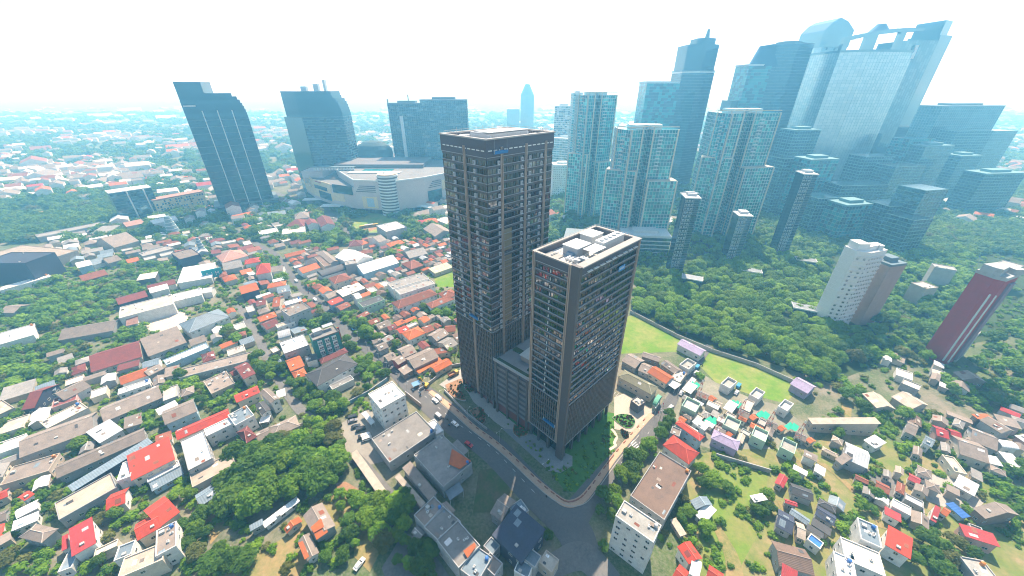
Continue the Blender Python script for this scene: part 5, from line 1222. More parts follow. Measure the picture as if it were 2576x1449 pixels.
d = f1 - f0; nb = Vector((-d.y, d.x, 0)).normalized() * 16; t = thing('apartment_block', 'long pale block with rows of windows and pink roofs right of the dark slab', 'apartment block', ((f0.x + f1.x) / 2, (f0.y + f1.y) / 2, 0)); lp = loc(t, [f0, f1, f1 + nb, f0 + nb]); occupy([f0[:2], f1[:2], (f1 + nb)[:2], (f0 + nb)[:2]], 4)
curtain(t, lp, 0, 20, 3.4, 3, [stained('cream_panel', (.56, .46, .32)), STEELG[1]], CREAMP, .5, .5)
wedge(t, 'roof', roofmat('pink'), lambda m: m.prism([(x * 1.03, y * 1.06) for x, y in lp], 20, 22))
# silver sculptural tower pieces
for lab, px, py, r, hh in (('silver mesh cone tower near the dark slab office block', 440, 590, 7, 22), ('thin silver mesh column by the navy box building', 512, 637, 3.5, 17)):
    p = P(px, py); t = thing('mesh_tower', lab, 'tower', (p.x, p.y, 0)); m = MB(); m.cyl((0, 0), r, 0, hh, 14, 0, r * .35); m.build('body', stained('silver_mesh', (.22, .30, .34), .4, scale=.6), t)
    m = MB()
    for k in range(6): m.cyl((0, 0), r * (1 - .65 * k / 6) + .25, hh * k / 6, hh * k / 6 + .5, 14)
    m.build('ring', MULL, t)
# teal billboard
p = PF('M0', 2150, 830, 4); t = thing('billboard', 'teal billboard with white letters on the white shed', 'billboard', (p.x, p.y, 0), R(35)); m = MB(); m.bx(-7, 7, -.3, .3, 3, 11); m.build('board', plain('board_teal', (.0, .30, .34)), t)
m = MB()
for i, g_ in enumerate(('A', 'I', 'M')):
    x = -4.5 + i * 3.5
    if g_ == 'A': m.tube((x, -.35, 5), (x + 1, -.35, 8.5), .2, 4); m.tube((x + 2, -.35, 5), (x + 1, -.35, 8.5), .2, 4); m.tube((x + .5, -.35, 6.3), (x + 1.5, -.35, 6.3), .18, 4)
    if g_ == 'I': m.tube((x + .8, -.35, 5), (x + .8, -.35, 8.5), .2, 4)
    if g_ == 'M': m.tube((x, -.35, 5), (x, -.35, 8.5), .2, 4); m.tube((x + 2, -.35, 5), (x + 2, -.35, 8.5), .2, 4); m.tube((x, -.35, 8.5), (x + 1, -.35, 6.5), .18, 4); m.tube((x + 2, -.35, 8.5), (x + 1, -.35, 6.5), .18, 4)
m.build('lettering', WHITE, t); m = MB(); m.tube((-5, 0, 0), (-5, 0, 3), .25); m.tube((5, 0, 0), (5, 0, 3), .25); m.build('post', RAIL, t)
# the green hotel
cx, cy, a, l_, w_ = rect3('A1', 568, 412, 828, 318, 790, 265, 16)
t = thing('hotel', 'green hotel with white window columns and a roof terrace', 'hotel', (cx, cy, 0), a); occupy(rectpts(cx, cy, l_ + 2, w_ + 2, a), 4); hl, hw = l_ / 2, max(w_, 10) / 2
cy2 = 0
wedge(t, 'wall', wallmat('teal'), lambda m: m.bx(-hl, hl, -hw, hw, 0, 16)); wedge(t, 'roof', stained('deck_grey', RC['grey'], .5), lambda m: m.bx(-hl + .3, hl - .3, -hw + .3, hw - .3, 16, 16.2))
wedge(t, 'parapet', plain('terrace_dark', (.12, .10, .09)), lambda m: (m.bx(-hl, hl, -hw, -hw + .3, 16.2, 17), m.bx(hl - .3, hl, -hw + .3, hw, 16.2, 17)))
for c in (-.55, 0, .55):
    for k in range(4):
        wedge(t, 'window_bay', WHITE, lambda m: m.bx(hl * c - 1.3, hl * c + 1.3, -hw - .35, -hw, 1.6 + k * 3.6, 4.5 + k * 3.6))
        link('window', WIN_ME, t, (hl * c - .5, -hw - .37, 2 + k * 3.6), scale=(1.1, 1, 1.6)); link('window', WIN_ME, t, (hl * c + .7, -hw - .37, 2 + k * 3.6), scale=(1., 1, 1.6))
wedge(t, 'roof_pavilion', stained('roof_silver', RC['silver'], .4), lambda m: m.bx(hl - 7, hl - 1, hw - 4, hw - .5, 19, 19.3)); wedge(t, 'pavilion_post', RAIL, lambda m: [m.tube((x, y, 16), (x, y, 19), .1, 5) for x in (hl - 6.5, hl - 1.5) for y in (hw - 3.5, hw - 1)])
wedge(t, 'stair_house', wallmat('grey'), lambda m: m.bx(-hl + 2, -hl + 7, 0, hw - 1, 16, 19))
m = MB(); m.box((hl + 1.2, hw - 2, 10), (.9, .25, 5)); m.build('sign_board', plain('sign_red', (.45, .08, .06)), t); m = MB(); m.tube((hl + .6, hw - 2.3, 11.5), (hl + 1.2, hw - 2.3, 13.5), .12, 4); m.tube((hl + 1.8, hw - 2.3, 11.5), (hl + 1.2, hw - 2.3, 13.5), .12, 4); m.tube((hl + .9, hw - 2.3, 12.2), (hl + 1.5, hw - 2.3, 12.2), .1, 4); m.build('lettering', WHITE, t)

# ------------------------------------------------------------------ the repeated concrete yard units by the right field
def mast(label, x, y, hgt, grp):
    t = thing('lattice_mast', label, 'mast', (x, y, 0), rnd.random(), grp)
    for k, (cc, nm) in enumerate((((.45, .06, .04), 'red'), ((.7, .7, .68), 'white'))):
        m = MB()
        for i in range(8):
            if i % 2 != k: continue
            z0, z1 = hgt * i / 8, hgt * (i + 1) / 8; r0, r1 = 1.1 - .9 * i / 8, 1.1 - .9 * (i + 1) / 8
            for sx, sy in ((-1, -1), (1, -1), (1, 1), (-1, 1)):
                m.tube((sx * r0, sy * r0, z0), (sx * r1, sy * r1, z1), .09, 4); m.tube((sx * r0, sy * r0, z0), (-sy * r1, sx * r1, z1), .05, 3)
        m.build('lattice_' + nm, plain('mast_' + nm, cc), t)
NET = plain('green_net', (.02, .38, .24), .8)
order = ['nearest the lane', 'second from the lane', 'third from the lane', 'by the tan slab roof', 'by the purple house']
for k, (dx, dy) in enumerate(((0, 0), (415, 190), (700, 300), (990, 420), (180, 360))):
    o = order[k]; F = 'A2'
    def hs(x0, y0, x1, y1, x2, y2, e, kind, nm, roof, wall, lab, g=None):
        cx, cy, a, l, w = rect3(F, x0 + dx, y0 + dy, x1 + dx, y1 + dy, x2 + dx, y2 + dy, e)
        if not free(rectpts(cx, cy, l * .8, w * .8, a), 4): return
        occupy(rectpts(cx, cy, l, w, a), 4); house(NAMES[nm][0], lab + ', ' + o, NAMES[nm][1], cx, cy, a, l, w, e, kind, roof, wall, g, random.Random(k), 2, extras=False)
    hs(1710, 895, 1800, 945, 1880, 885, 3.4, 'c', 'C', 'white', 'white', 'white canopy over the concrete yard', 'yard canopies')
    hs(1700, 1080, 1840, 1150, 1940, 1080, 4.5, 'o', 'B', 'concrete', 'green', 'olive walled concrete box with an open top', 'open concrete boxes of the yard')
    hs(1850, 960, 1960, 1010, 2010, 955, 3.2, 'g', 'S', 'taupe', 'grey', 'low grey roof in the concrete yard', 'low grey yard roofs')
    hs(1960, 985, 2010, 1025, 2060, 990, 3.4, 'g', 'S', 'orange', 'cream', 'little orange and cream roof in the concrete yard', 'little orange yard roofs')
    if k: hs(1680, 667, 1770, 717, 1842, 647, 4, 'o', 'B', 'concrete', 'white', 'white walled concrete box in the yard', 'white concrete boxes of the yard')
    if k: hs(1595, 792, 1690, 837, 1767, 747, 4, 'f', 'B', 'cream', 'tan', 'cream slab roof in the yard', 'cream yard slabs')
    p = PF(F, 1860 + dx, 1000 + dy); mast('red and white lattice mast in the yard, ' + o, p.x, p.y, 14, 'lattice masts of the yard')
    for j in range(2):
        p = PF(F, 1800 + dx + j * 55, 855 + dy + j * 12, 3); t = thing('shade_net', 'green shade net over the yard, ' + o + (', left piece' if j == 0 else ', right piece'), 'net', (p.x, p.y, 0), .5 + .3 * j, 'green shade nets of the yard')
        m = MB(); slab(m, [(-2.6, -1, 3.2), (2.6, -1.4, 3.0), (2.8, 1.2, 3.7), (-2.4, 1.3, 3.4)], .05); m.build('net_sheet', NET, t)
        q = MB(); [q.tube((x, y, 0), (x, y, 3.2), .06, 4) for x in (-2.3, 2.4) for y in (-.9, 1)]; q.build('post', RAIL, t)
# orange sheets lying on grey roofs (painted parts of those roofs)
def sheet(label, fr, pts, z, mat, name='roof_sheet'):
    w = [PF(fr, x, y, z) for x, y in pts]; c = sum(w, Vector((0, 0, 0))) / len(w)
    t = thing(name, label, 'roof sheet', (c.x, c.y, 0)); m = MB(); q = [(p.x - c.x, p.y - c.y, z) for p in w]; a = sum(q[i][0] * q[(i + 1) % len(q)][1] - q[(i + 1) % len(q)][0] * q[i][1] for i in range(len(q)))
    slab(m, q if a > 0 else q[::-1], .12); m.build('sheet', mat, t)
sheet('orange painted sheet on the corner of the grey warehouse roof', 'B1', [(1972, 168), (2165, 290), (2050, 372), (1940, 322)], 8.0, roofmat('orange'))
sheet('orange sheet at the corner of the grey stepped block', 'B1', [(2085, 1195), (2200, 1110), (2215, 1150), (2130, 1270)], 10.1, roofmat('orange'))
sheet('upper orange sheet on the taupe roof cottage', 'B1', [(548, 960), (655, 865), (685, 955), (580, 1015)], 6.6, roofmat('orange'))
sheet('lower orange sheet on the taupe roof cottage', 'B1', [(582, 1022), (695, 955), (725, 1005), (610, 1085)], 6.2, roofmat('orange'))
sheet('orange strip on the lower cottage roof', 'B1', [(422, 1115), (470, 1095), (535, 1250), (490, 1285)], 5.9, roofmat('orange'))
# garden walls
def wall(label, pts, hgt, th, mat, fr='D', name='garden_wall'):
    w = [P(*fpx(fr, x, y)) for x, y in pts]; c = w[0]
    t = thing(name, label, 'wall', (c.x, c.y, 0))
    for i in range(len(w) - 1):
        a, b = w[i] - c, w[i + 1] - c; d = b - a; m = MB(); m.box(((a.x + b.x) / 2, (a.y + b.y) / 2, hgt / 2), (d.length / 2 + th / 2, th / 2, hgt / 2), 0, math.atan2(d.y, d.x)); m.build('wall_section', mat, t)
        q = MB(); q.box(((a.x + b.x) / 2, (a.y + b.y) / 2, hgt + .06), (d.length / 2 + th / 2, th / 2 + .06, .06), 0, math.atan2(d.y, d.x)); q.build('coping', LEDGE, t)
GW = stained('concrete_wall', (.38, .37, .35), .5, scale=.6)
wall('grey concrete wall between the woodland and the field', [(1585, 788), (1700, 848), (1790, 886), (1900, 922), (2010, 972)], 2.6, .3, GW)
wall('grey wall round the mall lawn', [(862, 550), (885, 575), (905, 592), (965, 590)], 2.6, .3, GW)
wall('white hoarding beside the mall lawn', [(862, 548), (905, 532), (930, 528)], 5, .3, WHITE)
wall('blue and grey mural wall between the villa garden and the car park', [(866, 1024), (930, 990), (975, 958)], 2.4, .3, stained('mural_wall', (.16, .34, .44), .5, dirtcol=(.4, .38, .34), scale=.35))
wall('grey boundary wall along the tower side of the pavement', [(1118, 985), (1180, 1048), (1225, 1082)], 1.6, .3, GW)
wall('grey boundary wall of the ramp garden', [(1055, 985), (1090, 960), (1130, 925), (1160, 920)], 2, .3, GW)
wall('brown wall on the road side of the warehouse', [(1022, 995), (1060, 1025)], 3, .3, stained('brown_wall', (.22, .17, .14), .4))
wall('white sheet fence beside the pale ridged hip house', [(718, 1095), (745, 1078), (775, 1068)], 2.2, .3, WHITE)
wall('low wall along the palm lined drive', [(910, 805), (990, 765), (1060, 738)], 1.6, .25, GW)
wall('old white wall in the right gardens', [(2312, 1265), (2318, 1300), (2310, 1350)], 2, .3, WHITE)
wall('broken grey wall below the purple house', [(1800, 1150), (1850, 1165), (1935, 1190)], 2.4, .3, GW)
# flower beds of the tower garden
def bed(label, pts, mat, hgt=.45, fr='A2'):
    w = smooth([(PF(fr, x, y).x, PF(fr, x, y).y) for x, y in pts + pts[:1]], 4)[:-1]; cx = sum(p[0] for p in w) / len(w); cy = sum(p[1] for p in w) / len(w)
    t = thing('flower_bed', label, 'flower bed', (cx, cy, 0), 0, 'flower beds round the twin towers'); q = [(p[0] - cx, p[1] - cy) for p in w]
    m = MB(); m.prism([(x * 1.04, y * 1.04) for x, y in q], 0, hgt); m.build('kerb', CONC, t); m = MB(); m.prism(q, hgt, hgt + .1); m.build('soil', mat, t)
    m = MB(); rr = random.Random(int(abs(cx) * 10))
    for _ in range(90):
        i = rr.randrange(len(q)); u = math.sqrt(rr.random()) * .9; x, y = q[i][0] * u, q[i][1] * u; s = rr.uniform(.4, .8)
        for k in range(3): a = rr.uniform(0, 6.28); m.poly([(x - s * math.cos(a), y - s * math.sin(a), hgt + .1), (x + s * math.cos(a), y + s * math.sin(a), hgt + .1), (x + s * .6 * math.cos(a + .5), y + s * .6 * math.sin(a + .5), hgt + .1 + s * 1.3)], rr.choice((0, 0, 0, 1)))
    m.build('plants', [plain('bed_leaf', (.07, .15, .03)), plain('bed_flower', (.45, .07, .05))], t, kind='stuff')
bed('oval red flower bed on the forecourt', [(1010, 1185), (1090, 1155), (1190, 1165), (1235, 1220), (1215, 1280), (1150, 1295), (1060, 1240)], RICH)
bed('tear shaped lawn bed below the oval flower bed', [(1090, 1305), (1150, 1330), (1175, 1370), (1150, 1400), (1120, 1370)], RICH)
bed('long kidney bed by the parking podium', [(1905, 860), (2060, 800), (2075, 850), (2030, 900), (2110, 1000), (2060, 1010), (1950, 950)], SOIL, fr='A1')
bed('second kidney bed along the drop off road', [(2150, 1120), (2250, 1080), (2310, 1160), (2290, 1240), (2230, 1220)], SOIL, fr='A1')
bed('small red bed under the tall tower', [(2095, 880), (2170, 865), (2210, 900), (2150, 935)], SOIL, .3, 'A1')
bed('red bed near the front corner of the parking podium', [(20, 1260), (140, 1310), (150, 1360), (60, 1380), (10, 1330)], SOIL)
p = fix([('A2', 1000, 1300), ('A2', 1035, 1340), ('A2', 1050, 1390), ('A2', 1030, 1440), ('B2', 1040, 140), ('B2', 980, 180)])
strip('garden_path', [(q.x, q.y, 1.3) for q in p], TANG, world=True)

# ------------------------------------------------------------------ small houses filled in between, on the free ground
FILL_LABELS = {}
def fill(place, fr, poly, roofs, n, size=(6, 10), ang=0.7, grp=None, hmin=3, hmax=4.5, far=False):
    w = [P(*fpx(fr, x, y)) for x, y in poly]; w = [(p.x, p.y) for p in w]
    xs = [p[0] for p in w]; ys = [p[1] for p in w]; rr = random.Random(len(place) * 31 + n); made = tries = 0
    while made < n and tries < n * 60:
        tries += 1
        x, y = rr.uniform(min(xs), max(xs)), rr.uniform(min(ys), max(ys))
        if not inside(w, np.array([x]), np.array([y]))[0]: continue
        l, wd = rr.uniform(*size), rr.uniform(size[0] * .75, size[1] * .8); a = ang + rr.choice((0, math.pi / 2)) + rr.gauss(0, .05)
        q = rectpts(x, y, l + .6, wd + .6, a)
        if not free(q): continue
        occupy(q, 4); rk = rr.choice(roofs); kd = rr.choice('ggghs') if rk not in ('cream', 'concrete') else 'f'
        if rk in ('white', 'silver'): kd = rr.choice('sgf')
        nm = {'taupe': 'weathered grey', 'grey': 'grey', 'white': 'white', 'silver': 'silver', 'concrete': 'flat concrete', 'dark': 'charcoal', 'bluegrey': 'blue grey', 'cream': 'flat cream', 'brown': 'brown', 'pale': 'pale olive'}.get(rk, rk)
        lab = f'small house with {nm} roof {place}'
        house('small_house', lab, 'house', x, y, a, l, wd, rr.uniform(hmin, hmax), kd, rk, rr.choice(('cream', 'white', 'grey', 'tan')), grp + ', ' + nm, rr, 2 if math.hypot(x, y) < 260 else 0, extras=False); made += 1
KAMP = ['orange', 'orange', 'rust', 'rust', 'taupe', 'taupe', 'grey', 'maroon', 'brown', 'silver', 'taupe']
MIXED = ['orange', 'rust', 'maroon', 'taupe', 'taupe', 'grey', 'white', 'cream', 'bluegrey', 'rust', 'concrete']
GA = R(44)
fill('packed in the kampung right of the white warehouses', 'M1', [(1050, 470), (1960, 480), (1985, 680), (1760, 800), (1480, 850), (1260, 830), (1450, 650), (1200, 610)], KAMP, 62, (5, 10), GA, 'kampung houses by the warehouses')
fill('among the orange roofs at the tall tower foot', 'M1', [(1180, 1300), (1560, 1190), (2040, 1290), (2050, 1560), (1700, 1800), (1280, 1640), (1130, 1520)], KAMP, 40, (5, 9), GA, 'kampung houses at the tower foot')
fill('between the long street and the white warehouses', 'M1', [(420, 600), (640, 560), (900, 740), (640, 980), (420, 880), (260, 720)], KAMP, 22, (6, 10), GA, 'houses along the long street')
fill('left of the long street', 'M1', [(-40, 830), (380, 880), (620, 1180), (420, 1440), (-40, 1460)], MIXED, 40, (6, 11), GA, 'houses left of the long street')
fill('between the school roofs and the warehouses', 'M1', [(700, 880), (1080, 820), (1400, 800), (1350, 1000), (900, 1180), (700, 1060)], KAMP + MIXED, 26, (6, 10), GA, 'houses by the school roofs')
fill('beside the mall road', 'M1', [(40, 120), (560, 170), (640, 420), (450, 560), (0, 560)], MIXED, 26, (7, 13), GA, 'houses beside the mall road')
fill('in the rows behind the white sheds', 'M0', [(1150, 560), (1700, 430), (2576, 330), (2576, 880), (2250, 940), (2050, 720), (1500, 700)], MIXED, 60, (8, 14), GA, 'houses behind the white sheds')
fill('in the grey rows at the far left', 'M0', [(420, 470), (1000, 330), (1200, 420), (1150, 700), (600, 760)], ['taupe', 'grey', 'grey', 'bluegrey', 'white'], 26, (9, 16), .8, 'houses of the grey left rows')
fill('along the back street', 'A0', [(1900, 250), (2500, 60), (2576, 560), (2300, 800), (1900, 620)], MIXED, 14, (6, 10), GA, 'houses along the back street')
fill('in the left garden rows', 'A0', [(560, 560), (1100, 700), (1240, 980), (640, 1010)], ['taupe', 'white', 'maroon', 'grey', 'cream'], 9, (6, 10), GA, 'houses in the left garden rows')
fill('squeezed beside the villa and the hotel', 'A1', [(0, 420), (260, 560), (520, 860), (300, 800), (0, 600)], MIXED, 8, (5, 8), GA, 'houses by the hotel')
fill('in the crowded right rows', 'A3', [(1280, 1260), (2100, 1200), (2576, 1120), (2576, 1440), (1300, 1440)], ['taupe', 'taupe', 'grey', 'crimson', 'white', 'brown'], 22, (5, 9), GA, 'houses of the right rows')
fill('in the right gardens', 'B3', [(100, 520), (700, 760), (560, 1100), (0, 1060)], ['navy', 'dark', 'taupe', 'crimson', 'bluegrey'], 9, (4, 7), GA, 'houses in the right gardens')
fill('at the right edge of the gardens', 'B3', [(1300, 60), (1900, 40), (2576, 60), (2500, 500), (2000, 480), (1400, 240)], ['taupe', 'grey', 'crimson', 'white'], 9, (4, 7), GA, 'houses at the right edge')
fill('on the tan clearings near the red tower', 'A3', [(1200, 500), (1900, 640), (2300, 900), (1500, 960), (1000, 860)], ['tan', 'taupe', 'cream', 'white'], 9, (5, 9), GA, 'houses near the red tower')
fill('behind the teal towers', 'D', [(1390, 430), (1440, 480), (1430, 560), (1395, 540)], ['orange', 'orange', 'cream', 'white'], 8, (10, 18), GA, 'houses behind the teal towers')
fill('in the concrete yard', 'A2', [(1640, 880), (1760, 800), (1960, 1000), (2300, 1100), (2576, 1240), (2700, 1340), (2300, 1500), (1900, 1440), (1700, 1300)], ['concrete', 'cream', 'taupe', 'white', 'tan', 'grey', 'orange'], 46, (3.2, 6.2), GA, 'small houses of the concrete yard', 2.6, 3.6)
fill('in the gardens below the purple house', 'B3', [(60, 180), (600, 120), (1200, 330), (1600, 480), (1500, 700), (600, 520), (300, 500)], ['taupe', 'white', 'grey', 'rust', 'tan'], 12, (3.5, 6.5), GA, 'small houses below the purple house')
fill('in the gardens by the brown yard', 'B3', [(900, 640), (1500, 500), (1900, 640), (1640, 1000), (1240, 960)], ['taupe', 'crimson', 'grey', 'white'], 9, (3.5, 6.5), GA, 'small houses by the brown yard')
fill('filling the left rows', 'A0', [(350, 900), (1700, 420), (2200, 560), (2300, 900), (900, 1500), (0, 1600), (0, 1000)], ['taupe', 'taupe', 'grey', 'white', 'bluegrey', 'maroon', 'cream'], 30, (7, 15), R(40), 'houses filling the left rows')
fill('filling the lower left rows', 'B0', [(0, 100), (1500, 0), (2300, 200), (1900, 500), (1000, 760), (500, 640), (0, 560)], ['taupe', 'grey', 'white', 'bluegrey', 'rust'], 16, (6, 14), R(40), 'houses filling the lower left rows')
fill('at the bottom left garden edge', 'B0', [(0, 600), (500, 760), (900, 900), (500, 1200), (0, 1250)], ['taupe', 'grey', 'red', 'white'], 9, (5, 8), GA, 'houses at the bottom left')

# ------------------------------------------------------------------ the far city
def farmesh(mb, x, y, l, w, h, a, mi):
    ca, sa = math.cos(a), math.sin(a)
    q = [(x + ca * u - sa * v, y + sa * u + ca * v) for u, v in ((-l / 2, -w / 2), (l / 2, -w / 2), (l / 2, w / 2), (-l / 2, w / 2))]
    for i in range(4): p, r_ = q[i], q[(i + 1) % 4]; mb.poly([(*p, 0), (*r_, 0), (*r_, h), (*p, h)], 0, uv=[(0, 0)] * 4)
    rz = h + w * .22
    e0, e1 = ((q[0][0] + q[3][0]) / 2, (q[0][1] + q[3][1]) / 2, rz), ((q[1][0] + q[2][0]) / 2, (q[1][1] + q[2][1]) / 2, rz)
    mb.poly([(*q[0], h), (*q[1], h), e1, e0], mi, uv=[(0, 0)] * 4); mb.poly([(*q[2], h), (*q[3], h), e0, e1], mi, uv=[(0, 0)] * 4); mb.poly([(*q[3], h), (*q[0], h), e0], 0, uv=[(0, 0)] * 3); mb.poly([(*q[1], h), (*q[2], h), e1], 0, uv=[(0, 0)] * 3)
FARM = [wallmat('white'), roofmat('rust'), roofmat('taupe'), roofmat('white'), roofmat('orange'), roofmat('cream'), roofmat('crimson')]
frr = random.Random(99)
far_list = []
for _ in range(11000):
    Y = 430 * math.exp(frr.random() * 2.05); X = frr.uniform(-1.5, 1.5) * (Y + 60)
    if X > 40 and Y < 900 and frr.random() < .75: continue
    cl = math.sin(X * .013) + math.sin(Y * .017 + X * .006) + frr.gauss(0, .6)
    if cl < -.2 + (Y > 800) * .5 + (Y > 1500) * .5: continue
    if X < -330 and Y < 560 and X > -620: 
        pass
    k = frr.uniform(7, 15) * (1 + Y / 2500); 
    if frr.random() < .05: k *= 2.2
    q = rectpts(X, Y, k * 1.3, k, .7)
    if Y < 735 and abs(X) < 635 and not free(q): continue
    if Y < 735: occupy(q, 4)
    far_list.append((math.hypot(X, Y), X, Y, k * frr.uniform(1, 1.7), k, frr.choice((4, 4, 5, 7, 8, 12)), .7 + frr.choice((0, 1.57)) + frr.gauss(0, .12), frr.choices(range(1, 7), weights=[1.6, 7, 1.8, 1.1, 2, .3])[0]))
far_list.sort(); stuffm = MB(); nfar = 0
RN = {1: 'rust', 2: 'grey', 3: 'white', 4: 'orange', 5: 'cream', 6: 'crimson'}
def inview(x, y, z=0):
    zz = z - H; d = CT * y - ST * zz
    if d < 5: return False
    u, v = 1288 + x / d * FPX, 724.5 - (ST * y + CT * zz) / d * FPX
    return -10 < u < 2586 and -10 < v < 1460
for D_, x, y, l_, w_, h_, a_, mi in far_list:
    if not inview(x, y): continue
    if nfar < 230:
        m = MB(); farmesh(m, 0, 0, l_, w_, h_, a_, mi); o = m.build('far_house', FARM, None, (x, y, 0))
        side = 'left of the dark blue glass tower' if x / y < -.72 else ('behind the shopping mall' if x < -60 else ('in the gap beside the teal towers' if x < 120 else 'in the murky woods on the right'))
        tag(o, f'hazy {RN[mi]} roofed house {side}', 'house', f'far houses {side}, {RN[mi]}'); nfar += 1
    else: farmesh(stuffm, x, y, l_, w_, h_, a_, mi)
o = stuffm.build('distant_houses', FARM, kind='stuff'); o['label'] = 'pale specks of distant houses spreading to the horizon'; o['category'] = 'houses'

# ------------------------------------------------------------------ trees
def leafmat(name, col, col2):
    m, n, b = newmat(name); pos = worldpos(n)
    inf = N(n, 'ShaderNodeObjectInfo')
    c = mixc(n, ramp(n, noise(n, pos, .55, 3, .6), .38, .66), col, col2)
    mr = N(n, 'ShaderNodeMapRange'); mr.inputs[3].default_value = .7; mr.inputs[4].default_value = 1.25; n.links.new(inf.outputs['Random'], mr.inputs[0])
    hs = N(n, 'ShaderNodeHueSaturation'); n.links.new(mr.outputs[0], hs.inputs['Value']); n.links.new(c, hs.inputs['Color'])
    n.links.new(hs.outputs[0], b.inputs['Base Color']); b.inputs['Roughness'].default_value = .6; b.inputs['Specular IOR Level'].default_value = .25
    tr = N(n, 'ShaderNodeBsdfTranslucent'); n.links.new(hs.outputs[0], tr.inputs['Color']); ms = N(n, 'ShaderNodeMixShader'); ms.inputs[0].default_value = .5
    n.links.new(b.outputs[0], ms.inputs[1]); n.links.new(tr.outputs[0], ms.inputs[2]); n.links.new(ms.outputs[0], n.nodes['Material Output'].inputs['Surface'])
    return m
LEAF = [leafmat('leaf_mid', (.105, .225, .013), (.20, .335, .022)), leafmat('leaf_dark', (.070, .160, .015), (.115, .220, .020)), leafmat('leaf_bright', (.15, .28, .013), (.25, .39, .022)), leafmat('leaf_olive', (.135, .16, .036), (.18, .185, .05))]
BARK = plain('bark', (.16, .12, .085), .9)
def ico(c, r, m, rr, sub=1, squash=.8):
    f = (1 + 5 ** .5) / 2
    v = [Vector(p).normalized() for p in ((-1, f, 0), (1, f, 0), (-1, -f, 0), (1, -f, 0), (0, -1, f), (0, 1, f), (0, -1, -f), (0, 1, -f), (f, 0, -1), (f, 0, 1), (-f, 0, -1), (-f, 0, 1))]
    F = [(0, 11, 5), (0, 5, 1), (0, 1, 7), (0, 7, 10), (0, 10, 11), (1, 5, 9), (5, 11, 4), (11, 10, 2), (10, 7, 6), (7, 1, 8), (3, 9, 4), (3, 4, 2), (3, 2, 6), (3, 6, 8), (3, 8, 9), (4, 9, 5), (2, 4, 11), (6, 2, 10), (8, 6, 7), (9, 8, 1)]
    for a in F: m.poly([(c[0] + v[i].x * r, c[1] + v[i].y * r, c[2] + v[i].z * r * squash) for i in a], 0, uv=[(0, 0)] * 3)
def crown_mb(seed, nl, per, flat=.62, spread=3.0, lr=(1.3, 2.1), leaf=(.32, .55), cone=0):
    rr = random.Random(seed); m = MB(); lobes = []
    for i in range(nl):
        a = i * 2.399 + rr.uniform(-.4, .4); d = spread * math.sqrt((i + .4) / nl) * rr.uniform(.8, 1.1); r = rr.uniform(*lr) * (1.15 - .35 * d / spread)
        z = flat * (spread * .75) * (1 - (d / spread) ** 2) + rr.uniform(-.4, .4) + (cone * (1 - d / spread))
        lobes.append((Vector((d * math.cos(a), d * math.sin(a), z)), r))
    for c, r in lobes: ico(c, r * .80, m, rr)
    for c, r in lobes:
        for _ in range(per):
            z = rr.uniform(-.55, 1); a = rr.uniform(0, 6.283); q = math.sqrt(max(0, 1 - z * z)); n = Vector((q * math.cos(a), q * math.sin(a), z))
            p = c + Vector((n.x, n.y, n.z * .85)) * r * rr.uniform(.86, 1.12)
            if any((p - c2).length < r2 * .82 for c2, r2 in lobes if c2 is not c): continue
            n2 = (n + Vector((rr.gauss(0, .45), rr.gauss(0, .45), rr.gauss(.55, .35)))).normalized()
            u = n2.cross(Vector((rr.gauss(0, 1), rr.gauss(0, 1), rr.gauss(0, 1)))).normalized(); v = n2.cross(u); s = rr.uniform(*leaf)
            m.poly([tuple(p - u * s), tuple(p - v * s * .62), tuple(p + u * s), tuple(p + v * s * .62)], 0, uv=[(0, 0)] * 4)
    return m
CROWNS = [crown_mb(11, 9, 130), crown_mb(12, 12, 110, .5, 3.4), crown_mb(13, 7, 150, .8, 2.5, (1.4, 2.2)), crown_mb(14, 14, 95, .45, 3.7, (1.1, 1.9)), crown_mb(15, 10, 120, .7, 2.9), crown_mb(16, 8, 130, .9, 2.4, (1.2, 1.9), cone=1.0)]
CROWN_ME = []
for c in CROWNS:
    row = []
    for lm in LEAF: row.append(c.mesh('crown', lm))
    CROWN_ME.append(row)
tm = MB(); tm.tube((0, 0, -.1), (.1, .05, 2.6), .28, 7, 0, .19)
for a in (0, 2.1, 4.2): tm.tube((.1, .05, 2.4), (1.5 * math.cos(a), 1.5 * math.sin(a), 4.2), .15, 5, 0, .07)
TRUNK_ME = tm.mesh('trunk', BARK)
TREES = []      # (apparent size, x, y, r, tint, label, group, name)
def tree_at(x, y, r, tint, label, group, name='broadleaf_tree'):
    if not inview(x, y, 3): return
    TREES.append((r / math.sqrt(x * x + y * y + H * H), x, y, r, tint, label, group, name))
TNAME = ['mid green', 'dark green', 'bright green', 'olive green']
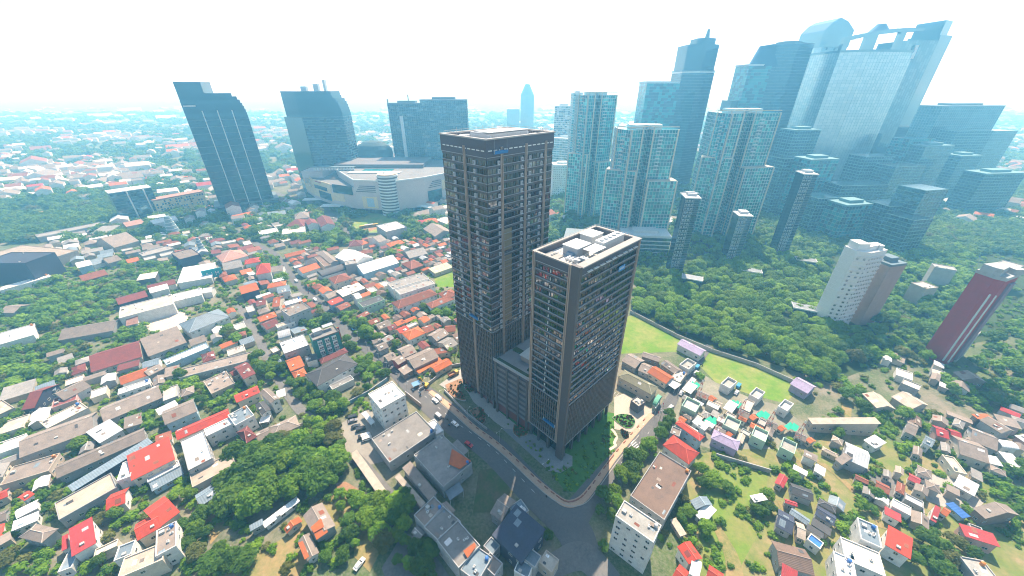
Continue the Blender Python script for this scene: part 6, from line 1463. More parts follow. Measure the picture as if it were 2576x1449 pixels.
def grove(place, fr, poly, sp, rad, tints, avoid=True, name='broadleaf_tree', nmax=400, kinds='tree'):
    w = [P(*fpx(fr, x, y)) for x, y in poly]; w = [(p.x, p.y) for p in w]; xs = [p[0] for p in w]; ys = [p[1] for p in w]
    rr = random.Random(len(place) * 17 + len(TREES)); got = []
    area = (max(xs) - min(xs)) * (max(ys) - min(ys))
    for _ in range(int(min(9000, area / (sp * sp) * 9)) + 40):
        x, y = rr.uniform(min(xs), max(xs)), rr.uniform(min(ys), max(ys))
        if not inside(w, np.array([x]), np.array([y]))[0]: continue
        if any((x - a) ** 2 + (y - b) ** 2 < sp * sp for a, b in got): continue
        r = rr.uniform(*rad) * (rr.uniform(.68, 1.3) if name != 'woodland_tree' else rr.uniform(.85, 1.15))
        if avoid:
            i, j = int((x - GX0) / GC), int((y - GY0) / GC)
            if 0 <= i < OCC.shape[0] and 0 <= j < OCC.shape[1] and OCC[i, j]: continue
        got.append((x, y)); tint = rr.choices(range(4), weights=tints)[0]
        sz = 'small' if r < rad[0] + (rad[1] - rad[0]) * .35 else ('large' if r > rad[0] + (rad[1] - rad[0]) * .7 else 'middling')
        pl = place
        if name == 'woodland_tree':
            u = 1288 + x / (CT * y + ST * H) * FPX; v = 724.5 + (ST * -1 * y + CT * H) / (CT * y + ST * H) * FPX
            pl = 'in the woodland ' + ('by the lattice towers' if v < 745 and u < 1990 else 'beside the white apartment tower' if u > 2030 else 'along the grey wall' if v > 700 + (u - 1600) * .5 + 62 else 'left side behind the short tower' if u < 1720 else 'among the pavilions' if v < 790 else 'middle, deep in the canopy')
        tree_at(x, y, r, tint, f'{sz} {TNAME[tint]} {kinds} {pl}', f'trees {pl}, {sz} {TNAME[tint]}', name)
        if len(got) >= nmax: break
G_ = (4, 3, 1.2, .6)
grove('in the belt left of the pale courtyard', 'M0', [(0, 1010), (420, 1000), (980, 900), (1480, 930), (1460, 1000), (1150, 1070), (1180, 1200), (560, 1370), (150, 1330), (0, 1280)], 5.5, (3.2, 5), G_)
grove('behind the far left white building', 'M0', [(430, 900), (650, 830), (640, 1000), (430, 1000)], 6, (3, 5), G_)
grove('between the rust roof and the grey far rows', 'M0', [(1230, 830), (1250, 700), (1480, 700), (1600, 720), (1820, 700), (1800, 800), (1660, 830), (1400, 850)], 6, (3.2, 5), G_)
grove('around the silver cone', 'M0', [(1380, 400), (1840, 380), (1960, 470), (1750, 520), (1450, 480)], 7, (3.5, 5.5), (2, 4, 1, .3))
grove('at the left edge above the maroon roof with navy side', 'A0', [(0, 480), (350, 500), (500, 800), (540, 870), (340, 880), (100, 900), (0, 950)], 5, (3, 4.6), (4, 3, 2, .5))
grove('between the ribbed grey roof and the long maroon shed', 'A0', [(430, 380), (900, 360), (880, 560), (560, 600), (430, 500)], 5, (2.6, 4), G_)
grove('above the long maroon shed', 'A0', [(1150, 270), (1480, 280), (1470, 400), (1160, 420)], 4.8, (3, 4.3), (3, 3, 2, .5))
grove('below the left end of the long maroon shed', 'A0', [(550, 680), (870, 640), (880, 780), (600, 830)], 4.5, (2.4, 3.8), (2, 4, .5, .5))
grove('between the long taupe roof and the taupe gable house', 'A0', [(1600, 830), (1930, 790), (2150, 930), (2150, 1080), (1680, 1040)], 4.4, (2.6, 4.2), (3, 2, 3, .2))
grove('beside the red row, near the gabled white house', 'A0', [(2180, 880), (2440, 870), (2440, 960), (2300, 1070), (2150, 1050)], 4.2, (2.4, 3.8), (2, 5, .5, .2))
grove('in front of the long taupe roof', 'A0', [(1240, 1150), (1540, 1090), (1560, 1280), (1280, 1290)], 4.2, (2.4, 3.6), (3, 3, 1, .2))
grove('at the left edge beside the cream hall', 'A0', [(0, 1180), (330, 1080), (460, 1120), (320, 1400), (0, 1449)], 4.4, (2.6, 4.2), (3, 3, 1, 1))
grove('along the back street', 'A0', [(2170, 300), (2500, 280), (2480, 430), (2200, 450)], 4.6, (3, 4.5), G_)
grove('above the long white block', 'A0', [(1500, 540), (1850, 490), (1840, 560), (1520, 620)], 3.8, (2, 3.2), G_)
grove('at the left edge under the cream hall', 'B0', [(0, 40), (160, 210), (150, 300), (0, 400)], 4.4, (2.4, 3.8), (2, 4, .5, .5))
grove('around the little red gable', 'B0', [(380, 540), (690, 540), (680, 620), (530, 740), (400, 640)], 3.8, (2.2, 3.4), (3, 2, 2, .5))
grove('above the dark taupe hip roof', 'B0', [(150, 860), (520, 750), (380, 900), (180, 980)], 3.6, (2, 3.2), (3, 3, 1, .5))
grove('left of the dark taupe hip roof', 'B0', [(0, 880), (180, 870), (150, 1080), (0, 1100)], 3.6, (2, 3.2), (3, 3, 1, 1))
grove('right of the biggest crimson roof', 'B0', [(880, 830), (1300, 780), (1350, 880), (1150, 1020), (930, 980)], 3.8, (2.2, 3.4), (3, 3, .5, .2))
grove('under the flat bright red sheet roof', 'B0', [(1310, 470), (1460, 440), (1490, 600), (1330, 640)], 3.8, (2.4, 3.4), (3, 3, 1, 0))
grove('right of the white awning strip', 'B0', [(1700, 470), (1900, 440), (2010, 780), (1840, 800)], 3.8, (2.2, 3.4), (2, 1, 5, 0))
grove('beside the taupe flat deck', 'B0', [(1740, 880), (2060, 840), (2090, 1060), (1830, 1230), (1770, 1130)], 4.2, (2.8, 4.2), (2, 5, .3, .2))
grove('at the bottom edge right of the taupe flat deck', 'B0', [(1860, 1290), (2270, 1200), (2500, 1300), (2400, 1449), (1830, 1449)], 4.2, (2.4, 3.8), (3, 3, .5, 2))
grove('in the bottom left corner', 'B0', [(120, 1150), (500, 1200), (480, 1440), (60, 1449)], 3.8, (2.2, 3.4), (3, 3, 1, 1))
grove('at the bottom edge left of the pinkish tan roof', 'B0', [(740, 1340), (1130, 1290), (1150, 1449), (750, 1449)], 3.8, (2.2, 3.2), (3, 3, 1, .5))
grove('in the big clump left of the warehouses', 'B1', [(-260, 300), (0, 150), (280, 30), (550, 120), (560, 540), (420, 640), (0, 850), (-320, 700)], 4.6, (4.6, 6.8), (4, 3, 1.2, .1))
grove('in the round clump by the alley', 'B1', [(560, 330), (800, 290), (890, 420), (820, 590), (580, 580)], 4.2, (4.4, 6), (3, 4, .5, 0))
grove('beside the car park', 'B1', [(640, 20), (900, 20), (960, 190), (800, 260), (640, 150)], 4.6, (3, 4.4), (2, .5, 3, 2))
grove('in the garden left of the car park', 'A1', [(540, 1220), (770, 1210), (900, 1330), (920, 1449), (560, 1449)], 4.6, (3.2, 4.6), (1, .3, 4, 3))
grove('above the glossy clump at the taupe hip house', 'A1', [(290, 1410), (520, 1400), (540, 1449), (300, 1449)], 4.6, (3, 4), (2, .3, 4, 1))
grove('below the dark hipped villa', 'A1', [(380, 850), (640, 860), (640, 1000), (880, 1060), (900, 1130), (740, 1180), (620, 1140), (400, 1010)], 4.8, (3.2, 4.8), (4, 3, .6, .2))
grove('between the dark hipped villa and the main road', 'A1', [(980, 640), (1180, 600), (1300, 690), (1330, 780), (1100, 800), (1000, 760)], 4.4, (2.8, 4.4), (4, 2, 1, .2))
grove('at the back street corner left of the orange roofs', 'A1', [(0, 620), (280, 600), (320, 720), (250, 830), (60, 800)], 5, (3.6, 5.2), (3, 3, 1, .2))
grove('below the lower orange hip roof', 'A1', [(310, 760), (470, 790), (480, 870), (330, 880)], 4, (2.4, 3.6), (2, 4, .5, 0))
grove('along the main road by the hotel', 'A1', [(840, 140), (950, 120), (1090, 250), (1240, 320), (1250, 430), (1020, 420), (1010, 330)], 4.8, (3.2, 4.8), (3, 4, .6, .5))
grove('right of the hotel', 'A1', [(880, 400), (1000, 400), (1010, 500), (900, 490)], 4.4, (3, 4.4), (3, 4, .3, .2))
grove('at the street bend by the tall grey box', 'M1', [(600, 1180), (800, 1150), (830, 1280), (640, 1300)], 5, (3.6, 5), (4, 2, 1, .2))
grove('beside the tall tower above the orange hip roof', 'M1', [(1640, 1180), (2000, 1100), (2030, 1290), (1880, 1290)], 5, (3, 4.6), (3, 3, 1, .2))
grove('along the upper long street', 'M1', [(0, 640), (200, 650), (370, 800), (390, 880), (280, 890), (140, 780)], 5.4, (3.4, 5), (4, 3, 1, .3))
grove('right of the long street', 'M1', [(520, 900), (690, 900), (690, 1010), (560, 1010)], 5, (3.2, 4.6), (4, 3, .6, .5))
grove('by the mall road bend', 'M1', [(800, 370), (940, 380), (950, 510), (810, 520)], 6, (4, 6), (3, 3, 1.5, .3))
grove('above the dark magenta roof', 'M1', [(490, 540), (780, 490), (760, 580), (500, 590)], 5.6, (3.4, 5), (3, 3, 1, .3))
grove('in the kampung by the grey weathered roof', 'M1', [(1340, 570), (1450, 550), (1470, 640), (1360, 650)], 5.4, (3.6, 5), (2, 5, .5, .1), avoid=False)
grove('behind the grey weathered roof', 'M1', [(1490, 500), (1590, 490), (1590, 580), (1510, 590)], 5.4, (3.4, 5), (2, 5, .5, .1), avoid=False)
grove('in front of the hotel roof terraces', 'M1', [(400, 1280), (620, 1300), (600, 1360), (410, 1360)], 4.4, (2.8, 4), (3, 2, 1.5, .3))
grove('in the ramp garden', 'A1', [(1510, 740), (1690, 690), (1800, 700), (1800, 780), (1640, 800)], 3.4, (1.8, 2.8), (3, 1, 3, 1))
grove('at the end of the tan walkway roof', 'B1', [(820, 600), (1000, 600), (1080, 830), (1060, 1020), (830, 880)], 4.2, (2.6, 4), (3, 3, .6, .5))
grove('between the tan walkway roof and the stepped block', 'B1', [(1080, 780), (1500, 620), (1530, 1000), (1330, 1170), (1150, 1060)], 4.4, (3, 4.6), (3, 1, 4, .2))
grove('at the bottom edge of the dry garden', 'B1', [(330, 1150), (420, 1250), (560, 1320), (540, 1449), (320, 1449)], 4, (2.2, 3.4), (2, 4, .3, 1))
grove('right of the taupe roof cottage', 'B1', [(640, 1080), (1060, 1030), (980, 1250), (700, 1400)], 3.8, (2.2, 3.4), (3, 3, .4, 1.4))
grove('along the shaded side road', 'B2', [(1040, 300), (1260, 350), (1250, 540), (1060, 580)], 4.2, (2.8, 4.2), (3, 1.5, 2, .2))
grove('at the shaded junction corner', 'B2', [(930, 630), (1100, 600), (1090, 870), (950, 950), (760, 850), (740, 700)], 4.4, (2.8, 4.2), (3, 3, 1, .2))
grove('by the road above the broad brown roof', 'B2', [(1190, 180), (1340, 120), (1390, 220), (1350, 330), (1190, 320)], 4.2, (2.8, 4), (3, 2, 1.5, .2))
grove('left of the bright red hip roofs', 'A2', [(1400, 1240), (1600, 1180), (1600, 1300), (1500, 1449), (1390, 1449)], 4.4, (3, 4.2), (2, 5, .3, .1))
grove('right of the broad brown roof', 'B2', [(1620, 700), (1760, 640), (1980, 950), (1900, 1090), (1760, 1060), (1650, 880)], 4.2, (2.6, 4), (4, 2, 1.5, .2))
grove('on the green plot of the right gardens', 'B2', [(1870, 400), (2010, 420), (2200, 520), (2200, 620), (2060, 640), (1880, 560)], 5, (2, 3.2), (3, 2, 1, .4))
grove('at the middle of the right gardens', 'B2', [(2400, 680), (2576, 650), (2576, 900), (2390, 840)], 4.2, (2.6, 3.8), (2, 5, .3, .1))
grove('on the shaded traffic islands', 'B2', [(500, 930), (650, 940), (640, 1080), (510, 1090)], 4, (2.2, 3), (1, 3, .2, 1))
grove('beside the big white building at the lane', 'B2', [(820, 1170), (920, 1170), (910, 1420), (810, 1420)], 3.8, (2.2, 3), (3, 2, 1, .2))
grove('left in the right gardens by the lattice yard', 'B3', [(0, 350), (170, 350), (310, 460), (290, 560), (120, 520)], 4.2, (2.6, 3.8), (3, 3, .6, .4))
grove('below the glass grey roof', 'B3', [(820, 480), (1000, 480), (1010, 640), (1080, 640), (1100, 820), (960, 880), (880, 960), (730, 1020), (740, 820), (900, 680)], 4.2, (2.4, 3.6), (2, 4, .4, .6))
grove('left of the big taupe gable house', 'B3', [(1640, 60), (1880, 120), (1910, 330), (1780, 370), (1660, 240)], 4.4, (2.8, 4.2), (2, 4, .4, .6))
grove('at the right edge under the white roofs', 'B3', [(2050, 310), (2576, 380), (2576, 1000), (2300, 900), (2250, 560)], 4.4, (2.8, 4.2), (3, 4, .4, .3))
grove('right of the red orange ribbed roof', 'B3', [(1440, 1130), (1900, 1100), (2060, 1300), (1960, 1449), (1420, 1449)], 4.2, (2.6, 4), (2, 4, .4, .6))
grove('by the orange roof patch', 'B3', [(1510, 900), (1660, 930), (1640, 1060), (1520, 1000)], 3.8, (2, 3), (3, 3, .4, .4))
grove('in the rows above the gardens', 'B3', [(1300, 130), (1440, 130), (1470, 290), (1340, 290)], 4, (2.2, 3.4), (3, 2, 1, .4))
grove('along the tan slab roof', 'A3', [(600, 780), (780, 860), (950, 1000), (940, 1060), (700, 1000)], 4.8, (3.2, 4.6), (4, 3, .6, .4))
grove('on the dry slope under the tan slab roof', 'A3', [(560, 1180), (740, 1120), (740, 1440), (590, 1440)], 4.4, (2.8, 4.2), (3, 3, .4, .6))
grove('below the tan gable house', 'A3', [(900, 1100), (1180, 1160), (1500, 1150), (1600, 1250), (1500, 1290), (1200, 1240), (930, 1200)], 4.6, (3, 4.4), (3, 3, .6, .6))
grove('right of the tan roof group', 'A3', [(1760, 820), (2060, 840), (2576, 850), (2576, 1050), (2000, 1050), (1780, 950)], 5, (3.4, 4.8), (4, 3, .6, .5))
grove('right of the red tower', 'A3', [(2200, 400), (2576, 200), (2576, 800), (2050, 700), (2150, 560)], 6, (3.6, 5.4), (3, 3, .6, .6))
grove('between the white and red towers', 'A3', [(500, 340), (1000, 320), (1750, 560), (1800, 640), (1650, 640), (1050, 640), (820, 640), (600, 560)], 5.6, (3.6, 5.4), (4, 3, .6, .6))
grove('around the mall lawn', 'M1', [(1490, 330), (1650, 300), (1660, 440), (1560, 470)], 5.5, (3, 4.6), (3, 3, .5, .3))
grove('at the foot of the glass tower', 'M1', [(40, 60), (420, 30), (560, 170), (300, 280), (80, 330)], 8, (4, 6), (3, 4, .5, .2))
grove('behind the small white apartment block', 'D', [(1390, 410), (1440, 410), (1440, 590), (1395, 640), (1390, 500)], 9, (5, 7.5), (3, 3, 1, .2))
grove('under the teal towers', 'D', [(1420, 640), (1690, 640), (1690, 700), (1600, 690), (1420, 660)], 8, (4, 6.5), (3, 4, .5, .2))
grove('in the woodland behind the grey wall', 'D', [(1598, 690), (1690, 690), (1800, 650), (1980, 640), (2090, 700), (2110, 830), (2120, 900), (2060, 960), (1900, 905), (1790, 872), (1700, 835), (1596, 780)], 6.2, (4.6, 6.6), (4, .8, 5, 0), avoid=False, name='woodland_tree')
grove('in the shaded lot left of the grey stepped block', 'B1', [(1480, 1040), (1620, 1090), (1790, 1240), (1860, 1449), (1480, 1449), (1400, 1250)], 4.4, (2.6, 4.2), (2, 5, .4, .2))
grove('on the slope between the white apartment tower and the red tower', 'D', [(2190, 640), (2440, 620), (2420, 760), (2340, 870), (2190, 840)], 6, (4, 6), (4, 3, 1, .2))
grove('behind the slim lattice towers', 'D', [(1690, 640), (1740, 590), (1960, 590), (2080, 640), (2080, 690), (1960, 650), (1800, 665)], 7, (4.5, 6.5), (3, 4, .6, .1))
# single trees that stand out
for fr, x, y, r, tint, lab in (('A1', 1110, 330, 6.2, 0, 'big round tree beside the main road below the palm drive'), ('A1', 1405, 425, 3.6, 0, 'round kampung tree between grey roofs'), ('A1', 960, 450, 4.2, 1, 'round tree at the main road right of the hotel'), ('A1', 1010, 905, 3.2, 3, 'pale flowering tree in the villa garden'),
        ('B0', 790, 110, 4.2, 2, 'round bright tree on the taupe roof edge at the left'), ('M1', 1170, 1000, 4.2, 0, 'round tree behind the green building'), ('M1', 1590, 1270, 3.4, 2, 'light green round tree left of the small orange gable'), ('A1', 150, 690, 6.0, 0, 'largest tree at the back street corner'), ('B0', 1050, 1010, 2.6, 3, 'yellowish tree by the biggest crimson roof'),
        ('A0', 290, 690, 4.4, 2, 'yellow green tree at the left edge'), ('A2', 1900, 730, 3.0, 0, 'lone tree at the lane end of the field'), ('B2', 350, 1000, 2.6, 1, 'small dark tree at the shaded corner'), ('B2', 2120, 860, 2.2, 1, 'round charcoal bush on the right garden slope'), ('B3', 1370, 130, 3.0, 2, 'bright small tree in the right rows'), ('A3', 1640, 1250, 3.0, 2, 'bright round tree above the crimson roofs')):
    p = PF(fr, x, y, 4); tree_at(p.x, p.y, r, tint, lab, None)
TREES.sort(reverse=True)
cnt = {}; leftover = []
for sz, x, y, r, tint, lab, grp, nm in TREES:
    if cnt.get(nm, 0) >= 292: leftover.append((x, y, r, tint)); continue
    cnt[nm] = cnt.get(nm, 0) + 1
    rr = random.Random(int(x * 31 + y * 17)); k = rr.randrange(6); s = r / 4.4
    t = thing(nm, lab, 'tree', (x, y, 0), rr.uniform(0, 6.28), grp)
    th = 3.0 * s ** .6
    o = link('crown', CROWN_ME[k][tint], t, (0, 0, th + .6 * s)); o.scale = (s * rr.uniform(.82, 1.2), s * rr.uniform(.82, 1.2), s * rr.uniform(.8, 1.3))
    o = link('trunk', TRUNK_ME, t); o.scale = (s, s, (th + .8) / 4.0)
# the rest of the greenery, past the count limit or too thick to count
small = [crown_mb(31, 5, 26, .6, 2.6, (1.5, 2.3), (.55, .9)), crown_mb(32, 6, 24, .5, 3.0, (1.4, 2.2), (.55, .9))]
def mass(name, label, items, cat='trees'):
    V = []; F = []; M_ = []; nv = 0
    base = [(np.array(c.v), [f for f in c.f]) for c in small]
    for i, (x, y, r, tint, zz) in enumerate(items):
        v, f = base[i % 2]; s = r / 3.9; a = (x * 7 + y * 3) % 6.28; ca, sa = math.cos(a), math.sin(a)
        V.append(np.stack([x + s * (ca * v[:, 0] - sa * v[:, 1]), y + s * (sa * v[:, 0] + ca * v[:, 1]), zz + s * v[:, 2]], 1))
        F += [tuple(k + nv for k in q) for q in f]; M_ += [tint] * len(f); nv += len(v)
    me = bpy.data.meshes.new(name); me.from_pydata(np.concatenate(V).tolist(), [], F)
    for lm in LEAF: me.materials.append(lm)
    me.polygons.foreach_set('material_index', M_); me.update(); o = link(name, me, kind='stuff'); o['label'] = label; o['category'] = cat
    return o
if leftover: mass('woodland', 'thick tree cover among the houses and in the woodland', [(x, y, r, t_, r * .5) for x, y, r, t_ in leftover])
far = []; br = random.Random(5)
def cellfree(x, y):
    i, j = int((x - GX0) / GC), int((y - GY0) / GC)
    return not (0 <= i < OCC.shape[0] and 0 <= j < OCC.shape[1] and OCC[i, j])
for _ in range(15000):
    Y = 380 * math.exp(br.random() * 1.95); X = br.uniform(-1.45, 1.45) * (Y + 60)
    if X < 0 and math.sin(X * .013) + math.sin(Y * .017 + X * .006) + br.gauss(0, .6) > .9 and Y < 1500: continue
    if not cellfree(X, Y) or not inview(X, Y): continue
    r = br.uniform(4, 8) * (1 + Y / 2200); far.append((X, Y, r, br.choices(range(4), weights=(3, 5, .4, .3))[0], r * .25))
for _ in range(900):           # scattered trees over the far meadow
    x, y = br.uniform(0, 300), br.uniform(462, 590); p = P(x, y); r = br.uniform(3.5, 7)
    if cellfree(p.x, p.y) and math.sin(p.x * .03 + p.y * .011) + math.sin(p.y * .045) + br.gauss(0, .4) > .1: far.append((p.x, p.y, r, br.choices(range(4), weights=(4, 4, .6, .2))[0], r * .3))
for _ in range(2600):          # dark woods under the giant skyscraper
    x, y = br.uniform(1985, 2600), br.uniform(330, 640); p = P(x, y)
    if not cellfree(p.x, p.y): continue
    r = br.uniform(4.5, 7.5); far.append((p.x, p.y, r, br.choices(range(4), weights=(2, 6, .2, .1))[0], r * .35))
mass('distant_trees', 'hazy tree cover of the far plain', far)
bush = []
for fr, poly, n in (('D', [(0, 640), (640, 600), (860, 800), (1000, 1060), (860, 1440), (0, 1440)], 2300), ('D', [(1640, 1130), (2050, 1100), (2576, 950), (2576, 1449), (1640, 1449)], 330), ('D', [(1060, 590), (1150, 590), (1165, 900), (1000, 960), (870, 800), (880, 640)], 500), ('D', [(1180, 985), (1290, 1080), (1420, 1235), (1450, 1240), (1545, 1140), (1545, 1060), (1420, 1040)], 130), ('D', [(1990, 640), (2576, 560), (2576, 960), (2000, 1000)], 900)):
    w = [P(*fpx(fr, *q)) for q in poly]; w = [(p.x, p.y) for p in w]; xs = [p[0] for p in w]; ys = [p[1] for p in w]; k = 0
    for _ in range(n * 8):
        x, y = br.uniform(min(xs), max(xs)), br.uniform(min(ys), max(ys))
        if k >= n: break
        if not inside(w, np.array([x]), np.array([y]))[0]: continue
        i, j = int((x - GX0) / GC), int((y - GY0) / GC)
        if 0 <= i < OCC.shape[0] and 0 <= j < OCC.shape[1] and OCC[i, j] & 4 or (not cellfree(x, y) and n != 130): continue
        if not inview(x, y) or (n == 330 and math.sin(x * .21) + math.sin(y * .27 + x * .1) + br.gauss(0, .3) < .2): continue
        k += 1; r = br.uniform(.9, 2.4) if n != 130 else br.uniform(.4, 1.0); bush.append((x, y, r, br.choices(range(4), weights=(3, 2, 1.5, 1.5))[0], r * .25))
mass('shrubbery', 'low bushes filling yards and gardens', bush, 'bushes')
# palms
pm = MB(); pr = random.Random(4)
for i in range(13):
    a = i * 2.399; el = pr.uniform(.2, .9); L_ = pr.uniform(1.9, 2.6); pv = Vector((0, 0, 0)); d = Vector((math.cos(a) * math.cos(el), math.sin(a) * math.cos(el), math.sin(el))); sd = Vector((-math.sin(a), math.cos(a), 0))
    for s in range(4):
        nx = pv + d * L_ / 4; d = (d + Vector((0, 0, -.36))).normalized(); wa, wb = .34 * (1 - abs(s - 1) / 4), .34 * (1 - abs(s) / 4)
        pm.poly([tuple(pv - sd * wa - Vector((0, 0, .1))), tuple(nx - sd * wb - Vector((0, 0, .1))), tuple(nx), tuple(pv)], 0); pm.poly([tuple(pv), tuple(nx), tuple(nx + sd * wb - Vector((0, 0, .1))), tuple(pv + sd * wa - Vector((0, 0, .1)))], 0); pv = nx
PALM_ME = pm.mesh('crown', LEAF[0]); pt_ = MB(); pt_.tube((0, 0, 0), (.1, 0, 4.2), .2, 7, 0, .13); PTR_ME = pt_.mesh('trunk', BARK)
def palm(fr, x, y, s, label, grp=None):
    p = PF(fr, x, y); t = thing('palm_tree', label, 'palm tree', (p.x, p.y, 0), rnd.uniform(0, 6), grp); o = link('trunk', PTR_ME, t); o.scale = (s, s, s); o = link('crown', PALM_ME, t, (.1 * s, 0, 4.2 * s)); o.scale = (s, s, s)
palm('A1', 1150, 855, 1.7, 'large fan palm in the villa garden'); palm('A1', 1255, 700, 1.1, 'palm at the villa garden wall by the road'); palm('A1', 1965, 560, 1.2, 'palm beside the tall tower foot'); palm('A1', 2000, 610, 1., 'shorter palm beside the tall tower foot'); palm('A1', 520, 1230, 1., 'palm by the white sheet fence'); palm('A1', 1195, 690, 1., 'palm among the trees right of the villa')
for i in range(13): palm('M1', 1130 + i * 46, 1262 - i * 19, .75, 'palm in the row along the long drive, roadside row', 'palms lining the long drive, roadside row')
for i in range(11): palm('M1', 1400 + i * 30, 1232 - i * 13, .75, 'palm in the row in front of the rust tile school', 'palms in front of the rust tile school')
palm('M1', 1575, 420, 1.3, 'palm by the grey apartment box'); palm('M1', 1045, 215, 1.2, 'palm at the mall hoarding')

# ------------------------------------------------------------------ vehicles
TYRE = plain('tyre', (.03, .03, .03), .8); CARGL = glass('car_glass', (.10, .12, .14), .05, .8, .1, 0); LIGHTC = plain('headlight_lens', (.7, .7, .65), .2); TAILC = plain('tail_lamp', (.4, .02, .02), .3)
def extrude(m, prof, y0, y1, inset=0, mi=0, mtop=None):
    a = [(x, y0, z) for x, z in prof]; b = [(x, y1, z) for x, z in prof]
    m.poly(a, mi); m.poly(b[::-1], mi)
    for i in range(len(prof)):
        j = (i + 1) % len(prof); m.poly([a[j], a[i], b[i], b[j]], mi)
def car_meshes(kind):
    b = MB(); c = MB(); L, Wd = (4.4, 1.75)
    if kind == 'van':
        extrude(b, [(-2.2, .35), (2.15, .35), (2.25, .8), (2.1, 1.1), (1.5, 1.85), (-2.1, 1.9), (-2.25, 1.0)], -.87, .87)
        c.bx(-1.9, 1.35, -.885, .885, 1.15, 1.7)
    else:
        extrude(b, [(-2.15, .35), (2.15, .35), (2.25, .65), (2.1, .86), (1.0, .98), (-1.9, 1.0), (-2.2, .9)], -.87, .87)
        extrude(b, [(-1.85, .98), (1.0, .96), (.35, 1.46), (-1.2, 1.5)], -.72, .72)
        extrude(c, [(-1.74, 1.02), (.9, 1.0), (.36, 1.38), (-1.16, 1.41)], -.735, .735); extrude(c, [(-1.80, 1.04), (.98, 1.02), (.42, 1.40), (-1.22, 1.43)], -.6, .6)
    w = MB(); n = 12
    for k in range(n):
        a0, a1 = 2 * math.pi * k / n, 2 * math.pi * (k + 1) / n
        w.poly([(.33 * math.cos(a0), -.1, .33 * math.sin(a0)), (.33 * math.cos(a1), -.1, .33 * math.sin(a1)), (.33 * math.cos(a1), .1, .33 * math.sin(a1)), (.33 * math.cos(a0), .1, .33 * math.sin(a0))][::-1])
    w.poly([(.33 * math.cos(2 * math.pi * k / n), -.1, .33 * math.sin(2 * math.pi * k / n)) for k in range(n)]); w.poly([(.33 * math.cos(2 * math.pi * k / n), .1, .33 * math.sin(2 * math.pi * k / n)) for k in range(n)][::-1])
    h = MB(); h.bx(-.06, .02, -.18, .18, -.08, .08)
    return b, c, w.mesh('wheel', TYRE), h
CARS = {}
def car(fr, x, y, head, colname, col, kind, label, grp=None):
    key = (kind, colname)
    if kind not in CARS: CARS[kind] = car_meshes(kind)
    b, c, wm, h = CARS[kind]
    p = PF(fr, x, y); t = thing('parked_van' if kind == 'van' else 'car', label, 'van' if kind == 'van' else 'car', (p.x, p.y, .22), head, grp)
    paint = plain('car_paint_' + colname, col, .25, 0, .6, .05)
    b.build('body', paint, t); c.build('window', CARGL, t)
    for sx in (-1.35, 1.35):
        for sy in (-.8, .8): link('wheel', wm, t, (sx, sy, .33))
    for sy in (-.6, .6): h.build('headlight', LIGHTC, t, (2.22, sy, .72)); h.build('tail_lamp', TAILC, t, (-2.2, sy, .78))
def roadang(fr, x, y, line=MAIN):
    p = PF(fr, x, y); i = min(range(len(line) - 1), key=lambda k: (line[k][0] - p.x) ** 2 + (line[k][1] - p.y) ** 2); a, b = line[i], line[i + 1]; return math.atan2(b[1] - a[1], b[0] - a[0])
CC = dict(white=(.75, .75, .73), silver=(.45, .46, .48), black=(.03, .03, .035), red=(.5, .03, .05), blue=(.04, .25, .45), grey=(.2, .2, .21), cream=(.7, .65, .5))
for fr, x, y, cn, kd, lab in (('A1', 1805, 1022, 'white', 'car', 'white car leading on the main road beside another white one'), ('A1', 1838, 998, 'white', 'van', 'white van side by side with a white car on the main road'), ('A1', 1835, 1175, 'silver', 'van', 'pale silver van on the main road at the shadow edge'), ('A1', 2005, 1258, 'white', 'car', 'lone white car on the shaded part of the main road'),
        ('M1', 598, 1075, 'white', 'van', 'white van on the long street by the tall grey box'), ('M1', 645, 1110, 'black', 'car', 'black car on the long street by the tall grey box'), ('M1', 410, 885, 'white', 'van', 'white van on the upper long street'), ('M1', 825, 275, 'white', 'van', 'white van on the mall road'), ('M1', 1000, 385, 'red', 'van', 'red and white van at the mall road bend'), ('M1', 1050, 450, 'white', 'car', 'white car at the bend by the dark magenta roof'), ('M1', 705, 228, 'grey', 'car', 'dark car on the mall road'), ('M1', 780, 250, 'silver', 'car', 'silver car on the mall road'), ('M1', 1015, 395, 'silver', 'car', 'silver car at the mall road bend'), ('B1', 2142, 135, 'red', 'car', 'crimson car at the verge of the main road'), ('A1', 1245, 632, 'black', 'car', 'dark car on the narrow main road by the villa garden'), ('A1', 980, 300, 'blue', 'car', 'blue car under the roadside trees')):
    off = math.pi if rnd.random() < .5 else 0
    car(fr, x, y, roadang(fr, x, y) + off, cn, CC[cn], kd, lab)
for i, (x, y, cn, kd) in enumerate(((980, 1190, 'black', 'van'), (978, 1226, 'grey', 'car'), (1008, 1282, 'black', 'car'), (1058, 1312, 'black', 'van'), (1080, 1388, 'black', 'van'), (1108, 1378, 'white', 'van'), (1120, 1408, 'white', 'van'))):
    car('A1', x, y, R(25), cn, CC[cn], kd, ['uppermost black van in the gritty car park', 'grey car next to the uppermost black van', 'black car in the middle of the gritty car park', 'black van below the white carport', 'dark van by the white vans', 'white topped van beside the big flat warehouse', 'second white topped van beside the big flat warehouse'][i])
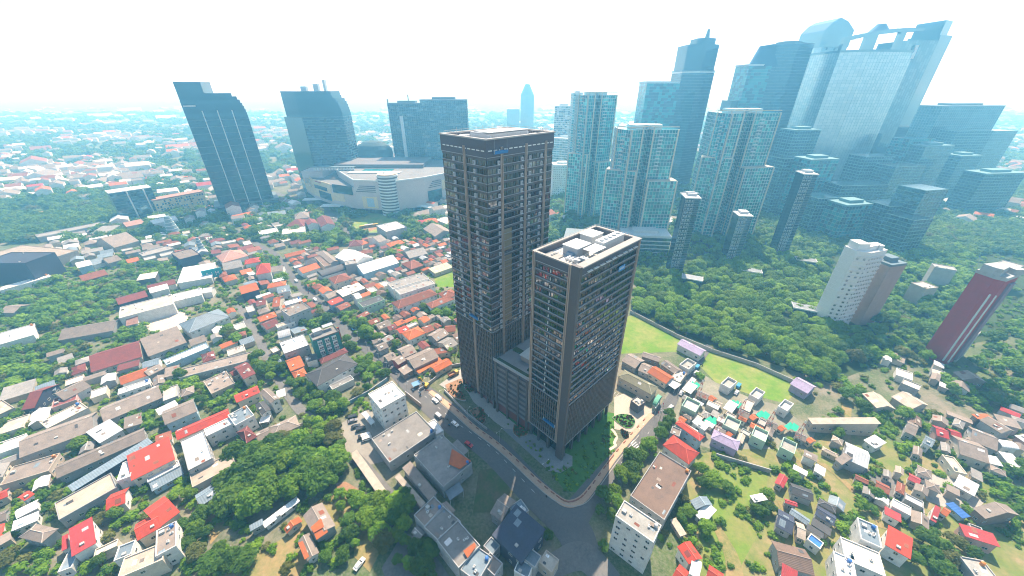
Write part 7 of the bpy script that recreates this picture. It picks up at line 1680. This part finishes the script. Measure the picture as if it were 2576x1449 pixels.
for fr, x, y, a, cn, kd, lab in (('A2', 1862, 685, .75, 'blue', 'van', 'light blue pickup in the lane by the field'), ('A2', 1848, 750, .75, 'silver', 'van', 'silver van in the lane below the light blue pickup'), ('A2', 1592, 1092, .75, 'silver', 'car', 'silver car on the side road by the zebra marks'), ('A2', 1700, 945, .9, 'silver', 'car', 'silver car parked in the concrete yard'), ('A2', 2275, 875, .75, 'blue', 'van', 'light blue van in the second yard lane'), ('A2', 2255, 940, .75, 'silver', 'car', 'silver car in the second yard lane'), ('B1', 1045, 1340, 1.1, 'white', 'car', 'white car alone at the bottom edge lane')):
    car(fr, x, y, a, cn, CC[cn], kd, lab)
# bus trailer on the mall lawn
p = PF('M1', 1138, 335); t = thing('bus', 'long yellow and black bus parked on the mall lawn', 'bus', (p.x, p.y, .1), R(28))
wedge(t, 'body', plain('bus_yellow', (.55, .36, .05), .4), lambda m: m.bx(-11, 11, -1.4, 1.4, .6, 3.2)); wedge(t, 'window', CARGL, lambda m: m.bx(-10.5, 10.8, -1.45, 1.45, 1.9, 2.8)); wedge(t, 'stripe', plain('bus_black', (.03, .03, .03), .4), lambda m: m.bx(-11.05, 11.05, -1.43, 1.43, .9, 1.4)); wedge(t, 'roof_pod', WHITE, lambda m: m.bx(-5, 5, -1, 1, 3.2, 3.6))
for x in (-7.5, -5, 7): 
    for y in (-1.3, 1.3): o = link('wheel', CARS['car'][2], t, (x, y, .5)); o.scale = (1.5, 1.5, 1.5)
# dump truck and excavator by the ramp
p = PF('A1', 1990, 760); t = thing('dump_truck', 'rusty brown dump truck parked on the ramp', 'truck', (p.x, p.y, .2), R(40))
wedge(t, 'dump_bed', plain('truck_rust', (.30, .14, .07), .7), lambda m: (m.bx(-3.4, 1.0, -1.2, 1.2, 1.1, 1.3), m.bx(-3.4, 1, -1.2, -1.1, 1.3, 2.3), m.bx(-3.4, 1, 1.1, 1.2, 1.3, 2.3), m.bx(.9, 1, -1.1, 1.1, 1.3, 2.5), m.bx(-3.4, -3.3, -1.1, 1.1, 1.3, 2.3)))
wedge(t, 'cab', plain('truck_yellow', (.50, .33, .05), .4), lambda m: extrude(m, [(1.2, .6), (3.2, .6), (3.2, 1.5), (2.9, 2.4), (1.2, 2.5)], -1.1, 1.1)); wedge(t, 'windscreen', CARGL, lambda m: extrude(m, [(2.4, 1.6), (3.2, 1.55), (2.97, 2.3), (2.4, 2.3)], -1.12, 1.12)); wedge(t, 'chassis', TYRE, lambda m: m.bx(-3.2, 3, -.5, .5, .6, 1.1))
for x in (-2.4, -1.2, 2.3):
    for y in (-1, 1): o = link('wheel', CARS['car'][2], t, (x, y, .5)); o.scale = (1.5, 1.8, 1.5)
p = PF('A1', 1705, 872); t = thing('excavator', 'yellow excavator with bent arm at the roadside works', 'excavator', (p.x, p.y, .2), R(150)); YEL = plain('digger_yellow', (.58, .35, .03), .5)
for y in (-1.1, 1.1): wedge(t, 'track', TYRE, lambda m: extrude(m, [(-1.8, .1), (1.8, .1), (2.1, .45), (1.8, .8), (-1.8, .8), (-2.1, .45)], y - .28, y + .28))
wedge(t, 'body', YEL, lambda m: (m.bx(-2, 1.2, -1.2, 1.2, .9, 2.0), m.bx(-2, -.6, -1.2, 1.2, 2, 2.3))); wedge(t, 'cab', CARGL, lambda m: m.bx(-.3, 1.1, .1, 1.15, 2.0, 3.1)); wedge(t, 'boom', YEL, lambda m: (m.tube((1, -.3, 1.8), (3.2, -.3, 4.6), .26, 6), m.tube((3.2, -.3, 4.6), (4.6, -.3, 4.4), .24, 6))); wedge(t, 'stick', YEL, lambda m: m.tube((4.6, -.3, 4.4), (5.6, -.3, 2.0), .2, 6)); wedge(t, 'bucket', TYRE, lambda m: extrude(m, [(5.2, 2.0), (5.9, 2.0), (5.9, 1.0), (5.0, .8)], -.8, .2))
# motorbikes with riders
import bmesh
def rider_mesh(stand=False):
    me = bpy.data.meshes.new('person'); bm = bmesh.new()
    J = [((0, 0, .95), .17), ((.04, 0, 1.2), .19), ((.08, 0, 1.42), .17), ((.1, 0, 1.55), .075), ((.12, 0, 1.68), .12), ((.12, 0, 1.8), .115), ((.1, .2, 1.42), .07), ((.28, .26, 1.2), .055), ((.52, .28, 1.12), .045), ((.1, -.2, 1.42), .07), ((.28, -.26, 1.2), .055), ((.52, -.28, 1.12), .045), ((.08, .14, .88), .11), ((.45, .17, .82), .085), ((.4, .17, .45), .06), ((.5, .17, .36), .05), ((.08, -.14, .88), .11), ((.45, -.17, .82), .085), ((.4, -.17, .45), .06), ((.5, -.17, .36), .05)]
    if stand: J = [((0, 0, .95), .16), ((0, 0, 1.15), .17), ((0, 0, 1.4), .18), ((0, 0, 1.53), .07), ((.02, 0, 1.64), .11), ((.02, 0, 1.74), .10), ((0, .21, 1.4), .06), ((.02, .26, 1.12), .05), ((.08, .27, .86), .04), ((0, -.21, 1.4), .06), ((.02, -.26, 1.12), .05), ((.08, -.27, .86), .04), ((0, .1, .85), .1), ((.03, .11, .5), .07), ((0, .11, .1), .05), ((.1, .11, .05), .045), ((0, -.1, .85), .1), ((.03, -.11, .5), .07), ((-.06, -.11, .1), .05), ((.04, -.11, .05), .045)]
    E2 = [(0, 1), (1, 2), (2, 3), (3, 4), (4, 5), (2, 6), (6, 7), (7, 8), (2, 9), (9, 10), (10, 11), (0, 12), (12, 13), (13, 14), (14, 15), (0, 16), (16, 17), (17, 18), (18, 19)]
    vs = [bm.verts.new(p) for p, _ in J]
    for a, b in E2: bm.edges.new((vs[a], vs[b]))
    bm.to_mesh(me); bm.free(); o = bpy.data.objects.new('person', me); COL.objects.link(o)
    md = o.modifiers.new('skin', 'SKIN'); sv_ = me.skin_vertices[0].data
    for i, (_, r) in enumerate(J): sv_[i].radius = (r, r); sv_[i].use_root = i == 0
    o.modifiers.new('sub', 'SUBSURF').levels = 1
    dg = bpy.context.evaluated_depsgraph_get(); out = bpy.data.meshes.new_from_object(o.evaluated_get(dg)); bpy.data.objects.remove(o); return out
RID = rider_mesh(); STAND = rider_mesh(True); RID_C = {}
def motorbike(fr, x, y, head, cn, shirt, lab, moving=True):
    p = PF(fr, x, y); t = thing('motorbike', lab, 'motorbike', (p.x, p.y, .22), head)
    for sx in (-.62, .62): o = link('wheel', CARS['car'][2], t, (sx, 0, .3)); o.scale = (.9, .6, .9)
    wedge(t, 'body', plain('bike_' + cn, CC[cn], .3), lambda m: extrude(m, [(-.8, .6), (-.3, .35), (.3, .35), (.55, .95), (.4, 1.0), (.2, .6), (-.2, .75), (-.8, .8)], -.14, .14)); wedge(t, 'seat', TYRE, lambda m: m.bx(-.7, .05, -.13, .13, .76, .85)); wedge(t, 'handlebar', RAIL, lambda m: (m.tube((.5, -.3, 1.05), (.5, .3, 1.05), .025, 5), m.tube((.45, 0, 1.05), (.62, 0, .3), .04, 5)))
    if moving:
        if shirt not in RID_C:
            me = RID.copy(); me.materials.clear(); me.materials.append(plain('shirt_' + shirt, CC[shirt], .8)); RID_C[shirt] = me
        q = thing('person', f'person in a {shirt} top riding the ' + lab, 'person', (p.x - .2 * math.cos(head), p.y - .2 * math.sin(head), .22), head); link('body', RID_C[shirt], q)
        wedge(q, 'helmet', plain('helmet_dark', (.06, .06, .07), .3), lambda m: ico((.12, 0, 1.76), .16, m, rnd, squash=1.0))
for fr, x, y, cn, sh, lab in (('A1', 1585, 920, 'black', 'grey', 'black motorbike nearest the roadside works'), ('A1', 1652, 945, 'black', 'blue', 'black motorbike below the excavator'), ('A1', 1655, 968, 'blue', 'black', 'blue motorbike on the wide sunlit road'), ('A1', 1885, 1200, 'black', 'grey', 'black motorbike beside the silver van'), ('A1', 1930, 1215, 'grey', 'black', 'grey motorbike entering the tower shadow'), ('A1', 1945, 1270, 'black', 'blue', 'black motorbike in the tower shadow'), ('A1', 1310, 700, 'red', 'black', 'red motorbike on the narrow main road'), ('A1', 1340, 680, 'black', 'white', 'black motorbike passing the red mural shop'), ('M1', 530, 1000, 'black', 'red', 'black motorbike on the long street'), ('A2', 1905, 660, 'black', 'black', 'black motorbike in the lane by the field')):
    motorbike(fr, x, y, roadang(fr, x, y), cn, sh, lab)
# street lamps, benches, canopy stall
def lamp(x, y, head, lab):
    t = thing('street_lamp', lab, 'street lamp', (x, y, .3), head, 'street lamps along the paved footway')
    wedge(t, 'pole', RAIL, lambda m: m.tube((0, 0, 0), (0, 0, 7.5), .09, 6, 0, .06)); wedge(t, 'arm', RAIL, lambda m: (m.tube((0, 0, 7.4), (1.6, 0, 7.9), .05, 5), m.tube((0, 0, 7.4), (-1.6, 0, 7.9), .05, 5))); wedge(t, 'lamp_head', WHITE, lambda m: (m.bx(1.4, 2.1, -.12, .12, 7.85, 7.95), m.bx(-2.1, -1.4, -.12, .12, 7.85, 7.95)))
for fr, x, y, lab in (('A1', 1738, 880, 'double armed lamp by the roadside works'), ('A1', 1888, 1010, 'double armed lamp by the two white cars'), ('A1', 2135, 1210, 'double armed lamp by the kidney bed'), ('B1', 2450, 105, 'double armed lamp beside the plaza'), ('B2', 330, 420, 'double armed lamp near the curved footway'), ('A2', 1275, 1390, 'double armed lamp on the forecourt footway'), ('A2', 1430, 1180, 'double armed lamp at the forecourt gate')):
    p = PF(fr, x, y); lamp(p.x, p.y, roadang(fr, x, y) + 1.57, lab)
BRK = stained('red_brick_bench', (.28, .11, .07), .4)
ww = smooth([(*P(p[0], p[1]).to_2d(), p[2]) for p in WALK])
for k in range(3, len(ww) - 3, 2):
    a, b = Vector(ww[k][:2]), Vector(ww[k + 1][:2]); d = (b - a).normalized(); n_ = Vector((-d.y, d.x)); c = a + n_ * .75
    o = MB(); o.bx(-.9, .9, -.2, .2, 0, .4); q = o.build('brick_bench', BRK, None, (c.x, c.y, .34)); q.rotation_euler.z = math.atan2(d.y, d.x); tag(q, 'low red brick kerb bench along the paved footway', 'bench', 'red brick benches along the footway')
p = PF('A1', 1615, 875); t = thing('market_stall', 'blue tarpaulin stall at the roadside works', 'stall', (p.x, p.y, .2), R(35)); wedge(t, 'tarpaulin', plain('tarp_blue', (.10, .25, .42), .6), lambda m: slab(m, [(-2.2, -1.6, 2.3), (2.2, -1.6, 2.2), (2.2, 1.6, 2.7), (-2.2, 1.6, 2.8)], .05)); wedge(t, 'post', RAIL, lambda m: [m.tube((x, y, 0), (x, y, 2.4), .05, 4) for x in (-2, 2) for y in (-1.5, 1.5)]); wedge(t, 'counter', plain('counter_wood', (.25, .15, .08)), lambda m: m.bx(-1.5, 1.5, -.6, .2, 0, .9))
for i in range(5):
    p = PF('A1', 1690 + i * 12, 905 + i * 3); t = thing('traffic_cone', 'orange cone at the roadside works', 'cone', (p.x, p.y, .22), 0, 'orange cones at the roadside works'); wedge(t, 'cone_body', plain('cone_orange', (.65, .14, .03)), lambda m: m.cyl((0, 0), .2, .04, .75, 8, 0, .04)); wedge(t, 'base', TYRE, lambda m: m.bx(-.25, .25, -.25, .25, 0, .05))
for i, (fr, x, y, sh, where) in enumerate((('A2', 1470, 1150, 'red', 'at the forecourt gate'), ('A2', 1495, 1120, 'white', 'on the side road by the gate'), ('A2', 1520, 1060, 'red', 'by the green curved canopy'), ('A1', 1700, 925, 'white', 'at the roadside works'), ('A1', 1600, 890, 'grey', 'beside the blue tarpaulin stall'), ('B2', 345, 665, 'black', 'crossing the shaded junction'), ('A1', 2340, 1180, 'white', 'on the drop off drive'), ('A2', 1810, 770, 'grey', 'walking in the lane'))):
    p = PF(fr, x, y); q = thing('person', f'person in a {sh} top standing {where}', 'person', (p.x, p.y, .3)); m = MB()
    me = STAND.copy(); me.materials.clear(); me.materials.append(plain('shirt_' + sh, CC[sh], .8)); link('body', me, q, rz=i)
# utility poles and their wires along the main road and the lane
def poles(pts, lab, grp):
    prev = None
    for fr, x, y in pts:
        p = PF(fr, x, y); t = thing('utility_pole', lab, 'utility pole', (p.x, p.y, 0), 0, grp); wedge(t, 'post', plain('pole_concrete', (.38, .37, .35)), lambda m: m.tube((0, 0, 0), (0, 0, 9), .13, 6, 0, .09)); wedge(t, 'crossarm', MECH, lambda m: m.bx(-.9, .9, -.06, .06, 8.3, 8.42))
        if prev is not None:
            m = MB()
            for o in (-.8, 0, .8):
                for s in range(6):
                    u0, u1 = s / 6, (s + 1) / 6; f_ = lambda u: Vector((prev.x + (p.x - prev.x) * u - p.x + o, prev.y + (p.y - prev.y) * u - p.y, 8.45 - 1.2 * u * (1 - u) * 4 * .6)); m.tube(f_(u0), f_(u1), .03, 3)
            m.build('wire', TYRE, t)
        prev = p
poles([('A1', 700, 40), ('A1', 830, 170), ('A1', 1040, 420), ('A1', 1130, 530), ('A1', 1250, 650), ('A1', 1330, 740), ('A1', 1440, 850), ('A1', 1530, 960)], 'concrete utility pole along the main road', 'utility poles along the main road')
poles([('A2', 1930, 560), ('A2', 1790, 770), ('A2', 1660, 960), ('A2', 1480, 1230)], 'concrete utility pole along the side road', 'utility poles along the side road')
# ------------------------------------------------------------------ the air
hb = MB(); hb.bx(-29000, 29000, -29000, 29000, -1.0, 262.0)
hm_ = bpy.data.materials.new('haze'); hm_.use_nodes = True; n = hm_.node_tree; n.nodes.clear(); pv_ = n.nodes.new('ShaderNodeVolumePrincipled'); out = n.nodes.new('ShaderNodeOutputMaterial')
pv_.inputs['Color'].default_value = (*HAZE_COL, 1); pv_.inputs['Density'].default_value = HAZE_DENS; pv_.inputs['Absorption Color'].default_value = (1, 1, 1, 1); pv_.inputs['Anisotropy'].default_value = HAZE_G
n.links.new(pv_.outputs[0], out.inputs['Volume'])
hz = MB(); V = [(-31000, -31000), (31000, -31000), (31000, 31000), (-31000, 31000)]; hz.prism(V, -1.0, 262.0, bottom=True)
hz.build('haze', hm_, kind='stuff')
